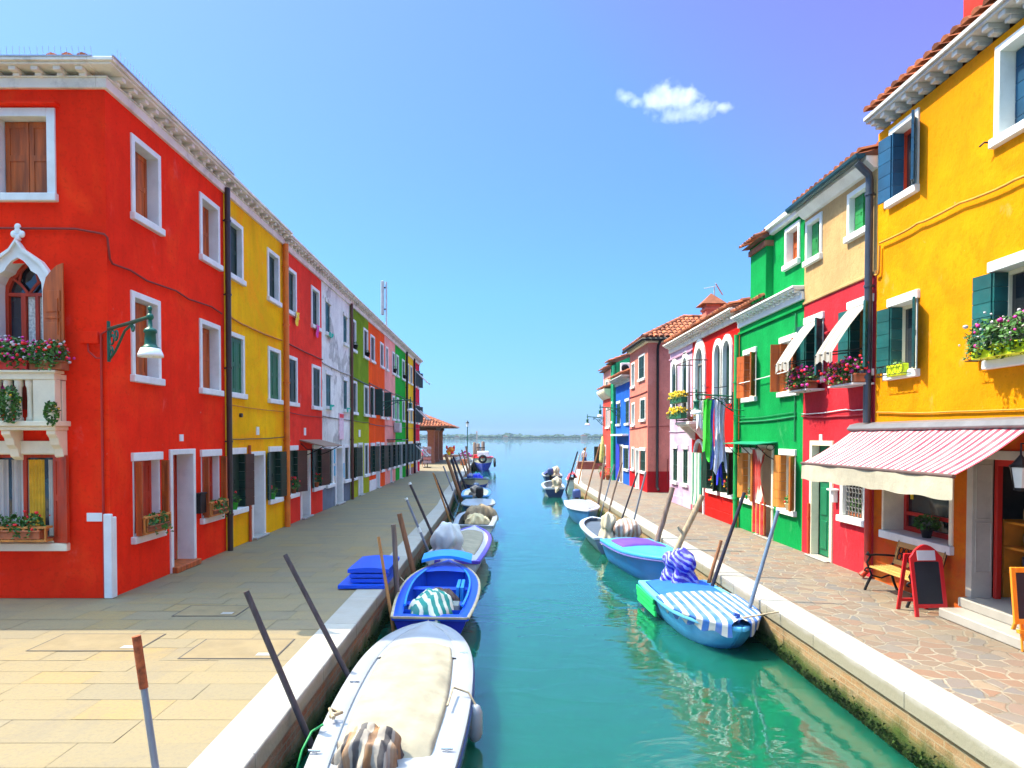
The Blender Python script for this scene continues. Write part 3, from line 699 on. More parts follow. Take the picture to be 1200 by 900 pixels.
# peeling house
h = House('terraced_house', 'peeling white and grey house with bare cement patches, between brick red and olive houses', 'L', XL, LB[3], LB[4], TOP, group='left row of painted houses')
for (a, b) in ((381, 387.5), (402, 407.2)): h.window(yl(a, 400), yl(b, 400), 6.0, 7.28, .03, .09, 'half', MIDGREEN if 0 else TEAL, top='lintel', wm=PEEL, sill=.02)
for (a, b) in ((381.5, 388), (402, 407)): h.window(yl(a, 460), yl(b, 460), 3.45, 4.8, .04, .09, 'closed', TEAL, top='lintel', sill=.03)
for (a, b) in ((382, 390.2), (402.8, 409.2)): h.window(yl(a, 540), yl(b, 540), .72, 2.2, .12, .1, 'closed', DKGREEN, wm=WHITE)
h.door(yl(392.3, 540), yl(401.4, 540), 2.2, .12, .3, paint('grey_door', (.4, .4, .38), .6), .06)
h.part('info_panel', MB().box((yl(396.6, 500), 0, 2.4), (yl(401.7, 500), .04, 3.4), h.p), paint('pale_pink_panel', (.72, .5, .55), .5, .25, 9), .01)
h.part('panel_header', MB().box((yl(396.9, 500), .04, 3.22), (yl(401.4, 500), .05, 3.36), h.p), REDFL)
for z0, z1, px in ((1.55, 2.05, 391.2), (.95, 1.5, 402), (1.1, 1.45, 391.2)): h.part('tile_panel', MB().box((yl(px, 540) - .09, .0, z0), (yl(px, 540) + .09, .04, z1), h.p), paint('sky_blue_tile', (.05, .35, .5), .4))
for i, (px, z) in enumerate(((385, 6.05), (385.5, 3.55), (405.3, 3.55))):
    u = yl(px, 400); m = MB().grid(lambda a, b: h.p(u - .3 + a * .7, .1 + .03 * sin(a * 11), z + .08 - b * (.12 + .08 * sin(a * 5 + i))), 10, 4)
    obj('cloth', m, paint('mint_cloth', (.02, .45, .3), .8), None, label=['mint green cloth on the top-floor sill of the peeling house', 'mint green cloth on the left first-floor sill of the peeling house', 'mint green cloth on the right first-floor sill of the peeling house'][i], cat='cloth', group='cloths drying on window sills', loc=h.p(u, .1, z))
h.cable([(LB[3], 5.0), (LB[4], 4.95)], .03, GREYSTONE); h.cable([(LB[3], 3.2), (LB[4], 3.16)], .015)
h.pipe(LB[4] - .05, 0, 7.8, paint('brown_pipe', (.10, .035, .02), .5), .09, .06)
h.cornice(TOP - .06, over=.29, h=.31); h.roof(TOP + .323); h.finish([(.75, TOP - .06, PEEL, 'wall'), (0, .75, SLATE, 'dado')])
# olive house
h = House('terraced_house', 'olive green house whose ground-floor wall is a brighter yellow-green, fifth in the left row', 'L', XL, LB[4], LB[5], TOP, group='left row of painted houses')
std(h, ((411.9, 417), (425.9, 431)), 5.95, 7.3, fill='closed', sm=DKW, sill=.03, dep=.1)
std(h, ((411.9, 418), (426.3, 431.8)), 3.4, 4.8, fill='closed', sm=DKGREEN, sill=.03, dep=.1)
h.window(yl(412.2, 540), yl(417.3, 540), .72, 2.22, .05, .1, 'closed', DKGREEN, [('rb', .05), ('a', .35, 150), ('b', .45, 160)], style='plank', top='lintel', lstyle='plank')
h.window(yl(426.8, 540), yl(431.7, 540), .72, 2.22, .1, .1, 'closed', DKGREEN)
h.door(yl(419.5, 540), yl(424.6, 540), 2.25, .1, .25, WHITE, .05)
for i, px in enumerate((414.5, 429)):
    pot_plant('pot_plant', ['dark pot plant on the left top-floor sill of the olive house', 'dark pot plant on the right top-floor sill of the olive house'][i], h.p(yl(px, 420), .06, 6.08), .12, .16, IRON, (), 40, .12, .1, group='dark pots on the olive house')
h.cable([(LB[4], 4.93), (LB[5], 4.85)], .025, DKPIPE); h.cable([(LB[4], 3.18), (LB[5], 3.14)], .012); h.part('number_plate', MB().box((yl(420, 512), 0, 2.5), (yl(422, 512), .02, 2.8), h.p), WHITE)
h.cornice(TOP - .06, over=.29, h=.31); h.roof(TOP + .323); h.finish([(3.16, TOP - .06, OLIVE, 'wall'), (0, 3.16, OLIVE2, 'lower_wall')])
# orange house
h = House('terraced_house', 'bright orange-red house with open dark shutters and a wall lamp, sixth in the left row', 'L', XL, LB[5], LB[6], TOP, group='left row of painted houses')
std(h, ((434, 439), (445.5, 449.3)), 5.95, 7.25, fill='closed', sm=DKW, sill=.03, dep=.09)
for (a, b) in ((434, 438.5), (445.5, 449.5)): h.window(yl(a, 470), yl(b, 470), 3.4, 4.85, .06, .09, 'closed', DKGREEN, [('a', .3, 160), ('b', .36, 100)], style='louver', lstyle='plank')
for (a, b) in ((434.2, 438.5), (446, 449.5)): h.window(yl(a, 540), yl(b, 540), .72, 2.22, .05, .1, 'closed', DKGREEN, [('a', .36, 165), ('b', .45, 160), ('rb', .06)], style='plank', top='lintel', lstyle='plank')
h.door(yl(440.5, 540), yl(444.6, 540), 2.25, .1, .25, paint('pale_blue_door', (.5, .58, .66), .5), .05)
h.cable([(LB[5], 4.95), (LB[6], 4.9)], .02, DKPIPE); h.cable([(LB[5], 3.1), (LB[6], 3.05)], .015, DKPIPE)
h.part('plinth', MB().box((LB[5] + .02, .0, .0), (yl(440, 560), .03, .5), h.p), WHITE)
h.cornice(TOP - .06, over=.29, h=.31); h.roof(TOP + .323); h.finish([(0, TOP - .06, ORANGE, 'wall')])
wall_lamp('green street lamp on a long bracket reaching out from the orange-red house', (XL + .02, yl(443.5, 480), 4.2), (1, 0, 0), 1.55, rise=.12)
# pink, green, yellow, crimson
specs = [
 ('terraced_house', 'salmon pink house with an air-conditioner, between the orange-red and leaf green houses', PINK1, ((451.9, 454.6), (459.5, 462.6)), ((451.9, 454.8), (459.5, 462.6)), ((453.5, 456.5), (459.5, 462.5)), DKGREEN),
 ('terraced_house', 'leaf green house with narrow white windows, eighth in the left row', GREEN1, ((464.2, 467), (471, 474)), ((464.6, 467.2), (471.2, 474)), ((464.5, 467), (471.5, 474)), DKGREEN),
 ('terraced_house', 'lemon yellow narrow house beside the black drainpipe, ninth in the left row', LEMON, ((476.8, 479), (480.6, 482.9)), ((476.8, 479), (480.6, 482.9)), ((477.2, 479.2), (481, 483)), DKGREEN),
 ('terraced_house', 'crimson end house with slanting white awning poles, last in the left row', CRIM, ((485.4, 487), (489, 490.6)), ((485.4, 487), (489, 490.6)), ((485.4, 487), (489, 490.6)), DKGREEN)]
for i, (nm, lb, mt, w2, w1, w0, sm) in enumerate(specs):
    h = House(nm, lb, 'L', XL, LB[6 + i], LB[7 + i], TOP, group='left row of painted houses')
    for a, b in w2: h.window(yl(a, 430), yl(b, 430), 5.95, 7.25, .1, .09, 'closed', sm if i else DKW, sill=.03, leaves=[('b', .45, 150)] if i == 3 else ())
    for a, b in w1: h.window(yl(a, 480), yl(b, 480), 3.4, 4.8, .1, .09, 'closed', sm, sill=.03, leaves=[('b', .45, 150)] if i == 3 else ())
    for a, b in w0: h.window(yl(a, 530), yl(b, 530), .72, 2.2, .05, .1, 'closed', sm, [('a', .4, 165), ('b', .34, 164), ('rb', .06)], top='lintel', style='plank', lstyle='plank')
    dd = ((457, 459), (468, 470.7), (479.7, 480.7), (487.4, 488.6))[i]
    h.door(yl(dd[0], 530), yl(dd[1], 530), 2.2, .1, .25, WHITE if i < 2 else REDW, .05, knob=False)
    h.cable([(LB[6 + i], 4.95), (LB[7 + i], 4.9)], .02, DKPIPE); h.cable([(LB[6 + i], 3.1), (LB[7 + i], 3.1)], .015, DKPIPE)
    if i in (1, 2): h.pipe(LB[7 + i] - .08, 0, 7.85, IRON, .1, .07)
    if i == 0:
        u = yl(462.2, 495); m = MB().box((u - .4, .04, 2.75), (u + .4, .36, 3.3), h.p); ac = h.part('air_conditioner', m, GREYSTONE, .02)
        m = MB().prism([(LB[6] + .6, 2.33), (LB[6] + 3.2, 2.33), (LB[6] + 3.2, 2.37), (LB[6] + .6, 2.37)], 0, .8, h.p); h.part('door_canopy', m, DKPIPE)
    if i == 3:
        for z in (7.1, 4.5, 1.9):
            for a, b in ((485.4, 487), (489, 490.6)):
                u = yl((a + b) / 2, 450); m = MB().tube([h.p(u, .05, z), h.p(u, .8, z - .75)], .03, 6); m.tube([h.p(u + .5, .05, z), h.p(u + .5, .8, z - .75)], .03, 6); m.tube([h.p(u, .8, z - .75), h.p(u + .5, .8, z - .75)], .05, 6); h.part('awning_pole', m, WHITE)
    h.cornice(TOP - .06, over=.29, h=.31); h.roof(TOP + .323); h.finish([(0.45, TOP - .06, mt, 'wall'), (0, .45, [PINK1, GREEN1, paint('brown_dado', (.3, .15, .1), .8), CRIM][i], 'dado')])
    for k, (a, b) in enumerate(w2):
        if i in (0, 1) and k == 1:
            pot_plant('pot_plant', ['dark flower pot on the top-floor sill of the salmon pink house', 'dark flower pot on the top-floor sill of the leaf green house'][i], h.p(yl((a + b) / 2, 430), .06, 6.08), .14, .2, IRON, (), 40, .14, .12, group='dark pots on far sills')
# antenna on the left roofs
t = thing('antenna_mast', 'tall mast with a vertical panel antenna above the left roofs', 'antenna', (-7.0, 41.6, 8.6))
obj('mast', MB().tube([(-7.0, 41.6, 8.2), (-7.0, 41.6, 11.9)], .05, 8), GREYSTONE, t)
obj('panel', MB().box((-7.32, 41.5, 9.9), (-7.14, 41.7, 11.95)), GREYSTONE, t, bevel=.03)
obj('clamp', MB().box((-7.14, 41.56, 10.2), (-7.0, 41.64, 10.28)).box((-7.14, 41.56, 11.5), (-7.0, 41.64, 11.58)), IRON, t)
# ================================================================== RIGHT ROW
def yr(px, py=512): return atX(px, py, XR).y
def zr(px, py): return atX(px, py, XR).z
RB = [yr(1026.5, 400), yr(942, 400), yr(866, 480), yr(811, 480), yr(785, 500)]
YEL = plaster('yellow_render', (.68, .255, .0022), (.66, .18, .0022), .58, .6, streak=.2)
YELLOW_ORANGE = plaster('orange_render', (.623, .148, .0082), (.607, .0451, .0082), .52, .85, damp=((.369, .0984, .041), 1.2, .35))
BEIGE = plaster('beige_render', (.525, .336, .148), (.476, .271, .0984), .6, .45)
CORAL = plaster('coral_red_render', (.492, .0287, .041), (.426, .0123, .0205), .6, .5)
EMER = plaster('emerald_render', (.0041, .271, .0615), (.00328, .221, .0492), .6, .4)
SCAR = plaster('scarlet_render', (.508, .0131, .00984), (.443, .0082, .0082), .6, .4)
LILAC = plaster('lilac_render', (.508, .328, .476), (.558, .435, .517), .5, .7, streak=.1)
SALM = plaster('salmon_render', (.64, .215, .16), (.56, .165, .12), .58, .5, patch=(.295, .0984, .0738), patch_at=.73)
DKRED = plaster('dark_red_dado', (.41, .00984, .0148), None)
BLUE = plaster('blue_render', (.0164, .107, .492), (.0328, .156, .541), .6, .5)
GREEN2 = plaster('sea_green_render', (.012, .25, .11), None)
SH = [('rb', .03), ('b', .30, 172), ('a', .30, 146)]
# ---- yellow shop house
h = House('shop_house', 'tall yellow house with teal shutters above a shop with striped awning', 'R', XR, 2.0, RB[0], 7.76)
def rw(h, xn, xf_, yt, yb, **k):      # near edge measured at xn (top/bottom there), far edge at xf_
    h.window(yr(xn, (yt + yb) / 2), yr(xf_, (yt + yb) / 2), zr(xn, yb), zr(xn, yt), **k)
rw(h, 1077.5, 1043, 126, 224, fw=.1, dep=.2, fill='glass', sm=REDW, lm=BLUEP, leaves=SH, style='plank', sill=.02)
u1 = yr(1167, 115); h.window(u1 - .98, u1, zr(1167, 174), zr(1167, 57), .1, .24, 'closed', BLUEP, style='plank', sill=.02)
rw(h, 1076.7, 1042.5, 339, 441, fw=.06, dep=.2, fill='glass', sm=CREAM, lm=TEAL, leaves=SH, style='plank', top='lintel')
u1 = yr(1161, 370); z1 = zr(1164, 307); z0 = zr(1160, 433); h.window(u1 - 1.0, u1, z0, z1, .06, .2, 'glass', CREAM, SH, 'plank', top='lintel', lm=TEAL)
h.window(6.0, 6.9, 6.15, 7.55, .1, .24, 'closed', BLUEP, style='plank'); h.window(5.6, 6.5, 3.35, 4.8, .06, .2, 'closed', TEAL, style='plank', top='lintel')
def rail(h, a, b, z, lb=None):
    m = MB(); p = h.p
    for zz in (z, z + .16): m.tube([p(a, .02, zz), p(a, .2, zz), p(b, .2, zz), p(b, .02, zz)], .007, 6)
    k = int((b - a) / .16)
    for i in range(k):
        x = a + (b - a) * (i + .5) / k; pts = [p(x + .06 * cos(R(t)), .2, z + .08 + .07 * sin(R(t))) for t in range(0, 361, 30)]; m.tube(pts, .005, 5)
    h.part('sill_rail', m, IRON)
rail(h, u1 - 1.05, u1 + .2, z0 + .13); a, b = yr(1074, 440), yr(1040, 440); rail(h, a, b, zr(1074, 439) + .03)
planter('flower_box', 'overflowing box of white and pink flowers at the teal-shuttered window on the right edge', h.p, u1 - 1.0, u1 - .02, .17, z0 + .12, .16, paint('lime_yellow_box', (.6, .75, .01), .5), ((WHITEFL, 42), (PINKFL, 40)), 1700, .27, .24, .05, 'flower box', 'flower boxes of the right-hand houses', .036, .03)
t = thing('pot_cover', 'bright lime planter standing behind the sill rail of the smaller teal-shuttered window', 'planter', h.p((a + b) / 2 - .2, .1, zr(1074, 439) + .03))
obj('pot', MB().box((a + .12, .05, zr(1074, 439) + .01), (a + .55, .17, zr(1074, 439) + .2), h.p), paint('lime_yellow_box', (.6, .75, .01)), t, bevel=.01)
obj('foliage', MB().leaves(h.p(a + .33, .11, zr(1074, 439) + .22), .05, .18, .06, 40, .03), LEAFM, t)
# conduit with its shadow across the yellow wall, drops, straps
zc = zr(1180, 225); 
pts = [(yr(1035, 285), zr(1035, 285)), (yr(1080, 262), zr(1080, 262)), (yr(1130, 238), zr(1130, 238)), (yr(1195, 211), zr(1195, 211)), (6.5, 5.65), (2.2, 5.6)]
h.cable(pts, .018, paint('ochre_conduit', (.45, .22, .02), .7), o=.06)
h.cable([(yr(1034, 288), zr(1034, 288)), (yr(1033, 320), zr(1033, 320)), (yr(1029, 322), zr(1029, 322))], .02, paint('ochre_conduit', (.45, .22, .02), .7), o=.05)
h.cable([(RB[0] - .1, 2.93), (9.5, 2.86), (2.2, 2.8)], .014, paint('ochre_conduit', (.45, .22, .02), .7), o=.03)
h.part('wall_hook', MB().tube([h.p(yr(1164, 166), 0, zr(1164, 167)), h.p(yr(1164, 166), .12, zr(1164, 167)), h.p(yr(1160, 168), .14, zr(1160, 172))], .012, 6), IRON)
h.cornice(7.62, band=False, over=.27, step=.30, cw=.12, mat=GREYSTONE, h=.37)
h.roof(8.02, over=.20, pitch=20)
m = MB().box((6.86, 9.7, 8.0), (7.3, 10.3, 9.9)); ch = h.part('chimney', m, plaster('chimney_red', (.55, .04, .03)), .01)
h.part('chimney_cap', MB().box((6.8, 9.64, 9.9), (7.36, 10.36, 10.0)), TERRA, parent=ch)
# shop front ------------------------------------------------------
sw0, sw1 = yr(1117.7, 600), yr(1035, 600); zs0 = zr(1117.7, 651); p = h.p
SHOPM = CREAM
m = MB(); a, b, lo, hi = sw0 + .07, sw1 - .05, zs0 + .13, 2.25; h.op(a, b, lo, hi)
m.box((sw0, -.36, lo), (a, .03, hi + .1), p); m.box((b, -.36, lo), (sw1, .03, hi + .1), p); m.box((a, -.36, hi), (b, .03, hi + .1), p)
sw = h.part('shop_window', m, CREAM, .006); h.part('sill', MB().box((sw0 - .02, -.36, zs0), (sw1 + .02, .07, lo), p), WHITE, .008, sw)
h.part('pane', MB().box((a, -.40, lo), (b, -.37, hi), p), PANE, parent=sw)
m = MB(); RP = paint('shop_red_paint', (.55, .02, .012), .4, .12, 4)
for x0, x1, y0, y1 in ((a, a + .07, lo, hi), (b - .07, b, lo, hi), (a + .07, b - .07, lo, lo + .08), (a + .07, b - .07, lo + .27, lo + .33), (a + .07, b - .07, hi - .1, hi)): m.box((x0, -.368, y0), (x1, -.32, y1), p)
h.part('sash', m, RP, .004, sw)
h.part('notice', MB().box((b - .45, -.367, 1.75), (b - .25, -.362, 2.0), p), WHITE, parent=sw); h.part('sticker', MB().box((b - .2, -.367, 1.45), (b - .12, -.362, 1.7), p), paint('yellow_sticker', (.75, .55, .03)), parent=sw)
pot_plant('pot_plant', 'small green plant in a black pot on the shop window sill behind the red sign', p(yr(1081, 630) + .12, -.14, lo), .09, .15, paint('black_pot', (.02, .02, .025), .5), (), 260, .2, .14)
# door
d1 = yr(1140, 640); d0 = d1 - 1.55; FL = .26; h.op(d0, d1, FL, 2.2)
m = MB(); fwd = .12
m.box((d1 - .02, -.26, FL), (d1 + .1, .03, 2.32), p); m.box((d0 - .1, -.26, FL), (d0 + .02, .03, 2.32), p); m.box((d0 + .02, -.26, 2.2), (d1 - .02, .03, 2.32), p)
for z0, z1 in ((.62, 1.32), (1.36, 2.12)):
    for x0, x1, y0, y1 in ((-.24, -.225, z0, z1), (-.03, -.015, z0, z1), (-.225, -.03, z0, z0 + .015), (-.225, -.03, z1 - .015, z1)): m.box((d1 - .032, x0, y0), (d1 - .02, x1, y1), p)
fr = h.part('shop_door_frame', m, paint('beige_stone', (.50, .44, .35), .7, .1, 3, .15, dirt=.2), .005)
m = MB()
for x0, x1 in ((d1 - .09, d1 - .03), (d0 + .03, d0 + .09)): m.box((x0, -.34, FL), (x1, -.265, 2.19), p)
m.box((d0 + .09, -.34, 2.1), (d1 - .09, -.265, 2.19), p); h.part('inner_frame', m, RP, .004, fr)
m = MB(); q = p
for y0, y1, z0, z1 in ((.01, .13, 0, 0),): pass
h.part('steps', MB().box((d0 - .15, -.1, .003), (d1 - .02, .48, .13), p).box((d0 - .12, -1.9, .13), (d1 + .06, .16, FL), p), MARBLE, .012)
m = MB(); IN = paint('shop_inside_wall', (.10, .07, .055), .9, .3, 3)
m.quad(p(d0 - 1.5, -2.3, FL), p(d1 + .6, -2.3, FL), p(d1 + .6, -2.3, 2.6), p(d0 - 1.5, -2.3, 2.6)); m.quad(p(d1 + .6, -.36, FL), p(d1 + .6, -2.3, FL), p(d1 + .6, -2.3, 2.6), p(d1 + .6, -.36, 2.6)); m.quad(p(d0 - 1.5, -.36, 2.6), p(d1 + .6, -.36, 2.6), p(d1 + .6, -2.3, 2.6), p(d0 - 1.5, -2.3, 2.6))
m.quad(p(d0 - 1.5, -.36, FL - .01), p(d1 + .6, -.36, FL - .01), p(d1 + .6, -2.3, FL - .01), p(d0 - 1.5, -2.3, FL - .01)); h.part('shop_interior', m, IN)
t = thing('display_shelf', 'orange wooden display shelf just inside the shop doorway', 'shelf', p(d1 - .2, -.6, FL))
ORW = paint('orange_pine', (.72, .25, .02), .5, .2, 3, .1)
for u in (d1 - .62, d1 + .02): obj('upright', MB().box((u, -.95, FL), (u + .04, -.45, 1.35), p), ORW, t, bevel=.004)
for z in (.62, .95, 1.3): obj('shelf_board', MB().box((d1 - .58, -.95, z), (d1 + .02, -.45, z + .035), p), ORW, t, bevel=.004)
for i, (z, mt, lb) in enumerate(((1.335, paint('straw_bag', (.6, .35, .14), .8, .4, 12), 'bags of biscuits on the top board of the orange shop shelf'), (.985, paint('brown_bag', (.35, .2, .08), .6, .4, 12), 'brown goods on the middle board of the orange shop shelf'), (.655, paint('dark_jars', (.12, .1, .12), .3, .5, 12), 'dark jars on the lowest board of the orange shop shelf'))):
    t = thing('shop_goods', lb, 'goods', p(d1 - .3, -.7, z), 0, 'goods on the shop shelf')
    for k in range(4): obj('bag', MB().blob(p(d1 - .5 + k * .14, -.62 - .1 * (k % 2), z + .10), .075, .075, .11, 8, 6, .3, 2, .8, k + i), mt, t)
t = thing('display_box', 'red box with a printed front on the upper shelf inside the shop', 'box', p(d0 + .8, -1.0, 1.4)); obj('box', MB().box((d0 + .5, -1.4, 1.3), (d0 + 1.1, -.9, 1.62), p), RP, t, bevel=.008); obj('panel', MB().box((d0 + .62, -.9, 1.36), (d0 + .84, -.89, 1.56), p), paint('blue_print', (.1, .18, .4)), t)
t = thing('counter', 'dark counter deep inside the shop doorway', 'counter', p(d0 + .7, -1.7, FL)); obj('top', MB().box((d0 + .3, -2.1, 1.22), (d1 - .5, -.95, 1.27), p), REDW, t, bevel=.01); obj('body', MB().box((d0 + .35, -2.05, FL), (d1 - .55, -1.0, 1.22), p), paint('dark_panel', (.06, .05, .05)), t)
# lantern by the door
lx = atY(1196, 560, 8.35); t = thing('shop_lantern', 'glass lantern hanging at the shop door on the right edge', 'lantern', tuple(lx))
LZ = lx.z
obj('lantern_frame', MB().lathe([(.0, .30), (.03, .26), (.10, .17), (.13, .15), (.13, .13), (.09, .14)], lx, 6, False).tube([lx + V((0, 0, .28)), lx + V((0, 0, .42)), V((XR - .02, lx.y, LZ + .42))], .012, 6).lathe([(.075, -.12), (.075, -.15), (.02, -.17)], lx, 6, False).tube([lx + V((.122, 0, .14)), lx + V((.077, 0, -.13))], .008, 5).tube([lx + V((-.122, 0, .14)), lx + V((-.077, 0, -.13))], .008, 5), IRON, t)
obj('lantern_glass', MB().lathe([(.12, .13), (.075, -.12)], lx, 6, False), paint('frosted_glass', (.55, .56, .52), .2, .1, 4, 0), t)
# plaster pipe foot at the boundary
h.part('drain_foot', MB().tube([h.p(RB[0] + .02, .09, 2.6), h.p(RB[0] + .02, .09, .16), h.p(RB[0] + .02, .2, .05)], .06, 10), paint('red_pipe', (.55, .05, .015), .5))
h.finish([(2.68, 7.76, YEL, 'wall'), (0, 2.68, YELLOW_ORANGE, 'lower_wall')])
# awning
t = thing('shop_awning', 'pink and white striped awning with cream valance over the shop', 'awning', (XR, 10.2, 2.6))
A0, A1 = 8.28, yr(1007.5, 500) - .02; p = frame('R', XR)
obj('cassette', MB().prism([(0.003, 2.60), (.16, 2.60), (.22, 2.64), (.16, 2.72), (.003, 2.76)], A0 - .1, A1 + .08, lambda o, u, z: p(u, o, z)), paint('awning_case', (.16, .16, .17), .45, .15, 4, .1, metal=.2), t, bevel=.01)
ST = stripes('awning_stripes', (.46, .035, .07), (.46, .43, .42), .15, 1, .5)
obj('fabric', MB().grid(lambda a, b: p(A0 + (A1 - A0) * a, .14 + .92 * b, 2.62 - .59 * b - .035 * sin(pi * b) - .008 * sin(a * 40)), 60, 10), ST, t)
VAL = paint('cream_valance', (.37, .335, .25), .85, .12, 5, .4)
obj('valance', MB().grid(lambda a, b: p(A0 + (A1 - A0) * a, 1.075 + .015 * sin(a * 23) + .02 * b * sin(a * 9), 2.0 - .27 * b - .012 * sin(a * 31) * b), 70, 5), VAL, t)
obj('front_bar', MB().tube([p(A0, 1.06, 2.02), p(A1, 1.06, 2.02)], .028, 8), paint('brown_bar', (.10, .06, .05), .5), t)
for u in (A0 + .3, A1 - .3): obj('arm', MB().tube([p(u, .1, 2.56), p(u + .35 * (1 if u < 10 else -1), .55, 2.3), p(u, 1.02, 2.02)], .02, 8), WHITE, t)

# ---- coral/beige house
h = House('awning_house', 'house with beige upper storey and coral red lower storeys with cream window awnings', 'R', XR, RB[0], RB[1], 7.35, group='right row of painted houses')
for xn, xf_, yt, yb in ((964, 945, 247.5, 303), (1020, 994, 210.5, 271)):
    rw(h, xn, xf_, yt, yb, fw=.09, dep=.16, fill='half', sm=MIDGREEN, style='plank', sill=.02)
wins = ((965.5, 944, 365, 448), (1023, 995, 344, 440))
for i, (xn, xf_, yt, yb) in enumerate(wins):
    a, b = yr(xn, 400), yr(xf_, 400); z1, z0 = zr(xn, yt), zr(xn, yb)
    h.window(a, b, z0, z1, .05, .2, 'glass', OCHREW, SH[:2] + [('a', .3, 135)], 'plank', top='lintel', lm=TEAL)
    p = h.p; lb = ['cream striped window awning nearer the green house', 'cream striped window awning nearer the yellow house'][i]
    t = thing('window_awning', lb, 'awning', p((a + b) / 2, 0, z1), 0, 'cream window awnings')
    CS = stripes('cream_stripes', (.377, .361, .32), (.221, .18, .131), .11, 1, .62)
    zt = z1 - .15
    obj('fabric', MB().grid(lambda q, r: p(a + .06 + (b - a - .12) * q, .06 + .62 * r, zt - .86 * r + .05 * sin(pi * r) - .02 * sin(q * 14) * r), 24, 10), CS, t)
    obj('valance', MB().grid(lambda q, r: p(a + .06 + (b - a - .12) * q, .685 + .02 * sin(q * 18), zt - .85 - .02 * sin(q * 14) - .2 * r * (.85 + .15 * sin(q * 26))), 40, 3), CS, t)
    m = MB()
    for u in (a + .05, b - .05): m.tube([p(u, .05, zt - .80), p(u, .67, zt - .87)], .012, 6)
    m.tube([p(a + .05, .67, zt - .87), p(b - .05, .67, zt - .87)], .012, 6); obj('awning_frame', m, IRON, t)
    planter('flower_box', ['box of pink and red geraniums under the awning window nearer the green house', 'box of pink and red geraniums under the awning window nearer the yellow house'][i], p, a - .05, b + .02, .24, z0 - .12, .16, TERRA, ((PINKFL, 80), (REDFL, 60)), 1000, .24, .22, .16, 'flower box', 'flower boxes of the right-hand houses', .034, .036)
    m = MB(); m.box((a - .06, 0, z0 - .16), (b + .03, .38, z0 - .125), p); m.tube([p(a, .37, z0 - .1), p(a, .37, z0 + .02), p(b, .37, z0 + .02), p(b, .37, z0 - .1)], .01, 6); h.part('flower_shelf', m, GREYSTONE, .004)
m = MB().prism([(0, 0), (.16, -.05), (.16, -.09), (.05, -.2), (0, -.2)], yr(977, 388) - .06, yr(977, 388) + .06, lambda o, u, z: h.p(u, o, zr(977, 386) + z)); h.part('wall_hood', m, CORAL, .01)
h.door(yr(976.7, 580), yr(950, 580), 2.42, .1, .13, paint('green_door', (.006, .14, .06), .4), .03, wm=CREAM)
a, b = yr(1016, 600), yr(985.5, 600); h.window(a, b, zr(1016, 618), 2.1, .1, .16, 'glass', DKW, wm=WHITE, sill=.04)
m = MB(); lo = zr(1016, 618) + .14
for i in range(7):
    u = a + .13 + (b - a - .26) * i / 6; m.tube([h.p(u, -.04, lo), h.p(u, -.04, 1.98)], .011, 6)
for z in [lo + .12 + k * .18 for k in range(6)]:
    for i in range(6):
        u = a + .13 + (b - a - .26) * (i + .5) / 6; m.tube([h.p(u + .05 * cos(R(k)), -.035, z + .05 * sin(R(k))) for k in range(0, 361, 45)], .008, 5)
h.part('window_grille', m, paint('grille_iron', (.13, .13, .13), .5))
t = thing('window_plants', 'leafy yellow-green plants behind the iron grille of the coral house', 'plant', h.p((a + b) / 2, -.1, lo)); obj('foliage', MB().leaves(h.p((a + b) / 2, -.1, lo + .16), .05, .4, .18, 300, .04), LEAFM, t); obj('trough', MB().box((a + .16, -.15, lo), (b - .16, -.06, lo + .08), h.p), TERRA, t)
u = yr(980.5, 590); h.part('bell_lamp', MB().box((u - .05, 0, 1.22), (u + .05, .1, 1.45), h.p).box((u - .1, 0, 1.45), (u + .1, .16, 1.49), h.p), WHITE, .01)
h.part('number_plate', MB().box((yr(964, 512), 0, zr(964, 517)), (yr(961, 512), .02, zr(961, 509)), h.p), WHITE)
bz = zr(942.5, 356.7)
h.part('string_course', MB().box((RB[0], -.02, bz - .02), (RB[1], .035, bz + .04), h.p), BEIGE, .01)
h.cable([(RB[0] + .1, 2.93), (13.3, 2.9), (RB[1], 2.95)], .016, paint('red_cable', (.4, .02, .03), .7)); h.cable([(RB[0] + .1, 3.0), (13, 3.02), (RB[1], 3.0)], .01, WHITE)
h.pipe(RB[1] - .45 + .0, 0, 1.1, paint('red_pipe', (.55, .05, .015), .5), .06, .03, name='service_pipe')
h.pipe(RB[0] + .08, 2.75, 7.0, GUTTER, .1, .065, turn=.33)
# gutter and soffit
p = h.p; m = MB(); pr = [(.30 + .09 * cos(R(a)), 7.44 + .09 * sin(R(a))) for a in range(180, 361, 30)] + [(.37, 7.44), (.23, 7.44)]
m.prism(pr, RB[0] + .01, RB[1] + .12, lambda o, u, z: p(u, o, z)); h.part('gutter', m, paint('teal_gutter', (.01, .06, .08), .4, .2, 3, .1))
m = MB().prism([(0, 7.18), (.06, 7.2), (.2, 7.33), (.2, 7.42), (0, 7.42)], RB[0] + .005, RB[1], lambda o, u, z: p(u, o, z)); h.part('cove', m, WHITE)
h.roof(7.40, over=.22, pitch=18); h.finish([(bz, 7.35, BEIGE, 'upper_wall'), (0, bz, CORAL, 'wall')])

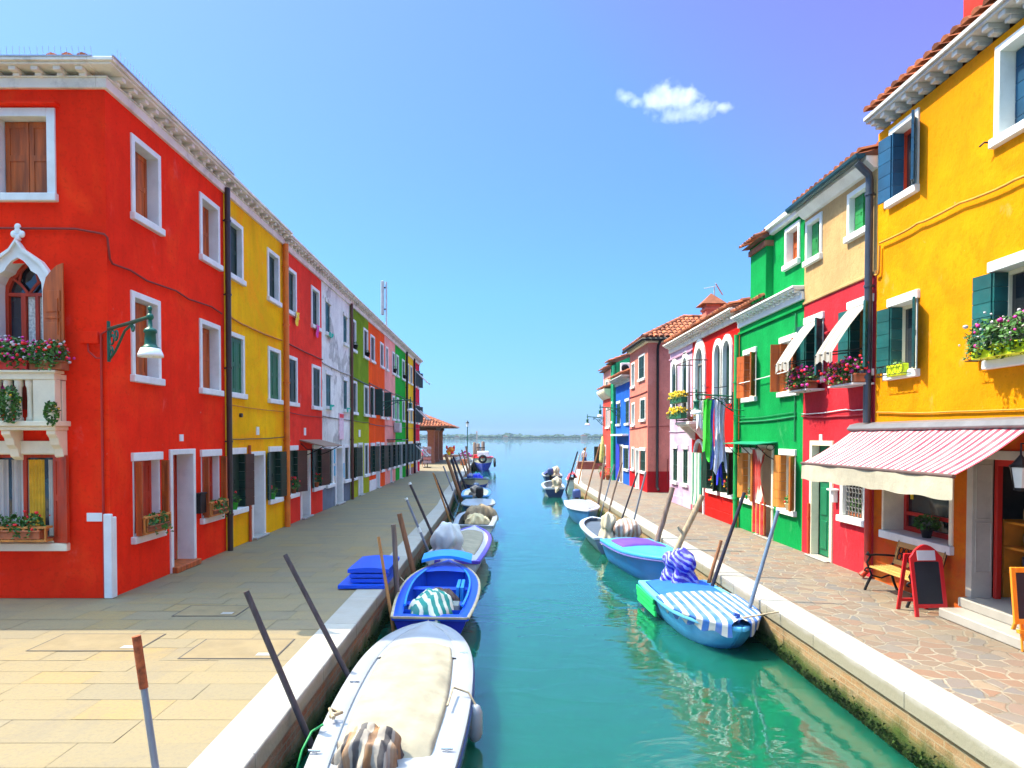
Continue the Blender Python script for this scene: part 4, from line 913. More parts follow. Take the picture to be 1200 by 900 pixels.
# ---- emerald house
h = House('emerald_house', 'emerald green house with orange shutters and a green attic storey', 'R', XR, RB[1], RB[2], 5.48, group='right row of painted houses'); p = h.p
for xn, xf_, yt, yb in ((886.7, 872.5, 406, 470), (936, 915, 389, 463)):
    rw(h, xn, xf_, yt, yb, fw=.05, dep=.15, fill='glass', sm=CREAM, lm=BROWNW, leaves=[('rb', .05), ('b', .30 if xn < 900 else .2, 165 if xn < 900 else 100), ('a', .3, 140)], style='plank', top='lintel')
for i, (xn, xf_) in enumerate(((887.5, 871), (933, 914.7))):
    a, b = yr(xn, 555), yr(xf_, 555); h.window(a, b, .72, 2.22, .05, .14, 'glass', CREAM, [('rb', .04), ('a', .3, 140), ('b', .25, 170)], 'plank', top='lintel', lm=OCHREW)
    pot_plant('pot_plant', ['cream pot with a small green plant left of the striped door curtain', 'cream pot with a red-tipped cactus right of the striped door curtain'][i], p(a + .3, .03, .842), .09, .13, paint('cream_pot', (.75, .6, .35), .6), ((REDFL, 3 * i),) if i else (), 90, .1, .14, group='cream pots on the emerald house')
a, b = yr(907, 560), yr(889, 560); h.door(a, b, 2.3, .09, .3, OCHREW, .05, wm=CREAM)
t = thing('door_curtain', 'red and white striped curtain hanging over the emerald house door', 'curtain', p((a + b) / 2, .1, 0))
CUR = stripes('red_curtain', (.55, .045, .03), (.66, .60, .46), .19, 1, .5)
w_ = (b - a)
obj('cloth', MB().grid(lambda q, r: p(b + .02 - (w_ * (.80 - .2 * sin(pi * min(1, r * 1.1)))) * q, .13 + .05 * sin(q * 20) * (1 - .3 * r), 2.18 - 1.35 * r), 40, 14), CUR, t)
obj('cloth', MB().grid(lambda q, r: p(b - .0 - w_ * .8 * q, .12 + .05 * sin(q * 19 + 1), .9 - .82 * r), 40, 8), stripes('yellow_curtain_stripe', (.5, .03, .03), (.78, .52, .10), .13, 1, .5), t)
obj('tie_rope', MB().tube([p(b + .05, .05, .93), p(b - .3, .17, .86), p(a - .15, .05, .80)], .014, 6), WHITE, t)
t = thing('door_canopy', 'green sheet canopy on curled brackets over the emerald house door', 'canopy', p((a + b) / 2, .3, 2.3)); c0, c1 = yr(911.5, 525), yr(868, 525)
obj('sheet', MB().prism([(0.003, 2.36), (.5, 2.315), (.5, 2.33), (.003, 2.385)], c0, c1, lambda o, u, z: p(u, o, z)), paint('green_sheet', (.01, .26, .13), .4), t)
for u in (c0 + .15, (c0 + c1) / 2, c1 - .15):
    m = MB().tube([p(u, .02, 1.95), p(u, .2, 2.05), p(u, .46, 2.30)], .012, 6); m.tube([p(u, .12 + .09 * cos(R(k)), 2.25 + .07 * sin(R(k))) for k in range(0, 400, 30)], .009, 5); obj('bracket', m, IRON, t)
h.cable([(RB[1] + .1, 4.0), (RB[2] - .3, 3.95)], .012, WHITE, o=.1); h.cable([(RB[1] + .3, 2.95), (RB[2] - .1, 2.9)], .022, paint('green_cable', (.004, .18, .06), .6)); h.cable([(RB[1] + .3, 3.05), (RB[2] - .1, 3.0)], .01, paint('green_cable', (.004, .18, .06), .6))
h.part('string_course', MB().box((RB[1], -.02, 5.30), (RB[2], .05, 5.36), p), EMER)
h.pipe(RB[2] - .06, 0, 5.3, paint('green_pipe', (.008, .30, .07), .5, .15, 4), .1, .065)
h.pipe(RB[1] + .35, 2.4, 5.25, paint('green_cable', (.004, .18, .06), .6), .03, .018, name='conduit')
for px, py in ((872.5, 488), (872, 481)): h.part('iron_stay', MB().tube([p(yr(px, py), 0, zr(px, py)), p(yr(px, py), .3, zr(px, py) + .02)], .015, 6), paint('green_cable', (.004, .18, .06), .6))
for pu, z in ((18.2, .9), (17.9, 1.05), (16.0, .8)): h.part('wall_peg', MB().box((pu - .06, 0, z), (pu + .06, .05, z + .04), p).box((pu - .02, 0, z - .15), (pu + .02, .03, z), p), EMER)
h.cornice(5.48, over=.26, step=.27, cw=.10, mat=WHITE, h=.27)
# attic storey and chimney breast
a0, a1 = RB[1], yr(906, 300); AT = 7.36
m = MB(); wa, wb = yr(938, 285), yr(920.5, 290); wz0, wz1 = zr(938, 308), zr(938, 257)
clip_grid(m, p, a0, a1, 5.79, AT, [(wa + .1, wb - .1, wz0 + .12, wz1 - .1)])
m.quad(p(a1, 0, 5.5), p(a1, -2.5, 5.5), p(a1, -2.5, AT + .8), p(a1, 0, AT)); h.part('attic_wall', m, EMER)
ops = h.ops.get(None, []); n0 = len(ops); h.window(wa, wb, wz0, wz1, .1, .2, 'closed', BROWNW, sill=.02); h.ops[None] = ops[:n0]
h.part('attic_cornice', MB().box((a0 + .02, -.05, AT), (a1 + .03, .12, AT + .1), p).box((a0 + .02, -.05, AT + .1), (a1 + .06, .2, AT + .2), p), WHITE, .008)
m = MB(); PT = [p(u, o, z) for u in (a0, a1 + .1) for o, z in ((.2, AT + .205), (-2.6, AT + 1.1), (-2.6, AT + .3))]
m.add(PT, [(0, 1, 2), (3, 5, 4), (0, 3, 4, 1), (0, 2, 5, 3), (1, 4, 5, 2)]); ar = h.part('attic_roof', m, GREEN2)
pc = lambda u, o, z: h.p(u, o, z + (.16 if z > 6 else 0))
c0, c1 = a1 + .002, yr(887.5, 300); co = .17
m = MB().box((c0, -.5, 5.86), (c1, co, 6.95), pc); m.box((c0 - .02, -.52, 7.08), (c1 + .02, co + .02, 7.2), pc); ch = h.part('chimney', m, EMER, .004)
h.part('brick_band', MB().box((c0 - .04, -.54, 6.95), (c1 + .04, co + .05, 7.08), pc), paint('band_brick', (.30, .11, .06), .85, .3, 9, .2), .004, ch)
m = MB(); m.prism([(co + .22, 7.12), (-.55, 7.62), (-.55, 7.5), (co + .02, 7.14)], c0 - .06, c1 + .08, lambda o, u, z: pc(u, o, z)); cr = h.part('chimney_roof', m, ROOFB, 0, ch)
m = MB(); A = V(pc(c0 - .06, co + .25, 7.135)); B = V(pc(c1 + .08, co + .25, 7.135)); U = V(pc(c0 - .06, -.55, 7.64)) - A; tiles(m, A, B - A, U, (B - A).length, lambda q: (0, U.length), .17, .28); h.part('roof_tiles', m, TERRA, 0, ch)
h.roof(5.80, over=.2, pitch=22, u0=a1 + .02, u1=RB[2]); h.finish([(0, 5.48, EMER, 'wall')])
m = MB().tube([(7.4, 16.8, 6.6), (7.4, 16.8, 7.9)], .02, 6); m.tube([(7.2, 16.4, 7.8), (7.5, 17.3, 7.85)], .012, 5)
for i in range(6): m.tube([(7.05 + i * .05, 16.5 + i * .14, 7.82), (7.45 + i * .05, 16.4 + i * .14, 7.82)], .007, 4)
obj('roof_aerial', m, IRON, None, label='small tv aerial above the emerald green chimney', cat='aerial', loc=(7.4, 16.8, 6.6))

# ---- scarlet house
h = House('balcony_house', 'scarlet house with white arched windows and a small balcony', 'R', XR, RB[2], RB[3], 5.72, group='right row of painted houses'); p = h.p
for x0, x1, yt in ((848.5, 856.7, 399), (838.5, 845.5, 404)):
    a, b = yr(x1, 430), yr(x0, 430); r = (b - a) / 2; zt = zr((x0 + x1) / 2, yt); h.arch((a + b) / 2, r, 3.45, zt - r * 1.1, .17, 1.1, DKGREEN, 'leaf', .12)
a, b = yr(824.7, 450), yr(816, 450); h.arch((a + b) / 2, (b - a) / 2, 3.02, zr(820, 408) - (b - a) / 2 * 1.25, .24, 1.25, None, 'glass', .08, name='balcony_door', wm=WHITE)
for i, (xn, xf_) in enumerate(((860.5, 848), (843, 830.5))):
    a, b = yr(xn, 550), yr(xf_, 550); h.window(a, b, .74, 2.2, .05, .1, 'glass', DKW, [('rb', .1), ('a', .35, 140), ('b', .35, 168)], 'plank', top='lintel', lm=DKGREEN)
    pot_plant('pot_plant', ['pot of red and yellow flowers on the scarlet house sill nearer the green pipe', 'pot of red and yellow flowers on the scarlet house sill nearer the arched door'][i], p(a + .3, .03, .862), .09, .16, TERRA, ((REDFL, 12), (YELFL, 8)), 70, .16, .2, group='flower pots on the scarlet house')
a, b = yr(825, 560), yr(814.5, 560); h.arch((a + b) / 2, (b - a) / 2, 0.0, 1.85, .10, .95, REDW, 'leaf', .1, name='arched_door', wm=WHITE)
t = thing('door_curtain', 'green and white striped curtain over the arched door under the balcony', 'curtain', p((a + b) / 2, .1, 0))
obj('cloth', MB().grid(lambda q, r: p(a + .02 + (b - a + .02) * q + .12 * max(0, r - .75), .08 + .05 * sin(q * 22) + .25 * max(0, r - .8), 1.98 - 1.75 * r), 40, 12), stripes('green_curtain', (.02, .24, .16), (.72, .74, .62), .17, 1, .5), t)
h.part('plinth', MB().box((RB[2] + .03, -.01, 0), (yr(828, 590), .03, .28), p), SCAR, .006)
# balcony
q0, q1, bo = 21.75, 23.45, .6; bz = 3.0
t = h.part('balcony', MB().box((q0, -.02, bz - .1), (q1, bo, bz), p).box((q0 + .06, -.02, bz - .15), (q1 - .06, bo - .06, bz - .1), p), STONE, .01)
for u in (q0 + .2, q1 - .34): h.part('corbel', MB().prism([(0, bz - .15), (bo - .1, bz - .15), (bo - .16, bz - .22), (.25, bz - .38), (.12, bz - .55), (0, bz - .6)], u, u + .14, lambda o, uu, z: p(uu, o, z)), STONE, .006, t)
m = MB()
for z in (bz + .05, bz + .92): m.tube([p(q0 + .03, 0, z), p(q0 + .03, bo - .03, z), p(q1 - .03, bo - .03, z), p(q1 - .03, 0, z)], .016, 6)
for i in range(15): u = q0 + .03 + (q1 - q0 - .06) * i / 14; m.tube([p(u, bo - .03, bz + .05), p(u, bo - .03, bz + .92)], .009, 5)
for o in (.15, .3, .45):
    for u in (q0 + .03, q1 - .03): m.tube([p(u, o, bz + .05), p(u, o, bz + .92)], .009, 5)
m.tube([p(q0 + .03, bo - .03, bz), p(q0 + .03, bo - .03, bz + 1.95), p(q1 - .03, bo - .03, bz + 1.95), p(q1 - .03, bo - .03, bz)], .018, 6)
for u in (q0 + .03, q1 - .03): m.tube([p(u, 0, bz + 1.95), p(u, bo - .03, bz + 1.95)], .018, 6)
h.part('balcony_railing', m, paint('rusty_iron', (.05, .025, .02), .7, .3, 6), 0, t)
for lb, z, o in (('box of yellow flowers hanging on the balcony railing', bz + .62, bo + .06), ('box of yellow flowers at the balcony floor edge', bz + .1, bo + .08)):
    planter('flower_box', lb, p, q0 + .3, q1 + .1, o, z, .18, paint('green_box', (.01, .12, .05), .5), ((YELFL, 150),), 320, .14, .15, 0, 'flower box', 'yellow flower boxes of the balcony', .03, .04)
pot_plant('pot_plant', 'small mixed pot plant on the balcony floor', p(q0 + .5, .42, bz), .1, .14, TERRA, ((YELFL, 5),), 120, .18, .16)
h.cable([(RB[2], 3.9), (RB[2] + 1.1, 3.95)], .012, IRON, o=.35)
h.cornice(5.72, over=.3, step=.3, cw=.1, mat=STONE, h=.3, u1=RB[4]); h.roof(6.06, over=.2, pitch=16, u1=RB[4])
h.finish([(0, 5.72, SCAR, 'wall')])
wall_lamp('green street lamp on a scrolled bracket at the drainpipe of the emerald house', (XR - .17, RB[2] + .02, 3.62), (-1, 0, 0), 1.0, rise=.05, sc=.8)
# ---- lilac house
h = House('lilac_house', 'narrow lilac house with two white arched windows, left of the balcony', 'R', XR, RB[3], RB[4], 5.72, group='right row of painted houses'); p = h.p
for x0, x1, yt in ((801, 806, 419), (788.5, 793.2, 426)):
    a, b = yr(x1, 450), yr(x0, 450); r = (b - a) / 2; h.arch((a + b) / 2, r, 3.3, zr((x0 + x1) / 2, yt) - r * 1.3, .16, 1.3, DKGREEN, 'louver', .06)
for x0, x1 in ((800, 806.7), (788.3, 794.4)):
    a, b = yr(x1, 540), yr(x0, 540); h.window(a, b, .72, 2.2, .06, .08, 'closed', DKGREEN, style='louver', top='lintel')
h.part('plinth', MB().box((RB[3] + .02, -.01, 0), (RB[4], .03, .3), p), LILAC, .006); h.cable([(RB[3], 2.72), (RB[4], 2.7)], .015, paint('lilac_cable', (.5, .35, .45)))
h.part('string_course', MB().box((RB[3], -.01, 5.45), (RB[4], .05, 5.5), p), paint('lilac_line', (.45, .25, .35)))
h.finish([(0, 5.72, LILAC, 'wall')])
# roof chimney and aerial of the pair
t = thing('roof_chimney', 'small pink chimney with a pyramid tiled cap behind the white cornice', 'chimney', (7.02, 23.0, 5.8))
obj('stack', MB().box((6.78, 22.76, 5.9), (7.26, 23.24, 6.95)), SALM, t, bevel=.01); obj('vent', MB().box((6.74, 22.72, 6.72), (7.30, 23.28, 6.80)).box((6.80, 22.75, 6.80), (7.24, 23.25, 6.9)), SALM, t)
m = MB(); e = .42; cx, cy, z = 7.02, 23.0, 6.9; m.add([(cx - e, cy - e, z), (cx + e, cy - e, z), (cx + e, cy + e, z), (cx - e, cy + e, z), (cx, cy, z + .42)], [(0, 1, 4), (1, 2, 4), (2, 3, 4), (3, 0, 4), (3, 2, 1, 0)]); obj('cap', m, TERRA, t, bevel=.01)
m = MB().tube([(7.25, 23.4, 6.2), (7.25, 23.4, 7.65)], .02, 6); m.tube([(7.2, 23.1, 7.66), (7.75, 24.1, 7.5)], .025, 6); m.tube([(6.9, 23.4, 7.56), (7.3, 23.4, 7.64)], .01, 4)
obj('roof_aerial', m, GREYSTONE, None, label='thin tv aerial rising behind the pink pyramid chimney', cat='aerial', loc=(7.25, 23.4, 6.2))
# ---- salmon house across the alley
S0, S1 = yr(759, 480), yr(738, 480)
h = House('salmon_house', 'salmon pink house with hipped tile roof and dark red base, across the alley', 'R', XR, S0, S1, 6.85, group='right row of painted houses'); p = h.p
for x0, x1, z0, z1, f in ((740, 744, 4.9, 6.2, 'half'), (748.5, 755.7, 5.1, 6.35, 'closed'), (740.7, 744.2, 3.0, 4.2, 'half'), (750.5, 756.7, 3.2, 4.3, 'closed'), (740.7, 744, .8, 2.0, 'half')):
    a, b = yr(x1, 480), yr(x0, 480); h.window(a, b, z0, z1, .09, .06 if f == 'closed' else .2, f, DKGREEN, style='louver')
a, b = yr(756.7, 540), yr(750.3, 540); h.window(a, b, .8, 2.0, .06, .05, 'closed', DKGREEN, style='louver', top='lintel')
h.door(yr(749.6, 550), yr(745.3, 550), 1.95, .1, .2, paint('grey_white_door', (.6, .6, .6)), .04, knob=False)
q = frame('S', S0); m = MB(); XE = 13.0
clip_grid(m, q, XR, XE, .95, 6.85, []); h.part('flank_wall', m, SALM); m = MB(); clip_grid(m, q, XR, XE, 0, .95, []); h.part('flank_dado', m, DKRED)
m = MB().tube([(XR + .5, S0 - .32, 6.78), (XR + .42, S0 - .2, 6.6), (XR + .42, S0 - .1, 6.4), (XR + .42, S0 - .1, .25), (XR + .46, S0 - .22, .12)], .06, 8); h.part('drainpipe', m, IRON)
h.cable([(S0 + .05, 3.0), (S1, 2.9)], .02, paint('dark_red_cable', (.22, .02, .014), .7)); h.cable([(S0 + .05, 4.55), (S1, 4.5)], .02, paint('dark_red_cable', (.22, .02, .014), .7))
m = MB().tube([(XR + .05, S0 - .03, 2.95), (XR + 1.2, S0 - .03, 3.0), (XR + 1.9, S0 - .03, 3.0)], .015, 5).tube([(XR + .9, S0 - .03, .4), (XR + .9, S0 - .03, 1.5), (XR + 1.05, S0 - .03, 1.52)], .015, 5); h.part('cable', m, paint('dark_red_cable', (.22, .02, .014), .7))
ov = .28; ez = 6.9; x0, x1, y0, y1 = XR - ov, XE, S0 - ov, S1 + ov; ym = (y0 + y1) / 2; rh = (y1 - y0) / 2; rz = ez + rh * tan(R(28)); hx = x0 + rh
m = MB(); P8 = [(x0, y0, ez), (x1, y0, ez), (x1, y1, ez), (x0, y1, ez), (hx, ym, rz), (x1, ym, rz)]; m.add(P8, [(0, 1, 5, 4), (2, 3, 4, 5), (3, 0, 4), (1, 2, 5), (3, 2, 1, 0)]); ro = h.part('roof', m, ROOFB)
m = MB(); U = V((0, rh, rz - ez)); SL = U.length; L = x1 - x0
tiles(m, (x0, y0, ez + .01), (1, 0, 0), U, L, lambda s: (0, min(SL, s / rh * SL)), .24, .38)
tiles(m, (x0, y1, ez + .01), (0, -1, 0), V((rh, 0, rz - ez)), y1 - y0, lambda s: (0, min(s, y1 - y0 - s) / rh * SL), .24, .38)
n = 16
for A, B in (((x0, y0, ez + .05), (hx, ym, rz + .05)), ((hx, ym, rz + .05), (x1, ym, rz + .05)), ((x0, y1, ez + .05), (hx, ym, rz + .05))):
    A, B = V(A), V(B); k = max(3, int((B - A).length / .38))
    for i in range(k): m.tube([A.lerp(B, i / k), A.lerp(B, (i + 1.1) / k)], [.12, .095], 8)
h.part('roof_tiles', m, TERRA, 0, ro)
g = MB(); g.tube([(x0 - .02, y1, ez - .06), (x0 - .02, y0 - .02, ez - .06), (x1, y0 - .02, ez - .06)], .075, 8); h.part('gutter', g, IRON)
h.part('eaves_board', MB().box((XR - .16, S0 - .16, 6.72), (XE, S0 - .004, 6.85)).box((XR - .16, S0 - .004, 6.72), (XR - .004, S1, 6.85)), CREAM)
h.finish([(.95, 6.85, SALM, 'wall'), (0, .95, DKRED, 'dado')], sides=(False, True))
# ---- blue house and the far ones
B1, G1, E1 = yr(721.5, 500), yr(715.5, 500), yr(706.5, 500)
h = House('blue_house', 'bright blue house with dark green shutters beyond the salmon house', 'R', XR, S1, B1, 5.35, group='right row of painted houses'); p = h.p
for x0, x1, z0, z1 in ((723, 727.2, 3.1, 4.5), (733, 737.4, 3.1, 4.5), (731.5, 737, .7, 2.05)):
    a, b = yr(x1, 500), yr(x0, 500); h.window(a, b, z0, z1, .08, .05, 'closed', DKGREEN, style='louver', top='lintel')
h.door(yr(730.5, 540), yr(726.5, 540), 2.1, .12, .25, OCHREW, .04, knob=False)
t = thing('door_curtain', 'deep blue curtain hanging in the blue house doorway', 'curtain', p(yr(727, 540), .1, 0)); a, b = yr(727.5, 540), yr(724, 540)
obj('cloth', MB().grid(lambda q, r: p(a + (b - a) * q, .08 + .04 * sin(q * 20), 2.1 - 1.9 * r), 24, 6), paint('deep_blue_cloth', (.02, .04, .5), .8), t)
h.part('canopy', MB().box((S1 + .3, 0, 2.55), (B1 - .3, .35, 2.65), p), WHITE, .01)
h.cornice(5.35, over=.45, step=.4, mat=GREYSTONE, h=.3); h.roof(5.69, over=.4, pitch=20); h.finish([(0, 5.35, BLUE, 'wall')])
h = House('green_gable_house', 'sea green house showing an air-conditioned side wall above the blue house', 'R', XR, B1, G1, 6.75, group='right row of painted houses'); p = h.p
q = frame('S', B1 - .004); m = MB(); m.add([q(XR, 0, 0), q(XR + 6, 0, 0), q(XR + 6, 0, 6.9), q(XR + 3, 0, 8.0), q(XR, 0, 6.75)], [(0, 1, 2, 3, 4)]); h.part('side_wall', m, GREEN2)
m = MB().box((6.78, .02, 6.1), (7.32, .34, 6.72), q); ac = h.part('air_conditioner', m, WHITE, .02); h.part('fan_grille', MB().lathe([(.0, .0), (.1, .01), (.22, .0)], q(7.02, .345, 6.41), 20, mat=Matrix.Rotation(R(90), 3, 'X')), IRON, parent=ac)
h.pipe(B1 + .12, 0, 6.6, paint('sea_green_pipe', (.01, .32, .16), .5), .1, .09)
h.window(yr(719.3, 500), yr(717.2, 500), 3.3, 4.6, .08, .05, 'closed', DKGREEN, top='lintel'); h.roof(6.8, over=.3, pitch=20, depth=6); h.finish([(0, 6.75, GREEN2, 'wall')], sides=(False, True))
h = House('red_end_house', 'red house with a curved cream cornice at the far right end', 'R', XR, G1, E1, 4.85, group='right row of painted houses'); p = h.p
for x0, x1, z0, z1 in ((710.5, 712.4, 3.0, 4.3), (713.3, 714.8, 3.0, 4.3), (708, 710.5, .7, 2.0)):
    a, b = yr(x1, 500), yr(x0, 500); h.window(a, b, z0, z1, .1, .12, 'half', MIDGREEN, leaves=[('b', .6, 90)] if z0 < 1 else (), style='plank', lm=DKGREEN)
m = MB()
for i in range(8):
    z = 4.85 + .07 * i; o = .05 + .35 * sin(i / 7 * pi / 2); m.box((G1 + .01, -.1, z), (E1 + .1, o, z + .07), p)
h.part('cornice', m, CREAM); h.roof(5.42, over=.35, pitch=16); h.finish([(0, 4.85, plaster('far_red_render', (.66, .08, .06)), 'wall')])
h = House('pink_tower_house', 'narrow pink house rising behind the red house at the far right end', 'R', 7.05, E1 + .2, E1 + 3.2, 6.9, group='right row of painted houses'); h.window(E1 + 1, E1 + 2, 5.3, 6.3, .1, .15, 'closed', DKW); h.roof(6.92, over=.3, pitch=24); h.finish([(0, 6.9, PINK1, 'wall')])
wall_lamp('green street lamp on the blue house at the far right', (XR - .02, yr(727, 485), 4.05), (-1, 0, 0), 1.1, rise=.1)
wall_lamp('green street lamp on the far red house beside the lagoon', (XR - .02, yr(708, 492), 3.7), (-1, 0, 0), 1.05, rise=.1)
# ---- laundry
t = thing('clothes_rack', 'iron clothes rail reaching out from the scarlet house', 'clothes rail', (XR, 19.2, 3.55))
obj('rail', MB().tube([(XR, 19.2, 3.56), (5.5, 19.2, 3.56)], .012, 6).tube([(XR, 19.45, 3.56), (5.5, 19.45, 3.56), (5.5, 19.2, 3.56)], .012, 6), IRON, t); obj('brace', MB().tube([(XR, 19.3, 3.2), (6.0, 19.3, 3.56)], .012, 6), IRON, t)
def hang(lb, x0, x1, y, zt, zb, col, cat='laundry', nm='hanging_cloth', shape=None, w=None):
    mt = col if not isinstance(col, tuple) else paint('cloth_' + lb.split()[0] + lb.split()[1], col, .85, .14, 5, .3)
    f = lambda a, b: (x0 + (x1 - x0) * (.5 + (a - .5) * (1 - .25 * sin(pi * b) + (shape or 0) * b)), y + .05 * sin(a * 13 + b * 3) + .04 * sin(b * 5), zt - (zt - zb) * b * (1 - .10 * sin(a * 7 + x0 * 9)) - (.04 * sin(a * pi * 3) if b == 0 else 0))
    obj(nm, MB().grid(f, 20, 22), mt, None, label=lb, cat=cat, group='laundry drying beside the balcony', loc=((x0 + x1) / 2, y, zb))
hang('short white top hanging at the outer end of the clothes rail', 5.52, 5.72, 19.42, 3.55, 2.75, (.78, .72, .80))
hang('bright green garment hanging from the clothes rail', 5.66, 5.92, 19.2, 3.57, 1.95, (.06, .72, .05), shape=.2)
hang('blue trousers hanging in the middle of the clothes rail', 5.80, 6.0, 19.21, 3.57, 1.75, (.10, .18, .60), shape=-.2)
hang('short white towel hanging in front of the pale blue sheet', 5.98, 6.16, 19.16, 3.58, 2.5, (.82, .82, .86))
hang('long pale blue sheet hanging nearest the wall', 5.98, 6.34, 19.24, 3.6, 1.62, (.50, .56, .72), shape=.1)
hang('deep blue garment hanging below the pale blue sheet', 6.08, 6.28, 19.36, 2.4, 1.25, (.02, .03, .55))
# ================================================================== GROUND, QUAYS, WATER
def pw(tab, y):
    for (a, b), (c, d) in zip(tab, tab[1:]):
        if y <= c: return b + (d - b) * max(0, (y - a)) / (c - a)
    return tab[-1][1]
LT = [(-6, -1.94), (25, -1.94), (31, -2.2), (43, -2.45), (60, -2.75), (84, -3.0)]
RT = [(-6, 3.94), (37.5, 3.94), (52, 5.7), (57, 6.3)]
kl = lambda y: pw(LT, y); kr = lambda y: pw(RT, y)
def slab_mat():
    m, nt, bs = newmat('paving_slabs', .75, 0, .3)
    at = nn(nt, 'ShaderNodeAttribute', attribute_name='rnd').outputs['Fac']; p = pos(nt)
    c = ramp(nt, at, [(0, (.185, .15, .088)), (.25, (.212, .163, .083)), (.6, (.222, .168, .083)), (.88, (.25, .172, .065)), (1, (.195, .158, .095))])
    c = mix(nt, mth(nt, 'MULTIPLY', ramp(nt, nz(nt, p, 1.7, 8, .65), [(.35, 0), (.7, 1)]), .45), c, (.20, .165, .10))
    c = mix(nt, mth(nt, 'MULTIPLY', ramp(nt, nz(nt, p, 26, 6, .7), [(.5, 0), (.62, 1)]), .4), c, (.14, .115, .085))
    c = mix(nt, mth(nt, 'MULTIPLY', ramp(nt, nz(nt, p, .8, 9, .7, .8), [(.5, 0), (.62, 1)]), .4), c, (.15, .125, .09)); c = mix(nt, mth(nt, 'MULTIPLY', ramp(nt, nz(nt, p, 7, 5, .6), [(.70, 0), (.74, 1)]), .6), c, (.10, .085, .07))
    nt.links.new(c, bs.inputs['Base Color']); bump(nt, bs, nz(nt, p, 22, 6, .65), .25, .015); return m
m = MB(); y = -6.0
while y < 84:
    d = RND.choice((.36, .42, .46)); x1 = kl(y + d / 2) - .425; x0 = XL - .12 if 10.3 < y < 50 else -19
    x = x1; tilt = RND.uniform(-.002, .002)
    while x > x0:
        w = RND.uniform(.5, 1.25); xa = max(x0, x - w); r = RND.random(); g = .003
        m.add([(xa + g, y + g, RND.uniform(-.002, .002)), (x - g, y + g, RND.uniform(-.002, .002)), (x - g, y + d - g, RND.uniform(-.002, .002)), (xa + g, y + d - g, RND.uniform(-.002, .002))], [(0, 1, 2, 3)], r); x -= w
    y += d
obj('pavement', m, slab_mat(), None, kind='structure')
m = MB(); ys = [-6, 25, 31, 43, 60, 84]
for a, b in zip(ys, ys[1:]): m.quad((-40, a, -.012), (kl(a) - .02, a, -.012), (kl(b) - .02, b, -.012), (-40, b, -.012))
m.quad((-40, 84, -.012), (-3.02, 84, -.012), (-3.02, 84, -3), (-40, 84, -3))
obj('ground', m, paint('joint_mortar', (.13, .115, .09), .9, .2, 6), None, kind='structure')
def crazy():
    m, nt, bs = newmat('crazy_paving', .7, 0, .35); p0 = pos(nt, (1, 1, 0))
    nx = nn(nt, 'ShaderNodeTexNoise'); nt.links.new(p0, nx.inputs['Vector']); nx.inputs['Scale'].default_value = 3.5; nx.inputs['Detail'].default_value = 3
    va = nn(nt, 'ShaderNodeVectorMath', operation='MULTIPLY_ADD'); nt.links.new(nx.outputs['Color'], va.inputs[0]); va.inputs[1].default_value = (.16, .16, 0); nt.links.new(p0, va.inputs[2])
    def vor(feat):
        v = nn(nt, 'ShaderNodeTexVoronoi', feature=feat, voronoi_dimensions='2D'); nt.links.new(va.outputs[0], v.inputs['Vector']); v.inputs['Scale'].default_value = 4.4; v.inputs['Randomness'].default_value = .9; return v
    col = sepz(nt, vor('F1').outputs['Color'], 0); edge = vor('DISTANCE_TO_EDGE').outputs['Distance']
    c = ramp(nt, col, [(.1, (.16, .116, .08)), (.25, (.2, .112, .068)), (.4, (.152, .136, .116)), (.55, (.192, .148, .096)), (.7, (.216, .14, .088)), (.82, (.116, .12, .12)), (.95, (.224, .172, .112))])
    c = mix(nt, mth(nt, 'MULTIPLY', ramp(nt, nz(nt, pos(nt), 9, 8, .65), [(.35, 0), (.7, 1)]), .5), c, (.14, .115, .085))
    e = mth(nt, 'ADD', edge, mth(nt, 'MULTIPLY', mth(nt, 'SUBTRACT', nz(nt, p0, 30, 3), .5), .03))
    c = mix(nt, ramp(nt, e, [(.045, 1), (.075, 0)]), c, mix(nt, ramp(nt, nz(nt, pos(nt), 2.2, 8, .7), [(.38, 0), (.62, 1)]), (.13, .11, .08), (.27, .235, .17)))
    nt.links.new(c, bs.inputs['Base Color'])
    c = mix(nt, mth(nt, 'MULTIPLY', ramp(nt, nz(nt, p0, .55, 8, .65), [(.45, 0), (.65, 1)]), .35), c, (.11, .095, .075)); nt.links.new(c, bs.inputs['Base Color']); hgt = mth(nt, 'ADD', ramp(nt, e, [(.03, 0), (.08, 1)]), mth(nt, 'MULTIPLY', nz(nt, pos(nt), 24, 5), .4)); bump(nt, bs, hgt, .5, .012); return m
m = MB(); ys = [-6, 37.5, 52, 57]
for a, b in zip(ys, ys[1:]): m.quad((kr(a) + .44, a, 0), (40, a, 0), (40, b, 0), (kr(b) + .44, b, 0))
m.quad((kr(57) + .4, 57, 0), (40, 57, 0), (40, 57, -3), (kr(57) + .4, 57, -3))
obj('pavement', m, crazy(), None, kind='structure')
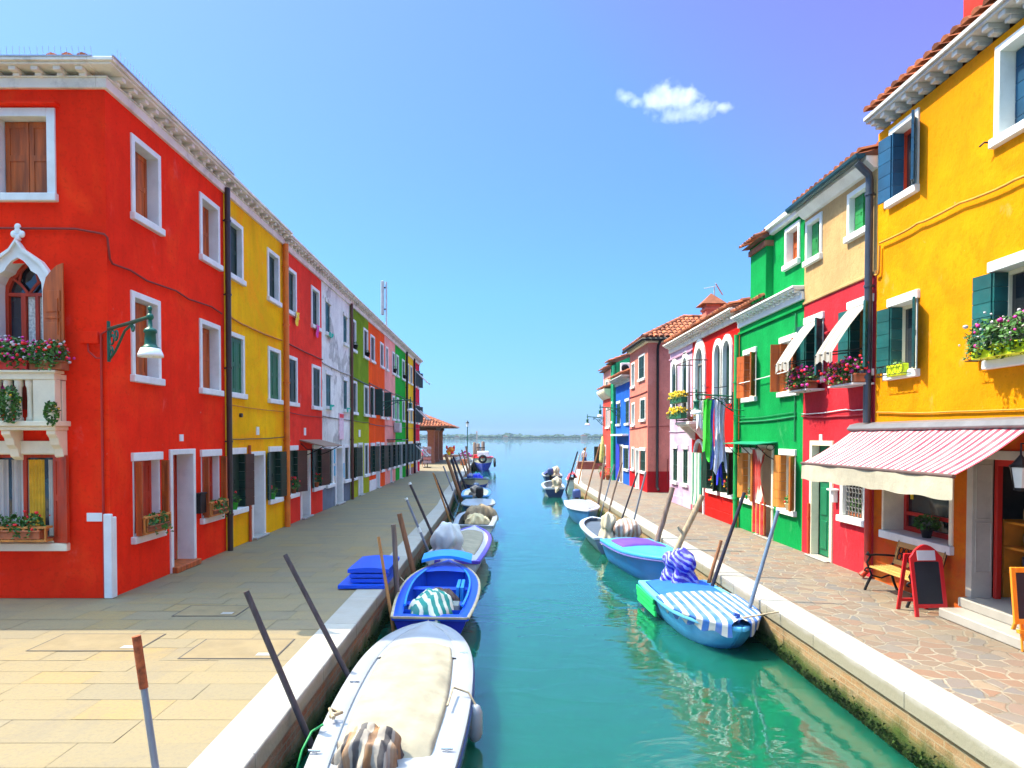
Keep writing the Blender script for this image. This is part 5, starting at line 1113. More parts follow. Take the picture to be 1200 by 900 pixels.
def kerb(tab, k, sgn, y1):
    m = MB(); y = -6.0
    while y < y1:
        d = min(RND.uniform(1.3, 2.1), y1 - y + .01); g = .004; vs = []
        for yy in (y + g, y + d - g):
            xo = k(yy)
            for (dx, z) in ((0, -.17), (0, .004), (.015, .012), (.43, .012), (.43, -.17)): vs.append((xo + sgn * dx, yy, z))
        m.add(vs, [(i, (i + 1) % 5, 5 + (i + 1) % 5, 5 + i) for i in range(5)] + [(0, 1, 2, 3, 4), (5, 6, 7, 8, 9)]); y += d
    m2, nt, bs = newmat('kerb_stone', .7, 0, .3); p = pos(nt); at = nn(nt, 'ShaderNodeAttribute', attribute_name='rnd').outputs['Fac']
    c = mix(nt, at, (.30, .28, .245), (.36, .34, .295)); c = mix(nt, mth(nt, 'MULTIPLY', ramp(nt, nz(nt, p, 2.2, 8, .65), [(.4, 0), (.75, 1)]), .5), c, (.27, .225, .16)); c = mix(nt, mth(nt, 'MULTIPLY', ramp(nt, nz(nt, p, 40, 4, .7), [(.55, 0), (.65, 1)]), .4), c, (.36, .31, .25))
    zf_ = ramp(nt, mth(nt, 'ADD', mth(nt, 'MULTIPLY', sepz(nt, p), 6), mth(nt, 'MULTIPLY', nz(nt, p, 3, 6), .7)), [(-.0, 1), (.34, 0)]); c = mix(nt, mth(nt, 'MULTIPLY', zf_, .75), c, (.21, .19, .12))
    nt.links.new(c, bs.inputs['Base Color']); bump(nt, bs, nz(nt, p, 18, 6), .35, .02); obj('kerb', m, m2, None, kind='structure', bevel=.006)
kerb(LT, kl, -1, 84); kerb(RT, kr, 1, 57)
def quaymat(name, b1, b2, mort, alg):
    m, nt, bs = newmat(name, .85, 0, .3); p = pos(nt); s = nn(nt, 'ShaderNodeSeparateXYZ'); nt.links.new(p, s.inputs[0]); cb = nn(nt, 'ShaderNodeCombineXYZ'); nt.links.new(s.outputs[1], cb.inputs[0]); nt.links.new(s.outputs[2], cb.inputs[1])
    br = nn(nt, 'ShaderNodeTexBrick'); nt.links.new(cb.outputs[0], br.inputs['Vector']); br.inputs['Color1'].default_value = (*b1, 1); br.inputs['Color2'].default_value = (*b2, 1); br.inputs['Mortar'].default_value = (*mort, 1)
    br.inputs['Scale'].default_value = 1; br.inputs['Brick Width'].default_value = .27; br.inputs['Row Height'].default_value = .075; br.inputs['Mortar Size'].default_value = .009
    c = mix(nt, mth(nt, 'MULTIPLY', ramp(nt, nz(nt, p, 3, 8, .65), [(.4, 0), (.62, 1)]), .7), br.outputs['Color'], mort)
    hz = mth(nt, 'ADD', mth(nt, 'MULTIPLY', s.outputs[2], -2.2), mth(nt, 'MULTIPLY', nz(nt, p, 2.4, 7, .62), 1.1)); hz = mth(nt, 'MULTIPLY', hz, .4)
    c = mix(nt, ramp(nt, hz, [(alg, 0), (alg + .07, .6), (alg + .16, 1)]), c, mix(nt, nz(nt, p, 14, 4), (.012, .035, .006), (.07, .11, .012)))
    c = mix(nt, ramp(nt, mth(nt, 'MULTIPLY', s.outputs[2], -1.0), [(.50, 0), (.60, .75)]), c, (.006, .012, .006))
    nt.links.new(c, bs.inputs['Base Color']); bump(nt, bs, mth(nt, 'ADD', br.outputs['Fac'], nz(nt, p, 14, 6, .7)), .7, .03); return m
QL = quaymat('brick_quay', (.30, .095, .045), (.40, .15, .06), (.26, .20, .13), .53); QR = quaymat('worn_quay', (.27, .155, .07), (.33, .185, .08), (.30, .23, .13), .50)
for tab, k, s, mt in ((LT, kl, -1, QL), (RT, kr, 1, QR)):
    m = MB(); m.grid(lambda a, b: (k(tab[0][0] + (tab[-1][0] - tab[0][0]) * a) + s * .035 + s * .012 * NZ.noise(V((a * 300, b * 6, s))), tab[0][0] + (tab[-1][0] - tab[0][0]) * a, -.165 - 2.2 * b), 260, 8, False)
    obj('quay_wall', m, mt, None, kind='structure')
    # ragged weed hanging along the water line
    m = MB()
    for i in range(9000 if s > 0 else 5000):
        yy = 5 + 33 * RND.random() ** 1.7; z = WATER + (abs(RND.gauss(0, .075)) * (.5 + .9 * max(0, .4 + NZ.noise(V((yy * 1.1, s, 0))) + .5 * NZ.noise(V((yy * 4.3, s, 2))))))
        x = k(yy) + s * .02; a = RND.uniform(.008, .026); b = RND.uniform(-1, 1) * a; m.add([(x - s * .01, yy - a, z + b), (x - s * RND.uniform(.02, .05), yy, z + a * .5), (x - s * .012, yy + a, z + b), (x - s * RND.uniform(.01, .04), yy + b, z - a * 1.4)], [(0, 1, 2, 3)])
    obj('algae', m, paint('algae', (.035, .075, .008), .8, .5, 9, 0, rndv=.7), None, kind='stuff', label='green algae along the water line', cat='algae') if 0 else tag(obj('algae', m, paint('algae', (.035, .075, .008), .8, .5, 9, 0, rndv=.7)), ['green algae fringe along the water line of the left quay', 'green algae fringe along the water line of the right quay'][s > 0], 'algae', None, 'stuff')
def watermat():
    m, nt, bs = newmat('canal_water', .015, 0, .75); bs.inputs['IOR'].default_value = 1.7
    p = pos(nt)
    c = mix(nt, nz(nt, pos(nt), .12, 3), (.004, .080, .046), (.006, .098, .060)); nt.links.new(c, bs.inputs['Base Color']); bs.inputs['Subsurface Weight'].default_value = 1.0; bs.inputs['Subsurface Radius'].default_value = (.7, 1.1, 1.0); bs.inputs['Subsurface Scale'].default_value = 1.6
    h1 = nz(nt, pos(nt, (.9, 1.5, 1)), 1.5, 2, .5, .6); h2 = nz(nt, pos(nt, (1, 1.6, 1)), 6.5, 3, .55)
    h3 = nz(nt, pos(nt), .35, 2)
    amp = ramp(nt, nz(nt, pos(nt), .16, 2), [(.35, .35), (.65, 1)])
    h = mth(nt, 'ADD', mth(nt, 'MULTIPLY', h1, 1.0), mth(nt, 'MULTIPLY', mth(nt, 'MULTIPLY', h2, .10), amp)); h = mth(nt, 'ADD', h, h3)
    bump(nt, bs, h, .105, .11); return m
m = MB(); m.quad((-1380, -30, WATER), (1380, -30, WATER), (1380, 1280, WATER), (-1380, 1280, WATER)); obj('water', m, watermat(), None, kind='structure')
# ================================================================== BOATS
class Boat:
    def __init__(s, label, stern, bow, B, h=.45, tw=.85, full=2.4, rake=.3, sheer=.25, draft=.18, group='moored boats', name='boat', chine=.5, rnd=.85):
        a, b = V((*stern, WATER)), V((*bow, WATER)); d = b - a; s.L = d.length; s.B, s.h, s.tw, s.full, s.rake, s.sheer, s.draft, s.ch, s.rnd = B, h, tw, full, rake, sheer, draft, chine, rnd
        s.root = thing(name, label, 'boat', (a + b) / 2, atan2(-d.x, d.y), group, world=False); s.root.rotation_euler = (R(RND.uniform(-.6, .6)), R(RND.uniform(-1, 1)), atan2(-d.x, d.y))
    def half(s, t):
        if t < .45: return s.B / 2 * (s.tw + (1 - s.tw) * sin(t / .45 * pi / 2))
        q = (t - .45) / .55; return max(s.B / 2 * max(0, 1 - q ** s.full) ** s.rnd, .02)
    def zs(s, t): return s.h * (1 + s.sheer * t * t)
    def pt(s, t, k):
        a = abs(k); z = -s.draft * (1 - .5 * t ** 4) + (s.zs(t) + s.draft * (1 - .5 * t ** 4)) * a ** 1.7
        x = s.half(t) * (1 if k >= 0 else -1) * a ** s.ch * (1 - .10 * (1 - a)); return (x, -s.L / 2 + s.L * t - s.rake * (1 - a) * t ** 4 * .9, z)
    def o(s, nm, m, mat, bevel=0, parent=None, label=None): return obj(nm, m, mat, parent or s.root, world=False, bevel=bevel, label=label)
    def hull(s, mat, mat2=None, stripe=None):
        m = MB(); n = 26; K = [-1 + i / 9 for i in range(19)]
        m.grid(lambda a, b: s.pt(a ** .8, -1 + 2 * b), n, 20)
        for tt in (0, 1): m.add([s.pt(tt, -1 + i / 10) for i in range(21)], [tuple(range(21))])
        return s.o('hull', m, mat)
    def rim(s, mat, w=.09, th=.05, out=.02, nm='gunwale', dz=0, ts=(0, 1)):
        m = MB(); n = 28
        for sd in (-1, 1):
            vs = []
            for i in range(n + 1):
                t = ts[0] + (ts[1] - ts[0]) * (i / n) ** .85; hb = s.half(t); z = s.zs(t) + dz; y = -s.L / 2 + s.L * t + (out if i == n else 0)
                for (x, zz) in ((hb + out, z - th), (hb + out, z), (max(hb - w, 0.0), z + .006), (max(hb - w, 0), z - th)): vs.append((sd * x, y, zz))
            m.add(vs, [(i * 4 + j, i * 4 + (j + 1) % 4, i * 4 + 4 + (j + 1) % 4, i * 4 + 4 + j) for i in range(n) for j in range(4)] + [(0, 1, 2, 3), (4 * n, 4 * n + 1, 4 * n + 2, 4 * n + 3)], None, True)
        if ts[0] == 0:
            hb = s.half(0); m.box((-hb, -s.L / 2 - out, s.zs(0) - th + dz), (hb, -s.L / 2 + w, s.zs(0) + .004 + dz))
        return s.o(nm, m, mat, .004)
    def deck(s, t0, t1, inset, dz, crown, mat, nm, sag=0, hem=0, seed=0, n=22, lip=0):
        m = MB(); W = 14
        def f(a, b):
            t = t0 + (t1 - t0) * b; x = (2 * a - 1); hb = max(s.half(t) - inset, .0)
            z = s.zs(t) + dz + crown * (1 - x * x) + sag * NZ.noise(V((x * 2.2, t * 6, seed)))
            e = min(1, (1 - abs(x)) / .06, b / .04 + .001 if lip else 1, (1 - b) / .04 + .001 if lip else 1)
            return (hb * x, -s.L / 2 + s.L * t, z - (hem * (1 - e) if hem else 0))
        us = W if not hem else 44
        m.grid(f, us, n if not hem else 40); return s.o(nm, m, mat)
    def well(s, t0, t1, inset, depth, mat, nm='well'):
        m = MB(); n = 16; top = []; 
        for sd in (1, -1):
            r = range(n + 1) if sd > 0 else range(n, -1, -1)
            for i in r:
                t = t0 + (t1 - t0) * i / n; top.append((sd * max(s.half(t) - inset, .03), -s.L / 2 + s.L * t, s.zs(t)))
        k = len(top); bot = [(x * .88, y, -s.draft * .2 + max(0, .35 - depth)) for x, y, z in top]
        m.add(top + bot, [(i, (i + 1) % k, k + (i + 1) % k, k + i) for i in range(k)] + [tuple(range(k, 2 * k))]); return s.o(nm, m, mat)
    def thwart(s, t, mat, w=.22, dz=-.1):
        hb = s.half(t) - .1; y = -s.L / 2 + s.L * t; z = s.zs(t) + dz; return s.o('thwart', MB().box((-hb, y - w / 2, z - .03), (hb, y + w / 2, z)), mat, .006)
    def motor(s, mat, sc=1.0, tilt=0, x=0, cover=None, rx=.17, ry=.24, rz=.24, z=.28, jit=.05, seed=1, dy=-.12):
        y = -s.L / 2 + dy; zc = s.zs(0) + z * sc; m = MB()
        r = s.o('outboard_motor', MB().box((x - .07, y + .02, s.zs(0) - .2), (x + .07, y + .16, s.zs(0) + .12)).tube([(x, y, zc - .1), (x, y - .02, -.25)], [.08, .05], 8).box((x - .1, y - .14, -.24), (x + .1, y + .1, -.225)), IRON, .008)
        if cover:
            def f(a, b):
                ph = 2 * pi * a; q = 1 - b; rr = (sin(min(1, b * 2.2) * pi / 2)) ** .75 * (1 - .20 * math.exp(-((b - .66) / .09) ** 2) + .16 * max(0, b - .7) / .3); fold = 1 + (.05 + .16 * b * b) * sin(ph * 6 + 3.5 * b + seed + 2 * NZ.noise(V((cos(ph), sin(ph), seed)))) + .3 * NZ.noise(V((cos(ph) * 1.5, sin(ph) * 1.5, b * 2.4 + seed * 5)))
                return (x + rx * 1.15 * sc * rr * fold * cos(ph), y + ry * 1.1 * sc * rr * fold * sin(ph) + .1 * sc, zc + rz * sc * (1 + .35 * NZ.noise(V((cos(ph) * rr * 1.7 + seed, sin(ph) * rr * 1.7, 3)))) - rz * 2.5 * sc * b ** 1.35 + .05 * sin(ph * 5 + seed) * b)
            s.o('motor_cover', MB().grid(f, 64, 26), cover, 0, r)
        else:
            s.o('motor_cowl', MB().blob((x, y, zc), rx * sc, ry * sc, rz * sc, 16, 12, 0, 1, .6), mat, 0, r)
        return r
    def rope(s, pts, mat, r=.012): return s.o('mooring_rope', MB().tube(pts, r, 6), mat)
def bp(name, col, **k): return paint(name, col, .35, .10, 2.5, .05, dirt=.10, **k)
WB = bp('white_gelcoat', (.275, .285, .30)); NAVY = bp('navy_gelcoat', (.012, .03, .10)); ROPE = paint('old_rope', (.35, .28, .18), .9, .3, 20); 
CANV = paint('cream_canvas', (.265, .238, .17), .9, .16, 3.5, .4, dirt=.35)
def fold_heap(mb, c, rx, ry, rz, seed, folds=9, amp=.12):
    def f(a, b):
        ph = 2 * pi * a; rr = sin(b * pi / 2) ** .8; k = 1 + amp * sin(ph * folds + 4 * b + seed) * b + .5 * amp * NZ.noise(V((cos(ph) * 2, sin(ph) * 2, b * 3 + seed))) * 3
        return (c[0] + rx * rr * k * cos(ph), c[1] + ry * rr * k * sin(ph), c[2] + rz * (1 - b ** 2.2) + rz * .22 * NZ.noise(V((rr * cos(ph) * 2.6, rr * sin(ph) * 2.6, seed))))
    return mb.grid(f, 64, 18)
# -- left side
b = Boat('white boat with a cream canvas cover and striped motor hood, nearest on the left', (-.98, 5.15), (-1.04, 9.62), 1.34, .46, .84, 2.8, .35, .12, rnd=.6)
b.hull(WB); b.rim(WB, .17, .07, .02); b.rim(NAVY, .01, .06, .04, 'rub_rail', -.06); b.deck(.66, .995, .17, .0, .05, WB, 'foredeck'); b.deck(.0, .98, .15, -.015, .0, WB, 'side_deck')
b.deck(.10, .76, .20, .02, .07, CANV, 'cover', .035, .09, 3, lip=1)
HOOD = stripes('hood_stripes', (.30, .255, .20), (.055, .047, .045), .11, 0, .5, 'O', wob=.10, third=(.26, .13, .05))
m = MB(); fold_heap(m, (-.12, -1.82, .40), .27, .27, .29, 2, 10, .16); b.o('motor_hood', m, HOOD)
m = MB(); m.lathe([(.02, .30), (.05, .28), (.075, .22), (.078, .0), (.05, -.06), (.02, -.08)], (.73, -.55, .12), 14); fd = b.o('fender', m, WB); b.o('fender_rope', MB().tube([(.73, -.55, .42), (.66, -.5, .52), (.50, -.46, .56), (.47, -.9, .54)], .011, 6), ROPE, 0, fd)
CLM = paint('steel', (.45, .46, .48), .25, metal=.8)
for (x, y) in ((-.58, -.1), (.55, .9), (-.5, 1.15), (.52, -1.7), (-.58, -1.75)): m = MB(); m.tube([(x - .05, y, b.h + .03), (x + .05, y, b.h + .03)], .012, 6); m.box((x - .015, y - .015, b.h - .02), (x + .015, y + .015, b.h + .03)); b.o('cleat', m, CLM)
b.rope([(-.62, -1.3, .52), (-.70, -1.38, .49), (-.75, -1.5, .38), (-.78, -1.62, .2)], paint('green_hose', (.008, .24, .06), .5), .011); b.rope([(-.6, -1.15, .53), (-.5, -1.1, .55), (-.62, -1.05, .56), (-.55, -1.2, .54)], ROPE, .02)
b = Boat('open blue wooden boat with green striped tarpaulin, behind the nearest white boat', (-1.08, 10.15), (-1.12, 14.3), 1.36, .42, .82, 2.4, .3, .3)
BLUEW = bp('blue_boat_paint', (.008, .075, .62)); SKYB = bp('sky_blue_paint', (.03, .30, .78)); b.hull(bp('deep_blue_hull', (.01, .02, .30))); b.rim(BLUEW, .15, .06); b.rim(paint('worn_wood_rail', (.45, .36, .22)), .01, .03, .035, 'rub_rail', .0); b.well(.1, .76, .15, .4, BLUEW); b.deck(.74, .99, .14, 0, .03, BLUEW, 'foredeck')
b.o('coaming', (lambda m: [m.tube([(sd * (b.half(t) - .16), -b.L / 2 + b.L * t, b.zs(t) + .03) for t in [.14 + .62 * i / 12 for i in range(13)]], .022, 6) for sd in (1, -1)] and m)(MB()), SKYB)
b.o('hatch_board', MB().grid(lambda a, c: (-.5 + a, 1.38 + .5 * c, .66 + .09 * sin(pi * a) + .05 * c), 16, 4).grid(lambda a, c: (-.5 + a, 1.38, .60 + .06 * c + .09 * sin(pi * a)), 16, 2), SKYB)
b.thwart(.55, BLUEW); b.thwart(.3, BLUEW)
b.o('floor_board', MB().box((.28, -.2, .12), (.34, .5, .46)).box((.36, -.3, .16), (.42, .4, .48)), SKYB, .006)
b.o('steering_box', MB().box((.16, -1.5, .2), (.40, -1.2, .46)), paint('grey_box', (.2, .22, .2)), .01)
b.rope([(-.66, .2, .44), (-.78, .4, .5), (-.85, .5, .3)], ROPE)
W2 = lambda x, y, z: b.root.matrix_basis @ V((x, y, z))
TARP = stripes('green_tarp', (.015, .24, .19), (.70, .68, .52), .15, 0, .52, 'P', wob=.14, rot=(0, 0, R(-24)))
c = V((-1.10, 10.75, WATER)); m = MB(); fold_heap(m, (c.x, c.y, c.z + .18), .36, .62, .48, 5, 6, .10); obj('tarpaulin', m, TARP, None, label='green and cream striped tarpaulin heaped in the open blue boat', cat='tarpaulin', loc=tuple(c))
m = MB(); fold_heap(m, (-1.05, 11.75, WATER + .2), .26, .26, .3, 8, 7, .2); obj('net_heap', m, paint('brown_net', (.13, .08, .06), .95, .5, 20, .6), None, label='brown heap of netting in the open blue boat', cat='net', loc=(-1.05, 11.75, WATER))
b = Boat('lavender-rimmed white boat with a cream cover and shrouded grey motor, third from the near left', (-1.02, 14.75), (-.78, 19.6), 1.2, .46, .86, 2.6, .3, .2)
LAV = bp('lavender_paint', (.46, .42, .52)); b.hull(bp('pale_lilac_hull', (.44, .43, .47))); b.rim(bp('violet_rim', (.10, .05, .45)), .07, .07, .025); b.deck(.0, .99, .07, -.004, .03, LAV, 'side_deck'); b.deck(.12, .78, .17, .03, .07, CANV, 'cover', .01, .06, 6, lip=1)
b.motor(IRON, 1.5, 0, -.22, paint('grey_white_canvas', (.50, .51, .51), .9, .12, 4, .4), .20, .22, .25, .26, .08, 6, .15)
b = Boat('white boat heaped with brown and cream canvas, behind the lavender-rimmed boat', (-.86, 20.3), (-.78, 24.2), 1.3, .5, .9, 2.6, .3, .12); b.hull(bp('cream_hull', (.70, .68, .60))); b.rim(WB, .14, .08, .02); b.well(.08, .86, .14, .35, paint('dark_bilge', (.08, .07, .06))); b.deck(.84, .99, .1, 0, .03, WB, 'foredeck')
m = MB(); fold_heap(m, (-.72, 22.6, WATER + .35), .52, .5, .50, 3, 11, .14); obj('canvas_heap', m, paint('brown_canvas', (.28, .21, .13), .9, .25, 6, .5), None, label='brown canvas heap arching over the fourth boat on the left', cat='canvas', loc=(-.72, 22.6, WATER))
m = MB(); fold_heap(m, (-.78, 21.2, WATER + .3), .38, .45, .42, 6, 7, .16); obj('canvas_heap', m, paint('straw_canvas', (.58, .47, .27), .9, .2, 6, .5), None, label='straw-coloured canvas heap at the near end of the fourth boat on the left', cat='canvas', loc=(-.78, 21.2, WATER))
b = Boat('small white-decked dinghy with a blue hull pointing at the viewer on the left', (-.95, 29.0), (-.93, 25.2), 1.32, .48, .85, 2.2, .3, .15); b.hull(bp('mid_blue_hull', (.02, .12, .38))); b.rim(WB, .1, .06); b.deck(.02, .99, .09, -.01, .05, WB, 'deck'); b.motor(IRON, 1)
b = Boat('blue-rimmed teal boat with a brown motor hood, among the left moorings', (-1.2, 30.6), (-1.2, 34.6), 1.35, .5, .88, 2.4, .3, .15); b.hull(bp('teal_hull', (.02, .16, .18))); b.rim(bp('pale_blue_rim', (.12, .32, .62)), .1, .08); b.deck(.05, .98, .1, -.01, .04, paint('cream_deck', (.6, .5, .32), .7), 'deck'); b.motor(IRON, 1.05, 0, .0, paint('taupe_canvas', (.26, .21, .17), .9, .2, 6, .4), .2, .22, .2, .22, .05, 2, .1)
b = Boat('blue boat with cream bow stripes and blue bags aboard, left moorings', (-1.5, 41.0), (-1.45, 36.6), 1.5, .72, .85, 2.2, .4, .25)
TWO = stripes('two_tone_hull', (.01, .06, .34), (.66, .62, .46), .9, 2, .55, 'O'); b.hull(TWO); b.rim(bp('slate_rim', (.10, .16, .20)), .12, .09); b.well(.1, .8, .14, .4, paint('grey_bilge', (.3, .32, .33))); b.deck(.8, .99, .12, 0, .03, NAVY, 'foredeck')
for i, (dx, dy, mt, lb) in enumerate(((.1, .1, bp('blue_bag', (.02, .04, .62)), 'shiny blue bag in the cream-striped blue boat'), (-.25, .5, bp('navy_bag', (.02, .05, .2)), 'navy bag in the cream-striped blue boat'), (.0, 1.2, paint('teal_sheet', (.02, .2, .24)), 'teal sheet heap at the back of the cream-striped blue boat'))):
    m = MB(); fold_heap(m, (-1.45 + dx, 38.2 + dy, WATER + .5), .32, .32, .55, i, 6, .06); obj('bag', m, mt, None, label=lb, cat='bag', loc=(-1.45 + dx, 38.2 + dy, WATER + .5))
b = Boat('dark outboard dinghy lying between the teal boat and the cream-striped boat', (-1.3, 34.9), (-1.25, 36.3), .8, .3, .9, 2, .1, .1, name='dinghy'); b.hull(NAVY); b.rim(NAVY, .06, .05); b.deck(.05, .98, .06, -.01, .02, NAVY, 'deck'); b.motor(bp('slate_cowl', (.10, .14, .22)), .9, 0, 0, None, .2, .25, .26)
b = Boat('big blue and cream workboat with red gunwales and tyre fenders at the far left', (-1.85, 69.0), (-1.72, 61.6), 1.95, 1.15, .9, 2.3, .6, .2, name='workboat'); b.hull(stripes('workboat_hull', (.008, .05, .42), (.66, .66, .46), 1.5, 2, .5, 'O')); b.rim(bp('red_gunwale', (.62, .03, .03)), .16, .14, .04); b.deck(.05, .98, .16, -.05, .05, bp('grey_deck', (.5, .52, .52)), 'deck')
b.o('cabin', MB().box((-.55, -1.0, 1.2), (.55, 1.4, 1.75)), bp('grey_cabin', (.55, .56, .56)), .05); b.o('roof_rack', MB().tube([(.2, .2, 1.75), (.2, .2, 2.1)], .04, 6).tube([(-.2, .2, 2.1), (.6, .2, 2.1)], .05, 6), IRON)
b.o('tool_box', MB().box((.5, 1.6, 1.2), (.85, 2.1, 1.5)), bp('red_gunwale', (.62, .03, .03)), .03)
def tyre(m, c, ax, r=.3): 
    pts = [V(c) + (V((cos(R(a)), 0, sin(R(a)))) if ax == 'y' else V((0, cos(R(a)), sin(R(a))))) * r for a in range(0, 361, 20)]; m.tube(pts, .1, 8, False); return m
RUB = paint('tyre_rubber', (.02, .02, .022), .8); b.o('tyre_fender', tyre(MB(), (0, 3.75, 1.15), 'y'), RUB); b.o('tyre_fender', tyre(MB(), (-1.08, 1.8, .8), 'x'), RUB); b.o('tyre_fender', tyre(MB(), (-1.1, 2.6, .75), 'x'), RUB)
# -- right side
b = Boat('light blue boat with a striped bow cover and green side plank, nearest on right', (3.2, 12.75), (3.36, 9.5), 1.34, .42, .94, 2.6, .85, .10, chine=.36, rnd=.7)
LB_ = bp('light_blue_hull', (.06, .34, .66)); b.hull(LB_); b.rim(bp('pale_cyan_rim', (.12, .46, .72)), .09, .06); DB = paint('azure_canvas', (.006, .10, .50), .8, .12, 3, .2)
b.deck(.03, .50, .10, .012, .05, DB, 'stern_cover', .01)
b.deck(.4, .99, .09, -.004, .02, LB_, 'foredeck')
BWS = stripes('bow_stripes', (.03, .12, .40), (.44, .44, .44), .135, 0, .5, 'O', rot=(0, 0, R(4)))
m = MB()
def bc(a, c):
    t = .42 + .565 * c; x = 2 * a - 1; e = max(0, (abs(x) - .74) / .26); hb = b.half(t) * (1.0 if abs(x) < .74 else 1) + .035
    xx = hb * min(1, abs(x) / .74) * (1 if x >= 0 else -1); return (xx * (1 - .12 * e), -b.L / 2 + b.L * t + .03 * c, b.zs(t) + .04 + .07 * (1 - min(1, abs(x) / .74) ** 2) - .17 * e * (1 + .16 * sin(t * 60)) + .012 * NZ.noise(V((x * 4, t * 9, 1))))
m.grid(bc, 40, 34); b.o('bow_cover', m, BWS)
b.o('side_plank', MB().box((.63, -1.6, .06), (.67, -.42, .16)).box((.645, -1.6, .165), (.685, -.43, .265)).box((.66, -1.58, .27), (.70, -.45, .36)), paint('bright_green_paint', (.01, .50, .12), .5, .12, 3, .15, dirt=.15), .008)
m = MB(); m.tube([(0, 1.5, .5), (0, 1.5, .60), (.07, 1.5, .62)], .03, 8); b.o('bow_cleat', m, bp('cleat_blue', (.04, .12, .45)))
MSTR = stripes('motor_stripes', (.02, .015, .36), (.20, .25, .58), .085, 2, .55, 'O', wob=.22, rot=(R(25), R(30), 0))
b.motor(IRON, 1.15, 0, -.1, MSTR, .22, .28, .24, .30, .06, 4, .0); b.rope([(-.05, 1.5, .56), (-.3, 1.5, .6), (-.56, 1.55, .66)], ROPE)
b = Boat('light blue boat with a violet-blue deck cover, second on the right', (3.1, 17.15), (3.55, 14.1), 1.38, .55, .92, 2.4, .45, .1, chine=.42); b.hull(bp('azure_hull', (.012, .17, .52))); b.rim(bp('cyan_rim', (.05, .32, .66)), .10, .06); b.deck(.02, .99, .10, -.004, .05, bp('cyan_deck', (.04, .27, .58)), 'deck')
b.deck(.12, .46, .16, .04, .05, paint('violet_canvas', (.09, .03, .50), .8, .15, 3, .2), 'deck_cover', .01, .04, 2, lip=1); b.rim(paint('violet_line', (.10, .10, .35)), .01, .03, .03, 'rub_rail', -.07); b.o('bow_cleat', MB().blob((0, 1.2, .64), .04, .04, .05, 8, 6), IRON)
b = Boat('grey open boat with canvas-draped motors at its stern, third on the right', (3.0, 18.2), (3.02, 22.7), 1.22, .42, .86, 2.8, .3, .15); b.hull(bp('grey_navy_hull', (.10, .15, .22))); b.rim(bp('blue_grey_rim', (.38, .44, .56)), .13, .06); b.deck(.1, .9, .14, -.10, .0, paint('slate_deck', (.06, .08, .11), .6, .2, 3, .1), 'deck'); b.well(.08, .92, .13, .12, paint('slate_deck', (.06, .08, .11)), 'well')
b.motor(IRON, 1.25, 0, -.12, paint('old_cream_canvas', (.45, .39, .28), .9, .15, 5, .4), .15, .2, .26, .25, .08, 7, -.02)
b.motor(IRON, 1.3, 0, .34, stripes('blanket_stripes', (.30, .19, .15), (.50, .45, .42), .12, 0, .5, 'O', wob=.1), .26, .24, .24, .14, .05, 9, -.15)
b = Boat('white-decked boat with a plain blue bow pointing at the viewer on the right', (3.03, 27.4), (3.0, 23.4), 1.18, .56, .85, 2.3, .4, .12); b.hull(bp('steel_blue_hull', (.03, .16, .42))); b.rim(bp('lilac_white_rim', (.62, .60, .74)), .1, .06); b.deck(.03, .99, .09, -.004, .06, WB, 'deck'); b.motor(bp('blue_cowl', (.04, .07, .20)), 0.85, 0, 0, None, .2, .2, .24)
b = Boat('dark boat with a cream-hooded motor near the lagoon end of the right quay', (2.75, 35.2), (2.8, 39.4), 1.15, .5, .88, 2.4, .3, .2); b.hull(NAVY); b.rim(bp('grey_rim', (.42, .46, .5)), .1, .08); b.well(.06, .86, .12, .3, paint('grey_bilge', (.3, .32, .33))); b.deck(.84, .99, .1, 0, .03, WB, 'foredeck'); b.motor(IRON, 1.0, 0, .12, paint('old_cream_canvas', (.45, .39, .28)), .22, .24, .3, .25, .08, 2, .1); b.thwart(.4, WB)
b = Boat('navy boat with a dark sprayhood, farthest in the right moorings', (3.35, 44.0), (3.4, 48.4), 1.3, .6, .88, 2.4, .3, .2); b.hull(NAVY); b.rim(WB, .1, .06); b.deck(.3, .98, .1, 0, .22, paint('navy_canvas', (.02, .03, .12), .8), 'sprayhood'); b.well(.04, .32, .12, .3, paint('grey_bilge', (.3, .32, .33))); b.motor(bp('blue_cowl', (.04, .07, .20)), 1.0, 0, -.2, None, .2, .2, .24); b.motor(IRON, 1.0, 0, .2, paint('old_cream_canvas', (.45, .39, .28)), .2, .22, .3, .3, .08, 5, .3)
b = Boat('small pale boat with a red cover against the far right quay', (4.3, 41.2), (4.45, 43.6), .8, .5, .9, 2.4, .2, .15); b.hull(bp('grey_cabin', (.55, .56, .56))); b.rim(WB, .08, .06); b.deck(.05, .9, .05, .0, .38, paint('red_canvas', (.62, .03, .05), .8, .15, 4, .3), 'cover', .08)
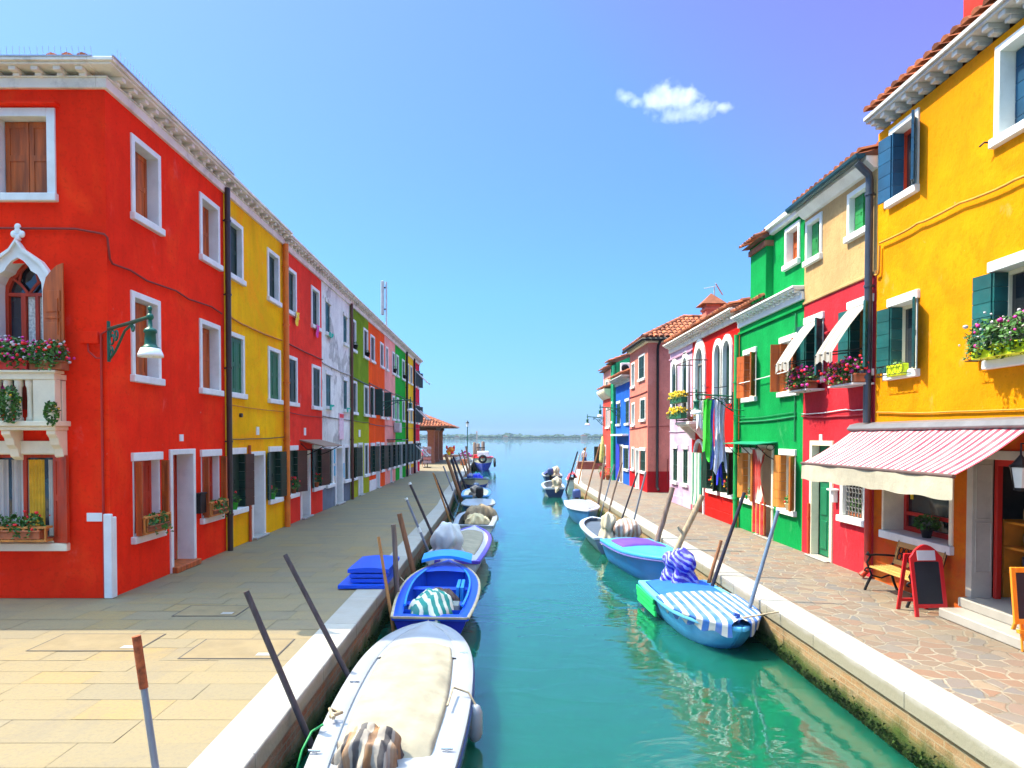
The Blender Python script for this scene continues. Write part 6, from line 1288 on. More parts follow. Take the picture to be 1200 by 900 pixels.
# ================================================================== POLES
PW = paint('weathered_pole', (.21, .15, .11), .85, .35, 3, .4, grain=(8, 8, .7), dirt=.3); PD = paint('dark_pole', (.055, .042, .045), .6, .3, 3, .2, grain=(8, 8, .7)); PO = paint('orange_pole', (.45, .20, .06), .7, .25, 3, .25, grain=(8, 8, .7)); PB = paint('brown_pole', (.26, .115, .05), .75, .3, 3, .3, grain=(8, 8, .7)); PG = paint('steel_pole', (.20, .23, .28), .4, .15, 3, .1, metal=.3); PL = paint('driftwood_pole', (.36, .27, .17), .85, .3, 3, .4, grain=(8, 8, .7), dirt=.25); PRUST = paint('rust', (.30, .07, .02), .85, .5, 22, .4); PBL = paint('black_pole', (.02, .02, .035), .5, .2, 4, .1)
def pole(lb, top, base, X, r, mat, dY=0, grp='mooring poles along the quays', band=None, cap=None, wob=0, name='mooring_pole', taper=.85, ext=.7):
    b = atX(base[0], base[1], X); t = atY(top[0], top[1], b.y + dY); d = (t - b).normalized(); b2 = b - d * ext if b.z > WATER - .2 else b
    if b2.z > WATER: b2 = b2 - d * ((b2.z - WATER + .3) / max(d.z, .3))
    o = thing(name, lb, 'pole', b2, 0, grp); n = 9; pts = []
    for i in range(n + 1):
        q = i / n; pts.append(b2.lerp(t, q) + V((NZ.noise(V((q * 4, X, base[0]))), NZ.noise(V((q * 4, base[0], 3))), 0)) * wob)
    obj('shaft', MB().tube(pts, [r * (1 - (1 - taper) * i / n) * (1 + .12 * wob * 20 * NZ.noise(V((i * .9, base[0], 9)))) for i in range(n + 1)], 10), mat, o)
    if band: obj('band', MB().tube([b2.lerp(t, band[0]), b2.lerp(t, band[1])], r * 1.1, 10), band[2], o)
    if cap: obj('tip', MB().tube([t - d * cap[0], t + d * .012], r * 1.06, 10), cap[1], o)
    return o, pts
BK = bp('dark_band', (.03, .03, .05)); GB = paint('grey_band', (.45, .46, .48), .5)
LP = [((288.5, 693), (368, 880), -1.72, .032, PD, 'tall dark leaning pole beside the stern of the nearest white boat', {}, 0), ((334, 650), (410, 796), -1.72, .032, PD, 'dark leaning pole beside the bow of the nearest white boat', {}, .1),
 ((443.5, 629), (457, 713), -1.76, .028, PO, 'light orange wooden pole rising in front of the stacked blue boards', {}, .1), ((461, 614.5), (465.5, 694), -1.80, .05, PW, 'thick upright grey-brown pole just right of the stacked blue boards', dict(wob=.01), 0), ((468, 602), (485.5, 674), -1.76, .055, PB, 'thick brown leaning pole right of the upright grey-brown pole', dict(taper=.9), 0),
 ((476, 584), (504.5, 652), -1.72, .035, PG, 'steel grey pole with a white band next to the shrouded motor', dict(band=(.60, .66, WHITE), cap=(.04, WHITE)), 0), ((480, 566), (512, 638), -1.72, .04, PD, 'dark pole with a white tip beside the lavender-rimmed boat', dict(cap=(.05, WHITE)), .1),
 ((507.5, 554), (529, 615), -1.72, .035, PO, 'thin pole with an orange foot beside the fourth boat on the left', dict(), 0), ((509, 556), (530.5, 607), -1.74, .035, PBL, 'thin black pole paired with the orange-footed pole', {}, 0),
 ((519.5, 546), (536, 589), -2.05, .04, PG, 'thin steel pole beside the white-decked dinghy', {}, 0), ((522, 532), (539, 581), -2.0, .09, PB, 'thick rust-brown pole among the left moorings', dict(wob=.01), 0), ((529, 537), (538, 568), -2.1, .07, PBL, 'black pole right of the thick rust-brown pole', {}, 0), ((531, 534.5), (542, 562), -2.1, .07, PBL, 'second black pole right of the thick rust-brown pole', {}, 0), ((537.5, 530.5), (546, 555), -2.3, .05, PW, 'thin grey pole near the far left workboat', {}, 0), ((546, 523), (551, 553), -2.4, .09, PW, 'stout grey pole near the far left workboat', dict(wob=.01), 0), ((541, 527), (549, 552), -2.4, .06, PB, 'short brown pole beside the stout grey pole', {}, 0), ((544, 538), (549, 556), -2.35, .05, PB, 'short reddish stake in front of the far left workboat', {}, 0)]
for t_, b_, X, r, mt, lb, kw, dy in LP: pole(lb, t_, b_, X, r, mt, dy, **kw)
o, _ = pole('grey pipe post with a rusty top on the near left quay', (160, 747), (184.5, 915), -2.42, .027, PG, .0, None, ext=.02); 
o['category'] = 'post'; t = atY(160, 747, atX(184.5, 915, -2.42).y); b = atX(184.5, 915, -2.42); d = (t - b).normalized(); obj('rusty_top', MB().tube([t - d * .36, t + d * .01], .030, 10), PRUST, o)
RP_ = [((677, 529), (665.5, 567), 3.84, .05, PBL, 'dark pole leaning over the far dark boat on the right', {}), ((679.5, 532), (674, 553), 4.6, .05, GB, 'pale grey pole beside the far red-covered boat', {}), ((686.7, 524), (673, 589), 3.82, .035, PO, 'orange-brown pole behind the blue-bowed boat', {}), ((703, 520.5), (685, 587), 3.82, .04, PB, 'tall thin brown pole behind the blue-bowed boat', {}), ((709, 534.5), (701, 591), 3.84, .05, PW, 'grey-brown pole at the right side of the blue-bowed boat', dict(wob=.012)),
 ((720, 544), (704.5, 602), 3.84, .032, PG, 'steel pole between the blue-bowed and grey boats', {}), ((729, 542), (712, 603.5), 3.84, .04, PW, 'thin crooked brown pole beside the grey boat', dict(wob=.02)), ((747, 554), (728.5, 609), 3.8, .03, PBL, 'thin black pole leaning over the grey boat', {}), ((757, 553), (740.5, 619), 3.84, .032, PG, 'slim steel pole at the stern of the grey boat', {}), ((788, 571), (771, 632.5), 3.84, .07, PW, 'thick weathered pole at the violet-covered boat', dict(wob=.03)), ((845, 633), (832, 677), 3.84, .035, PB, 'short thin brown stake on the quay edge beside the striped motor', dict(wob=.02)), ((872.5, 577), (838, 677), 3.84, .035, PBL, 'long black pole in front of the scarlet house', {}), ((912, 598), (882, 700), 3.84, .032, paint('blue_steel_pole', (.14, .20, .28), .4, .15, 3, .1), 'long blue-grey pole at the bow of the nearest right-hand boat', {})]
for t_, b_, X, r, mt, lb, kw in RP_: pole(lb, t_, b_, X, r, mt, 0, **kw)
o, pts = pole('thick pale driftwood pole with a knotty stub, leaning over the right kerb', (823, 580.5), (791, 648), 3.84, .07, PL, 0, wob=.025); q = pts[5]; obj('branch_stub', MB().tube([q, q + V((-.1, -.03, .1)), q + V((-.14, -.03, .17))], [.04, .035, .025], 8), PL, o)
for lb, X, Y, zt in (('tallest grey mooring pile in the lagoon beyond the left workboat', -2.62, 66, 2.0), ('dark mooring pile beside the tallest grey pile', -2.4, 69.5, 1.85), ('grey mooring pile standing alone right of the pair of piles', -1.92, 70, 2.05)):
    o = thing('mooring_pile', lb, 'pile', (X, Y, WATER - .5), 0, 'mooring piles in the lagoon'); obj('shaft', MB().tube([(X, Y, WATER - .5), (X + .02, Y, .8), (X, Y, zt - .12), (X, Y, zt)], [.2, .19, .18, .08], 10), PW if 'grey' in lb else PD, o)
# ================================================================== STREET THINGS
# stacked blue boards
BB = bp('ultramarine_board', (.006, .075, .56))
for i, (x0, x1, y0, y1, lb) in enumerate(((-2.68, -1.92, 11.1, 12.35, 'largest blue board, lowest of the stack on the left kerb'), (-2.5, -1.9, 11.22, 12.35, 'blue board, second from the bottom of the stack on the left kerb'), (-2.52, -1.9, 11.25, 12.45, 'blue board directly under the topmost one of the stack on the left kerb'), (-2.56, -1.88, 11.28, 12.5, 'topmost curved blue board of the stack on the left kerb'))):
    z = .016 + i * .075; o = thing('blue_board', lb, 'board', ((x0 + x1) / 2, (y0 + y1) / 2, z), 0, 'stack of blue boards'); c = .03 if i == 3 else .0
    m = MB(); m.grid(lambda a, q: (x0 + (x1 - x0) * a, y0 + (y1 - y0) * q, z + .06 + c * sin(pi * a)), 10, 2).grid(lambda a, q: (x0 + (x1 - x0) * a, y0 + (y1 - y0) * q, z), 10, 2)
    for yy in (y0, y1): m.grid(lambda a, q: (x0 + (x1 - x0) * a, yy, z + q * (.06 + c * sin(pi * a))), 10, 1)
    for xx in (x0, x1): m.quad((xx, y0, z), (xx, y1, z), (xx, y1, z + .06), (xx, y0, z + .06))
    obj('panel', m, BB, o); obj('batten', MB().box((x0 + .1, y0 - .012, z + .012), (x1 - .1, y0 - .0005, z + .03)), BB, o)
# covers let into the left paving, each with a small pale corner plate
for i, (ax, ay, w_, d_, lb) in enumerate(((-4.9, 8.25, 1.3, .7, 'flush stone drain cover in the sunlit left paving, left one with a pale corner plate'), (-3.1, 8.0, 1.1, .75, 'flush stone drain cover in the sunlit left paving nearer the kerb'), (-4.15, 9.75, .9, .6, 'flush stone drain cover in the shaded paving in front of the corner guard'))):
    t = thing('drain_cover', lb, 'cover', (ax, ay, .004), 0, 'drain covers in the left paving'); g = .02
    obj('surround', MB().ring([(ax - w_ / 2 + g, ay - d_ / 2 + g), (ax + w_ / 2 - g, ay - d_ / 2 + g), (ax + w_ / 2 - g, ay + d_ / 2 - g), (ax - w_ / 2 + g, ay + d_ / 2 - g)], [(ax - w_ / 2, ay - d_ / 2), (ax + w_ / 2, ay - d_ / 2), (ax + w_ / 2, ay + d_ / 2), (ax - w_ / 2, ay + d_ / 2)], .0035, .007, lambda u, o, z: (u, z, o), True), paint('cover_joint', (.07, .06, .05), .9), t)
    obj('lid', MB().box((ax - w_ / 2 + g, ay - d_ / 2 + g, .0035), (ax + w_ / 2 - g, ay + d_ / 2 - g, .0075)), paint('cover_stone', (.20, .148, .073), .8, .16, 3, .2, dirt=.25), t)
    obj('plate', MB().box((ax + w_ / 2 - .26, ay - d_ / 2 + .1, .0085), (ax + w_ / 2 - .1, ay - d_ / 2 + .2, .011)), MARBLE, t)
# bench
bo = V((6.2, 10.5, 0)); t = thing('park_bench', 'small wooden bench with black iron ends against the shop wall', 'bench', bo); y0, y1 = 9.92, 11.12
SL_ = paint('bench_slat', (.50, .27, .07), .55, .2, 3, .15, grain=(6, .8, 6))
m = MB()
for i in range(4): x = 5.99 + i * .095; m.box((x, y0, .375 + .006 * i), (x + .08, y1, .40 + .006 * i))
obj('seat', m, SL_, t, bevel=.005)
m = MB(); bk = lambda s_, u, z: (6.37 + (z - .4) * .26 + s_, u, z)
m.box((0, y0, .44), (.03, y1, .51), bk); m.box((0, y0, .72), (.03, y1, .80), bk); m.box((0, y0, .51), (.03, y0 + .06, .72), bk); m.box((0, y1 - .06, .51), (.03, y1, .72), bk); obj('backrest', m, SL_, t, bevel=.005)
m = MB(); n = 8
for i in range(n):
    u = y0 + .06 + (y1 - y0 - .12) * (i + .5) / n
    for z, r in ((.565, .052), (.665, .052)): m.tube([bk(.015, u + r * cos(R(a)), z + r * sin(R(a))) for a in range(0, 361, 30)], .009, 5)
m.box((.01, y0 + .06, .61), (.022, y1 - .06, .62), bk); obj('iron_lattice', m, IRON, t)
for yy in (y0 + .02, y1 - .02):
    m = MB(); m.tube([(5.93, yy, 0), (5.97, yy, .1), (6.04, yy, .24), (6.0, yy, .36), (6.3, yy, .37), (6.40, yy, .44), (6.50, yy, .82)], .022, 8); m.tube([(6.46, yy, 0), (6.40, yy, .14), (6.36, yy, .3), (6.30, yy, .37)], .022, 8)
    m.tube([(6.04, yy, .24), (6.2, yy, .2), (6.37, yy, .26)], .014, 6); m.tube([(6.0, yy, .36), (5.96, yy, .45), (6.02, yy, .56), (5.97, yy, .62), (5.95, yy, .59), (6.0, yy, .57), (6.1, yy, .58), (6.3, yy, .57), (6.42, yy, .56)], .018, 8); m.tube([(6.0, yy, .37), (5.94, yy, .36), (5.92, yy, .32), (5.96, yy, .31)], .016, 6); obj('iron_end', m, IRON, t)
# red A-board
t = thing('chalkboard_sign', 'red A-frame chalkboard with a rounded top and white notice', 'sign', (5.97, 9.65, 0), R(2))
OFF[t.name] = V((5.97, 9.65, 0)); RS = paint('sign_red', (.60, .016, .02), .4, .1, 3, .05)
def apan(s): return lambda x, o, z: (5.97 + x, 9.65 - s * (.20 - .185 * z / .98 + o), z)
P = apan(1); top = [(-.20 + .40 * i / 10, .86 + .12 * sin(pi * i / 10)) for i in range(11)]
outl = [(-.235, 0), (-.235, .80), (-.20, .84)] + top[1:-1] + [(.20, .84), (.235, .80), (.235, 0)]; inl = [(-.18, 0), (-.18, .74), (-.16, .745)] + [(-.16 + .32 * i / 10, .75) for i in range(1, 10)] + [(.16, .745), (.18, .74), (.18, 0)]
m = MB().ring(inl, outl, 0, .03, P); m.box((-.235, 0, .12), (.235, .028, .17), P); obj('front_frame', m, RS, t, bevel=.004)
obj('chalkboard', MB().box((-.185, .004, .165), (.185, .018, .745), P), paint('chalkboard_black', (.018, .02, .026), .7, .25, 4, .1), t)
obj('notice', MB().box((-.13, .031, .765), (.13, .035, .90), P), paint('notice_paper', (.66, .66, .68), .6, .06, 8, .05), t)
P2 = apan(-1); m = MB(); 
for x in (-.235, .18): m.box((x, 0, 0), (x + .055, .028, .84), P2)
m.box((-.18, 0, .12), (.18, .028, .17), P2); m.box((-.18, 0, .80), (.18, .028, .84), P2); obj('back_frame', m, RS, t, bevel=.004)
obj('chain', MB().tube([P(.2, -.0, .4), (5.97 + .2, 9.65, .37), P2(.2, 0, .4)], .006, 5), GREYSTONE, t)
# orange easel
t = thing('easel_sign', 'orange wooden easel with a blank blackboard at the right edge', 'sign', (6.3, 7.95, 0)); E = lambda x, o, z: (6.3 + x, 7.98 - o + .12 * z - .1, z)
m = MB(); OR2 = paint('easel_wood', (.80, .26, .015), .45, .15, 3, .1, grain=(6, 6, .8)); fx0, fx1 = -.335, .335
for a in ((fx0, .32, fx0 + .055, .97), (fx1 - .055, .32, fx1, .97), (fx0 + .055, .32, fx1 - .055, .38), (fx0 + .055, .91, fx1 - .055, .97)): m.box((a[0], .0, a[1]), (a[2], .03, a[3]), E)
obj('frame', m, OR2, t, bevel=.004); obj('blackboard', MB().box((fx0 + .05, .004, .375), (fx1 - .05, .018, .915), E), paint('chalkboard_black', (.018, .02, .026)), t)
for x in (-.25, .21): obj('leg', MB().box((x, -.02, 0), (x + .045, .0, .9), E), OR2, t, bevel=.004)
obj('leg', MB().box((-.02, -.03, 0), (.025, 0, .9), lambda x, o, z: (6.3 + x, 7.98 + .42 - .36 * z / .9 - o, z)), OR2, t, bevel=.004); obj('ledge', MB().box((fx0 + .05, -.03, .21), (fx1 - .05, .03, .25), E), OR2, t, bevel=.004)
# ================================================================== FAR ENDS
# brick portico
t = thing('brick_portico', 'open brick portico with a hipped terracotta roof at the far left', 'portico', (-9, 66.5, 0)); 
def brickm(name, b1, b2, mo, sc=1):
    m, nt, bs = newmat(name, .85); tc = pos(nt, (1, 1, 1)); s = nn(nt, 'ShaderNodeSeparateXYZ'); nt.links.new(tc, s.inputs[0]); cb = nn(nt, 'ShaderNodeCombineXYZ'); nt.links.new(mth(nt, 'ADD', s.outputs[0], s.outputs[1]), cb.inputs[0]); nt.links.new(s.outputs[2], cb.inputs[1])
    br = nn(nt, 'ShaderNodeTexBrick'); nt.links.new(cb.outputs[0], br.inputs['Vector']); br.inputs['Color1'].default_value = (*b1, 1); br.inputs['Color2'].default_value = (*b2, 1); br.inputs['Mortar'].default_value = (*mo, 1); br.inputs['Scale'].default_value = sc; br.inputs['Brick Width'].default_value = .26; br.inputs['Row Height'].default_value = .075; br.inputs['Mortar Size'].default_value = .008
    nt.links.new(mix(nt, mth(nt, 'MULTIPLY', nz(nt, pos(nt), 1.5, 6), .5), br.outputs['Color'], sc3(b1, .7)), bs.inputs['Base Color']); bump(nt, bs, br.outputs['Fac'], .4, .02); return m
BRK = brickm('portico_brick', (.42, .13, .05), (.50, .19, .07), (.36, .26, .16))
for x in (-7.0, -10.4):
    for y in (64.3, 68.8, 73.3): obj('pillar', MB().box((x, y, 0), (x + .62, y + .62, 3.0)).box((x - .06, y - .06, 3.0), (x + .68, y + .68, 3.16)).box((x - .05, y - .05, 0), (x + .67, y + .67, .25)), BRK, t, bevel=.01)
DKB = paint('dark_beam', (.08, .04, .025), .8); obj('beam', MB().box((-11.0, 64.4, 3.16), (-6.2, 64.8, 3.42)).box((-11, 73.4, 3.16), (-6.2, 73.8, 3.42)).box((-6.9, 64.8, 3.16), (-6.5, 73.4, 3.42)).box((-10.3, 64.8, 3.16), (-9.9, 73.4, 3.42)), DKB, t)
x0, x1, y0, y1, ez = -12.6, -4.7, 62.6, 75.4, 3.42; xm = (x0 + x1) / 2; rh = (x1 - x0) / 2; rz = 4.98; m = MB(); Pv = [(x0, y0, ez), (x1, y0, ez), (x1, y1, ez), (x0, y1, ez), (xm, y0 + rh, rz), (xm, y1 - rh, rz)]
m.add(Pv, [(0, 1, 4), (1, 2, 5, 4), (2, 3, 5), (3, 0, 4, 5), (3, 2, 1, 0)]); ro = obj('roof', m, ROOFB, t); m = MB()
SLv = V((0, rh, rz - ez)); SLl = SLv.length; tiles(m, (x0, y0, ez + .02), (1, 0, 0), SLv, x1 - x0, lambda s: (0, min(s, x1 - x0 - s) / rh * SLl), .27, .42); tiles(m, (x1, y0, ez + .02), (0, 1, 0), V((-rh, 0, rz - ez)), y1 - y0, lambda s: (0, min(s, y1 - y0 - s, rh) / rh * SLl), .27, .42)
m.tube([V(Pv[1]), V(Pv[4]) + V((0, 0, .05))], .13, 8).tube([V(Pv[0]), V(Pv[4]) + V((0, 0, .05))], .13, 8); obj('roof_tiles', m, paint('portico_tile', (.50, .15, .06), .85, .3, 6, .2, rndv=.6), ro)
lp = (-4.12, 82.0, 0); t = thing('lamp_post', 'lamp post with a single lantern on the far left quay', 'street lamp', lp); L_ = V(lp)
obj('post', MB().lathe([(.16, 0), (.16, .15), (.09, .3), (.06, .8), (.05, 3.6), (.08, 3.65), (.05, 3.7)], lp, 10), GREENIRON, t); obj('lantern', MB().lathe([(.1, 3.7), (.2, 4.15)], lp, 6, False), GLASSW, t); obj('lantern_cap', MB().lathe([(.24, 4.15), (.2, 4.22), (.08, 4.36), (.03, 4.42), (.02, 4.5)], lp, 8), IRON, t)
m = MB().box((-19, 83.6, 0), (-3.1, 83.98, .34)); tag(obj('parapet', m, brickm('parapet_brick', (.30, .13, .08), (.36, .18, .10), (.4, .33, .24)), loc=(-11, 83.8, 0)), 'low brick parapet along the lagoon at the far left', 'wall')
t = thing('low_wall', 'low stepped red-brown brick wall closing the right quay', 'wall', (7, 52.8, 0)); m = MB()
RBR = brickm('red_wall_brick', (.32, .07, .04), (.40, .10, .05), (.24, .10, .07))
for i in range(4): m.box((5.85, 52.6 + .03 * i, .14 * i), (10.5, 53.1, .14 * i + .125))
obj('brick_courses', m, RBR, t); obj('coping', MB().box((5.8, 52.66, .555), (10.5, 53.15, .62)), paint('pink_coping', (.5, .3, .22), .8), t)
# stall, person, small shapes beyond the row
t = thing('postcard_rack', 'tall postcard rack standing before the brick portico', 'rack', (-6.05, 55.5, 0)); m = MB().tube([(-6.05, 55.5, 0), (-6.05, 55.5, 1.7)], .04, 6); m.box((-6.35, 55.2, 0), (-5.75, 55.8, .05)); obj('stand', m, IRON, t)
for k in range(5): obj('card_tray', MB().box((-6.36, 55.3, .35 + k * .28), (-5.76, 55.7, .57 + k * .28)), (paint('cards_a', (.30, .28, .30), .6, .5, 30), paint('cards_b', (.35, .16, .14), .6, .5, 30))[k % 2], t, bevel=.01)
def person(lb, x, y, top, skirt, hair=(.03, .02, .015), rz=0, h=1.68):
    t = thing('person', lb, 'person', (x, y, 0), rz); k = h / 1.7; SK = paint('skin', (.55, .30, .20), .6, .08, 8, 0)
    vs = [(0, 0, .95), (0, 0, 1.15), (0, 0, 1.38), (0, 0, 1.47), (0, -.01, 1.54), (0, -.01, 1.68), (.17, 0, 1.38), (.22, .02, 1.12), (.21, -.08, .88), (-.17, 0, 1.38), (-.22, .02, 1.12), (-.21, -.08, .88), (.09, 0, .88), (.10, -.02, .48), (.10, 0, .08), (.10, -.12, .03), (-.09, 0, .88), (-.10, .04, .48), (-.10, .08, .08), (-.10, -.04, .03)]
    ed = [(0, 1), (1, 2), (2, 3), (3, 4), (4, 5), (2, 6), (6, 7), (7, 8), (2, 9), (9, 10), (10, 11), (0, 12), (12, 13), (13, 14), (14, 15), (0, 16), (16, 17), (17, 18), (18, 19)]
    rd = [.14, .12, .15, .06, .085, .08, .06, .045, .03, .06, .045, .03, .09, .06, .045, .03, .09, .06, .045, .03]
    me = bpy.data.meshes.new('body'); me.from_pydata([(a * k, b_ * k, c * k) for a, b_, c in vs], ed, []); o = bpy.data.objects.new('body', me); C.objects.link(o); o.parent = t; me.materials.append(SK)
    s = o.modifiers.new('skin', 'SKIN'); o.modifiers.new('sub', 'SUBSURF').levels = 1
    for i, r in enumerate(rd): me.skin_vertices[0].data[i].radius = (r * k, r * k * .8)
    me.skin_vertices[0].data[0].use_root = True
    obj('shirt', MB().lathe([(.155, .9), (.15, 1.1), (.185, 1.3), (.17, 1.42), (.08, 1.47)], (0, 0, 0), 14, mat=Matrix.Diagonal((k * 1.1, k * .8, k))), top, t, world=False); obj('skirt', MB().lathe([(.16, .95), (.2, .75), (.23, .45)], (0, 0, 0), 14, mat=Matrix.Diagonal((k * 1.05, k * .85, k))), skirt, t, world=False)
    obj('hair', MB().blob((0, .015 * k, 1.63 * k), .10 * k, .11 * k, .12 * k, 12, 8, .05), paint('dark_hair', hair, .6), t, world=False); return t
person('person in a pink top and dark skirt standing by the postcard rack', -6.55, 57.2, paint('pink_top', (.75, .10, .30), .8), paint('dark_skirt', (.05, .04, .06), .8), rz=R(40))
person('person in white standing beyond the low brick wall on the right', 6.55, 54.2, paint('white_top', (.72, .72, .76), .8), paint('navy_skirt', (.03, .04, .1), .8), rz=R(200), h=1.6)
t = thing('toy_cluster', 'bright orange bundle of toys with red tips on the far left quay', 'toys', (-4.9, 66, 0)); m = MB().tube([(-4.9, 66, 0), (-4.9, 66, .9)], .05, 6); obj('stand', m, IRON, t); m = MB(); m.blob((-4.9, 65.9, 1.25), .38, .3, .3, 14, 10, .25, 2.2); m.blob((-5.15, 65.8, 1.1), .22, .2, .2, 10, 8, .3, 2); obj('bundle', m, paint('toy_orange', (.85, .25, .02), .6), t)
obj('tips', MB().blob((-4.6, 65.8, 1.5), .1, .1, .2, 8, 6).blob((-5.3, 65.8, 1.5), .1, .1, .18, 8, 6).blob((-4.8, 65.7, .95), .25, .2, .1, 10, 6), REDFL, t); obj('fringe', MB().blob((-5.05, 65.6, .9), .18, .1, .18, 8, 6, .3).blob((-4.8, 65.55, 1.3), .1, .06, .05, 8, 6), YELFL, t)
t = thing('crate', 'orange-red crate on the far left quay edge', 'crate', (-3.35, 60.5, 0)); m = MB()
for z in (.02, .2, .38): m.box((-3.65, 60.3, z), (-3.1, 60.8, z + .14))
obj('slats', m, paint('crate_orange', (.65, .18, .04), .7), t); obj('posts', MB().box((-3.64, 60.31, 0), (-3.58, 60.37, .54)).box((-3.17, 60.31, 0), (-3.11, 60.37, .54)), PB, t)
t = thing('net_pile', 'pile of pale fishing nets and floats on the far left quay', 'nets', (-3.9, 68, 0)); m = MB(); fold_heap(m, (-4.0, 68, 0), .9, .8, .55, 4, 9, .15); obj('net', m, paint('pale_net', (.55, .52, .46), .9, .3, 10), t); obj('floats', MB().petals((-3.6, 67.6, .6), .5, .3, .4, 14, .12), PINKFL, t)
t = thing('folded_parasol', 'folded yellowish parasol leaning by the blue house', 'parasol', (6.1, 41.5, 0)); obj('pole', MB().tube([(6.1, 41.5, 0), (6.15, 41.5, 2.7)], .03, 6), PW, t); m = MB(); m.lathe([(.04, 2.55), (.14, 1.9), (.2, 1.1), (.16, .95), (.05, .95)], (6.12, 41.5, 0), 12); obj('canopy', m, paint('straw_cloth', (.58, .47, .16), .85, .3, 6), t)
t = thing('gas_bottle', 'small red gas bottle at the foot of the folded parasol', 'gas bottle', (5.95, 40.2, 0)); obj('body', MB().lathe([(.12, 0.0), (.14, .05), (.14, .42), (.06, .5), (.04, .5)], (5.95, 40.2, 0), 14), RP, t); obj('valve', MB().lathe([(.05, .5), (.05, .6), (.02, .62)], (5.95, 40.2, 0), 10), IRON, t)
for i, (x, y, lb) in enumerate(((6.2, 39.7, 'bushy pot plant at the corner of the blue house'), (6.25, 42.6, 'pot plant in front of the sea green house'))): pot_plant('pot_plant', lb, (x, y, 0), .16, .26, TERRA, ((PINKFL, 5),), 160, .26, .3, group='pot plants on the far right pavement')
# far shore
m = MB(); m.box((-1370, 1085, -2), (1370, 1250, -.1)); obj('shore', m, paint('shore_ground', (.20, .17, .09), .9, .2, .05, 0), None, kind='structure')
m = MB(); x = -640.0
while x < 640:
    hgt = RND.uniform(3.5, 7) * (1 + .35 * NZ.noise(V((x / 40, 0, 0)))); w = RND.uniform(4, 8); m.blob((x, 1100 + RND.uniform(0, 40), hgt * .52), w, w * .8, hgt * .55, 9, 7, .6, 2.2, 1, x, False); x += RND.uniform(2.2, 5)
tag(obj('far_woods', m, paint('far_foliage', (.03, .06, .028), .9, .35, .12, 0)), 'line of dark trees on the far lagoon shore', 'trees', None, 'stuff')
t = thing('bell_tower', 'slim bell tower rising above the far trees', 'tower', (-40, 1095, 0)); obj('shaft', MB().box((-41.2, 1094, 0), (-38.8, 1096.4, 9.8)), paint('tower_brick', (.35, .2, .14)), t); obj('roof', MB().add([(-41.4, 1093.8, 9.8), (-38.6, 1093.8, 9.8), (-38.6, 1096.6, 9.8), (-41.4, 1096.6, 9.8), (-40, 1095.2, 12.2)], [(0, 1, 4), (1, 2, 4), (2, 3, 4), (3, 0, 4)]), TERRA, t)
for i, (x, w, hh, lb) in enumerate(((6, 9, 4.5, 'tiny house with a red roof at the middle of the far shore'), (-72, 8, 4.2, 'tiny house left of the bell tower on the far shore'), (132, 10, 6, 'tiny building at the right end of the far shore'))):
    t = thing('far_house', lb, 'house', (x, 1092, 0), 0, 'houses on the far shore'); obj('walls', MB().box((x - w / 2, 1090, -.1), (x + w / 2, 1096, hh * .7)), paint('far_wall', (.22, .17, .13)), t); obj('roof', MB().prism([(-w / 2 - .5, hh * .7), (w / 2 + .5, hh * .7), (0, hh * .7 + 2)], 1089.5, 1096.5, lambda u, o, z: (x + u, o, z)), TERRA, t)
# ================================================================== CLOUD, AIR, LIGHT, CAMERA
def cloud():
    D = 900; c = V((0, 0, EYE)) + ray(788, 120) * D; k = D / F
    m = MB(); m.blob(c, 78 * k, 38 * k, 38 * k, 20, 14)
    o = obj('cloud', m, None or bpy.data.materials.new('cloud_vapour'), None, kind='structure', loc=tuple(c))
    mt = o.data.materials[0]; mt.use_nodes = True; nt = mt.node_tree; nt.nodes.clear(); out = nn(nt, 'ShaderNodeOutputMaterial'); vol = nn(nt, 'ShaderNodeVolumePrincipled'); nt.links.new(vol.outputs[0], out.inputs['Volume'])
    p = nn(nt, 'ShaderNodeTexCoord').outputs['Object']; tot = None
    for (px, py, rx, rz, ry) in ((781, 113, 26, 17, 20), (800, 118, 24, 17, 18), (768, 119, 20, 14, 16), (820, 128, 30, 10, 14), (800, 135, 36, 9, 14), (733, 113, 14, 9, 9), (746, 120, 14, 7, 8), (846, 126, 13, 8, 8), (808, 107, 15, 8, 10)):
        q = ray(px, py) * D + V((0, 0, EYE)) - c; mp = nn(nt, 'ShaderNodeMapping'); nt.links.new(p, mp.inputs[0]); s = (1 / (rx * k), 1 / (ry * k), 1 / (rz * k)); mp.inputs['Scale'].default_value = s; mp.inputs['Location'].default_value = (-q.x * s[0], -q.y * s[1], -q.z * s[2])
        ln = nn(nt, 'ShaderNodeVectorMath', operation='LENGTH'); nt.links.new(mp.outputs[0], ln.inputs[0]); v = mth(nt, 'SUBTRACT', 1.0, ln.outputs['Value']); tot = v if tot is None else mth(nt, 'MAXIMUM', tot, v)
    n1 = nn(nt, 'ShaderNodeTexNoise'); nt.links.new(p, n1.inputs['Vector']); n1.inputs['Scale'].default_value = .085 / k; n1.inputs['Detail'].default_value = 8; n1.inputs['Roughness'].default_value = .62
    d = mth(nt, 'ADD', tot, mth(nt, 'MULTIPLY', mth(nt, 'SUBTRACT', n1.outputs['Fac'], .55), 2.2)); d = mth(nt, 'MULTIPLY', d, .055 / k, False); d = mth(nt, 'MAXIMUM', d, 0.0); d = mth(nt, 'MINIMUM', d, .06 / k)
    nt.links.new(d, vol.inputs['Density']); vol.inputs['Color'].default_value = (1, 1, 1, 1); vol.inputs['Anisotropy'].default_value = .2; o['label'] = 'small white cloud'; return o
CLOUD = cloud()
m = MB().box((-1395, -34, -3), (1395, 1290, 15.5)); hz = obj('haze', m, bpy.data.materials.new('haze_air'), None, kind='stuff'); hz['label'] = 'pale blue sea air'; hz['category'] = 'haze'
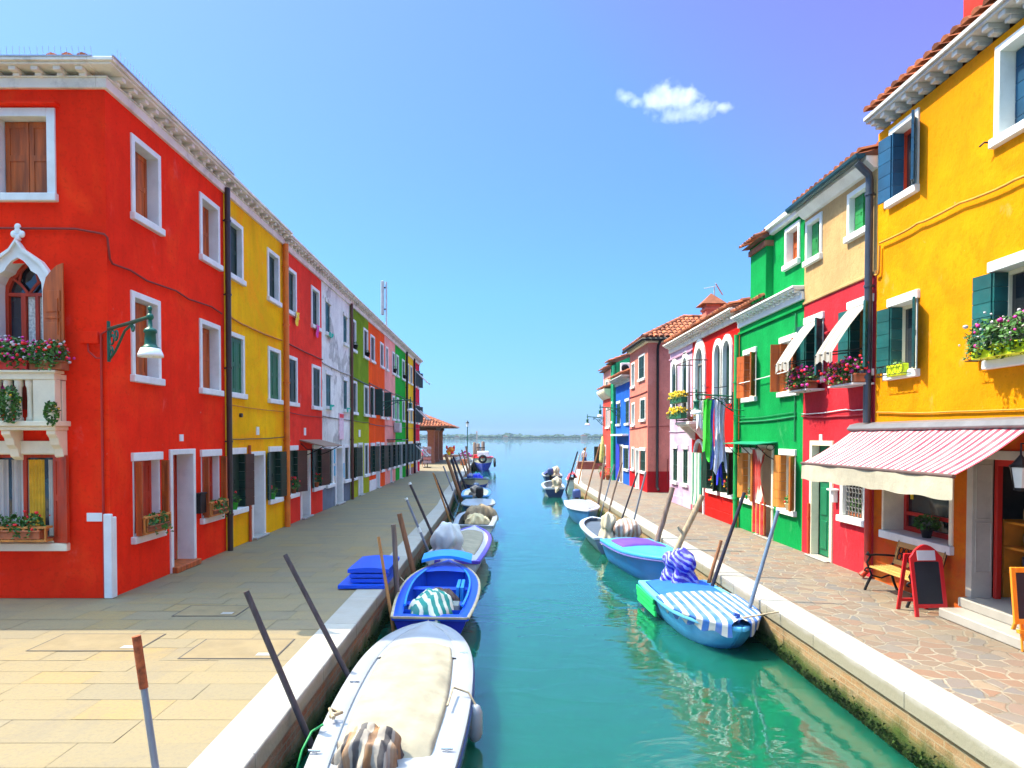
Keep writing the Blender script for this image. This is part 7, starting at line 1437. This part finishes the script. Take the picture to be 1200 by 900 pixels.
mt = hz.data.materials[0]; mt.use_nodes = True; nt = mt.node_tree; nt.nodes.clear(); out = nn(nt, 'ShaderNodeOutputMaterial'); vol = nn(nt, 'ShaderNodeVolumePrincipled'); vol.inputs['Density'].default_value = HAZE; vol.inputs['Color'].default_value = (.62, .82, 1, 1); nt.links.new(vol.outputs[0], out.inputs['Volume'])
SUN = V((-.65, .18, 1.0)).normalized(); el = math.asin(SUN.z); az = atan2(SUN.x, SUN.y)
w = bpy.data.worlds.new('World'); SC.world = w; w.use_nodes = True; nt = w.node_tree; bg = nt.nodes['Background']
sky = nn(nt, 'ShaderNodeTexSky', sky_type='NISHITA'); sky.sun_disc = False; sky.sun_elevation = el; sky.sun_rotation = az; sky.air_density = 1.0; sky.dust_density = .6; sky.ozone_density = 1.0; sky.altitude = 0
g = nn(nt, 'ShaderNodeTexCoord').outputs['Generated']; zz = sepz(nt, g, 2); xx = sepz(nt, g, 0)
TINT = ramp(nt, zz, [(0, SKY0), (.2, SKY1), (.55, SKY2), (.62, SKY2), (.78, SKYFILL)])  # last stop: overhead sky brightened out of view to add fill on shaded walls
vi = mth(nt, 'MULTIPLY', ramp(nt, mth(nt, 'ADD', mth(nt, 'MULTIPLY', xx, .85), zz), [(.56, 0), (1.08, 1)]), mth(nt, 'MULTIPLY', ramp(nt, zz, [(.58, 1), (.7, 0)]), SKYV))
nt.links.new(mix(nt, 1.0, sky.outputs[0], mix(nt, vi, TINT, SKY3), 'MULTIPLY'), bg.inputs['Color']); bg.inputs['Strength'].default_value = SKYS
l = bpy.data.lights.new('sun', 'SUN'); l.energy = SUNS; l.angle = R(.5); l.color = (1, .88, .67); lo = bpy.data.objects.new('sun', l); C.objects.link(lo); lo.rotation_euler = SUN.to_track_quat('Z', 'Y').to_euler(); lo.location = SUN * 50
cam = bpy.data.cameras.new('camera'); cam.sensor_width = 36; cam.lens = F / 1200 * 36; cam.shift_x = (600 - CX) / 1200; cam.shift_y = (CY - 450) / 1200; cam.clip_end = 5000; cam.clip_start = .05
co = bpy.data.objects.new('camera', cam); C.objects.link(co); co.location = (0, 0, EYE); co.rotation_euler = (R(90) - TH, 0, 0); SC.camera = co
vs = SC.view_settings; vs.view_transform = 'Standard'; vs.look = 'None'; vs.exposure = EXPO; vs.gamma = 1; vs.use_curve_mapping = False
SC.cycles.max_bounces = 8; SC.cycles.diffuse_bounces = 4; SC.cycles.volume_bounces = 1; SC.cycles.volume_max_steps = 96
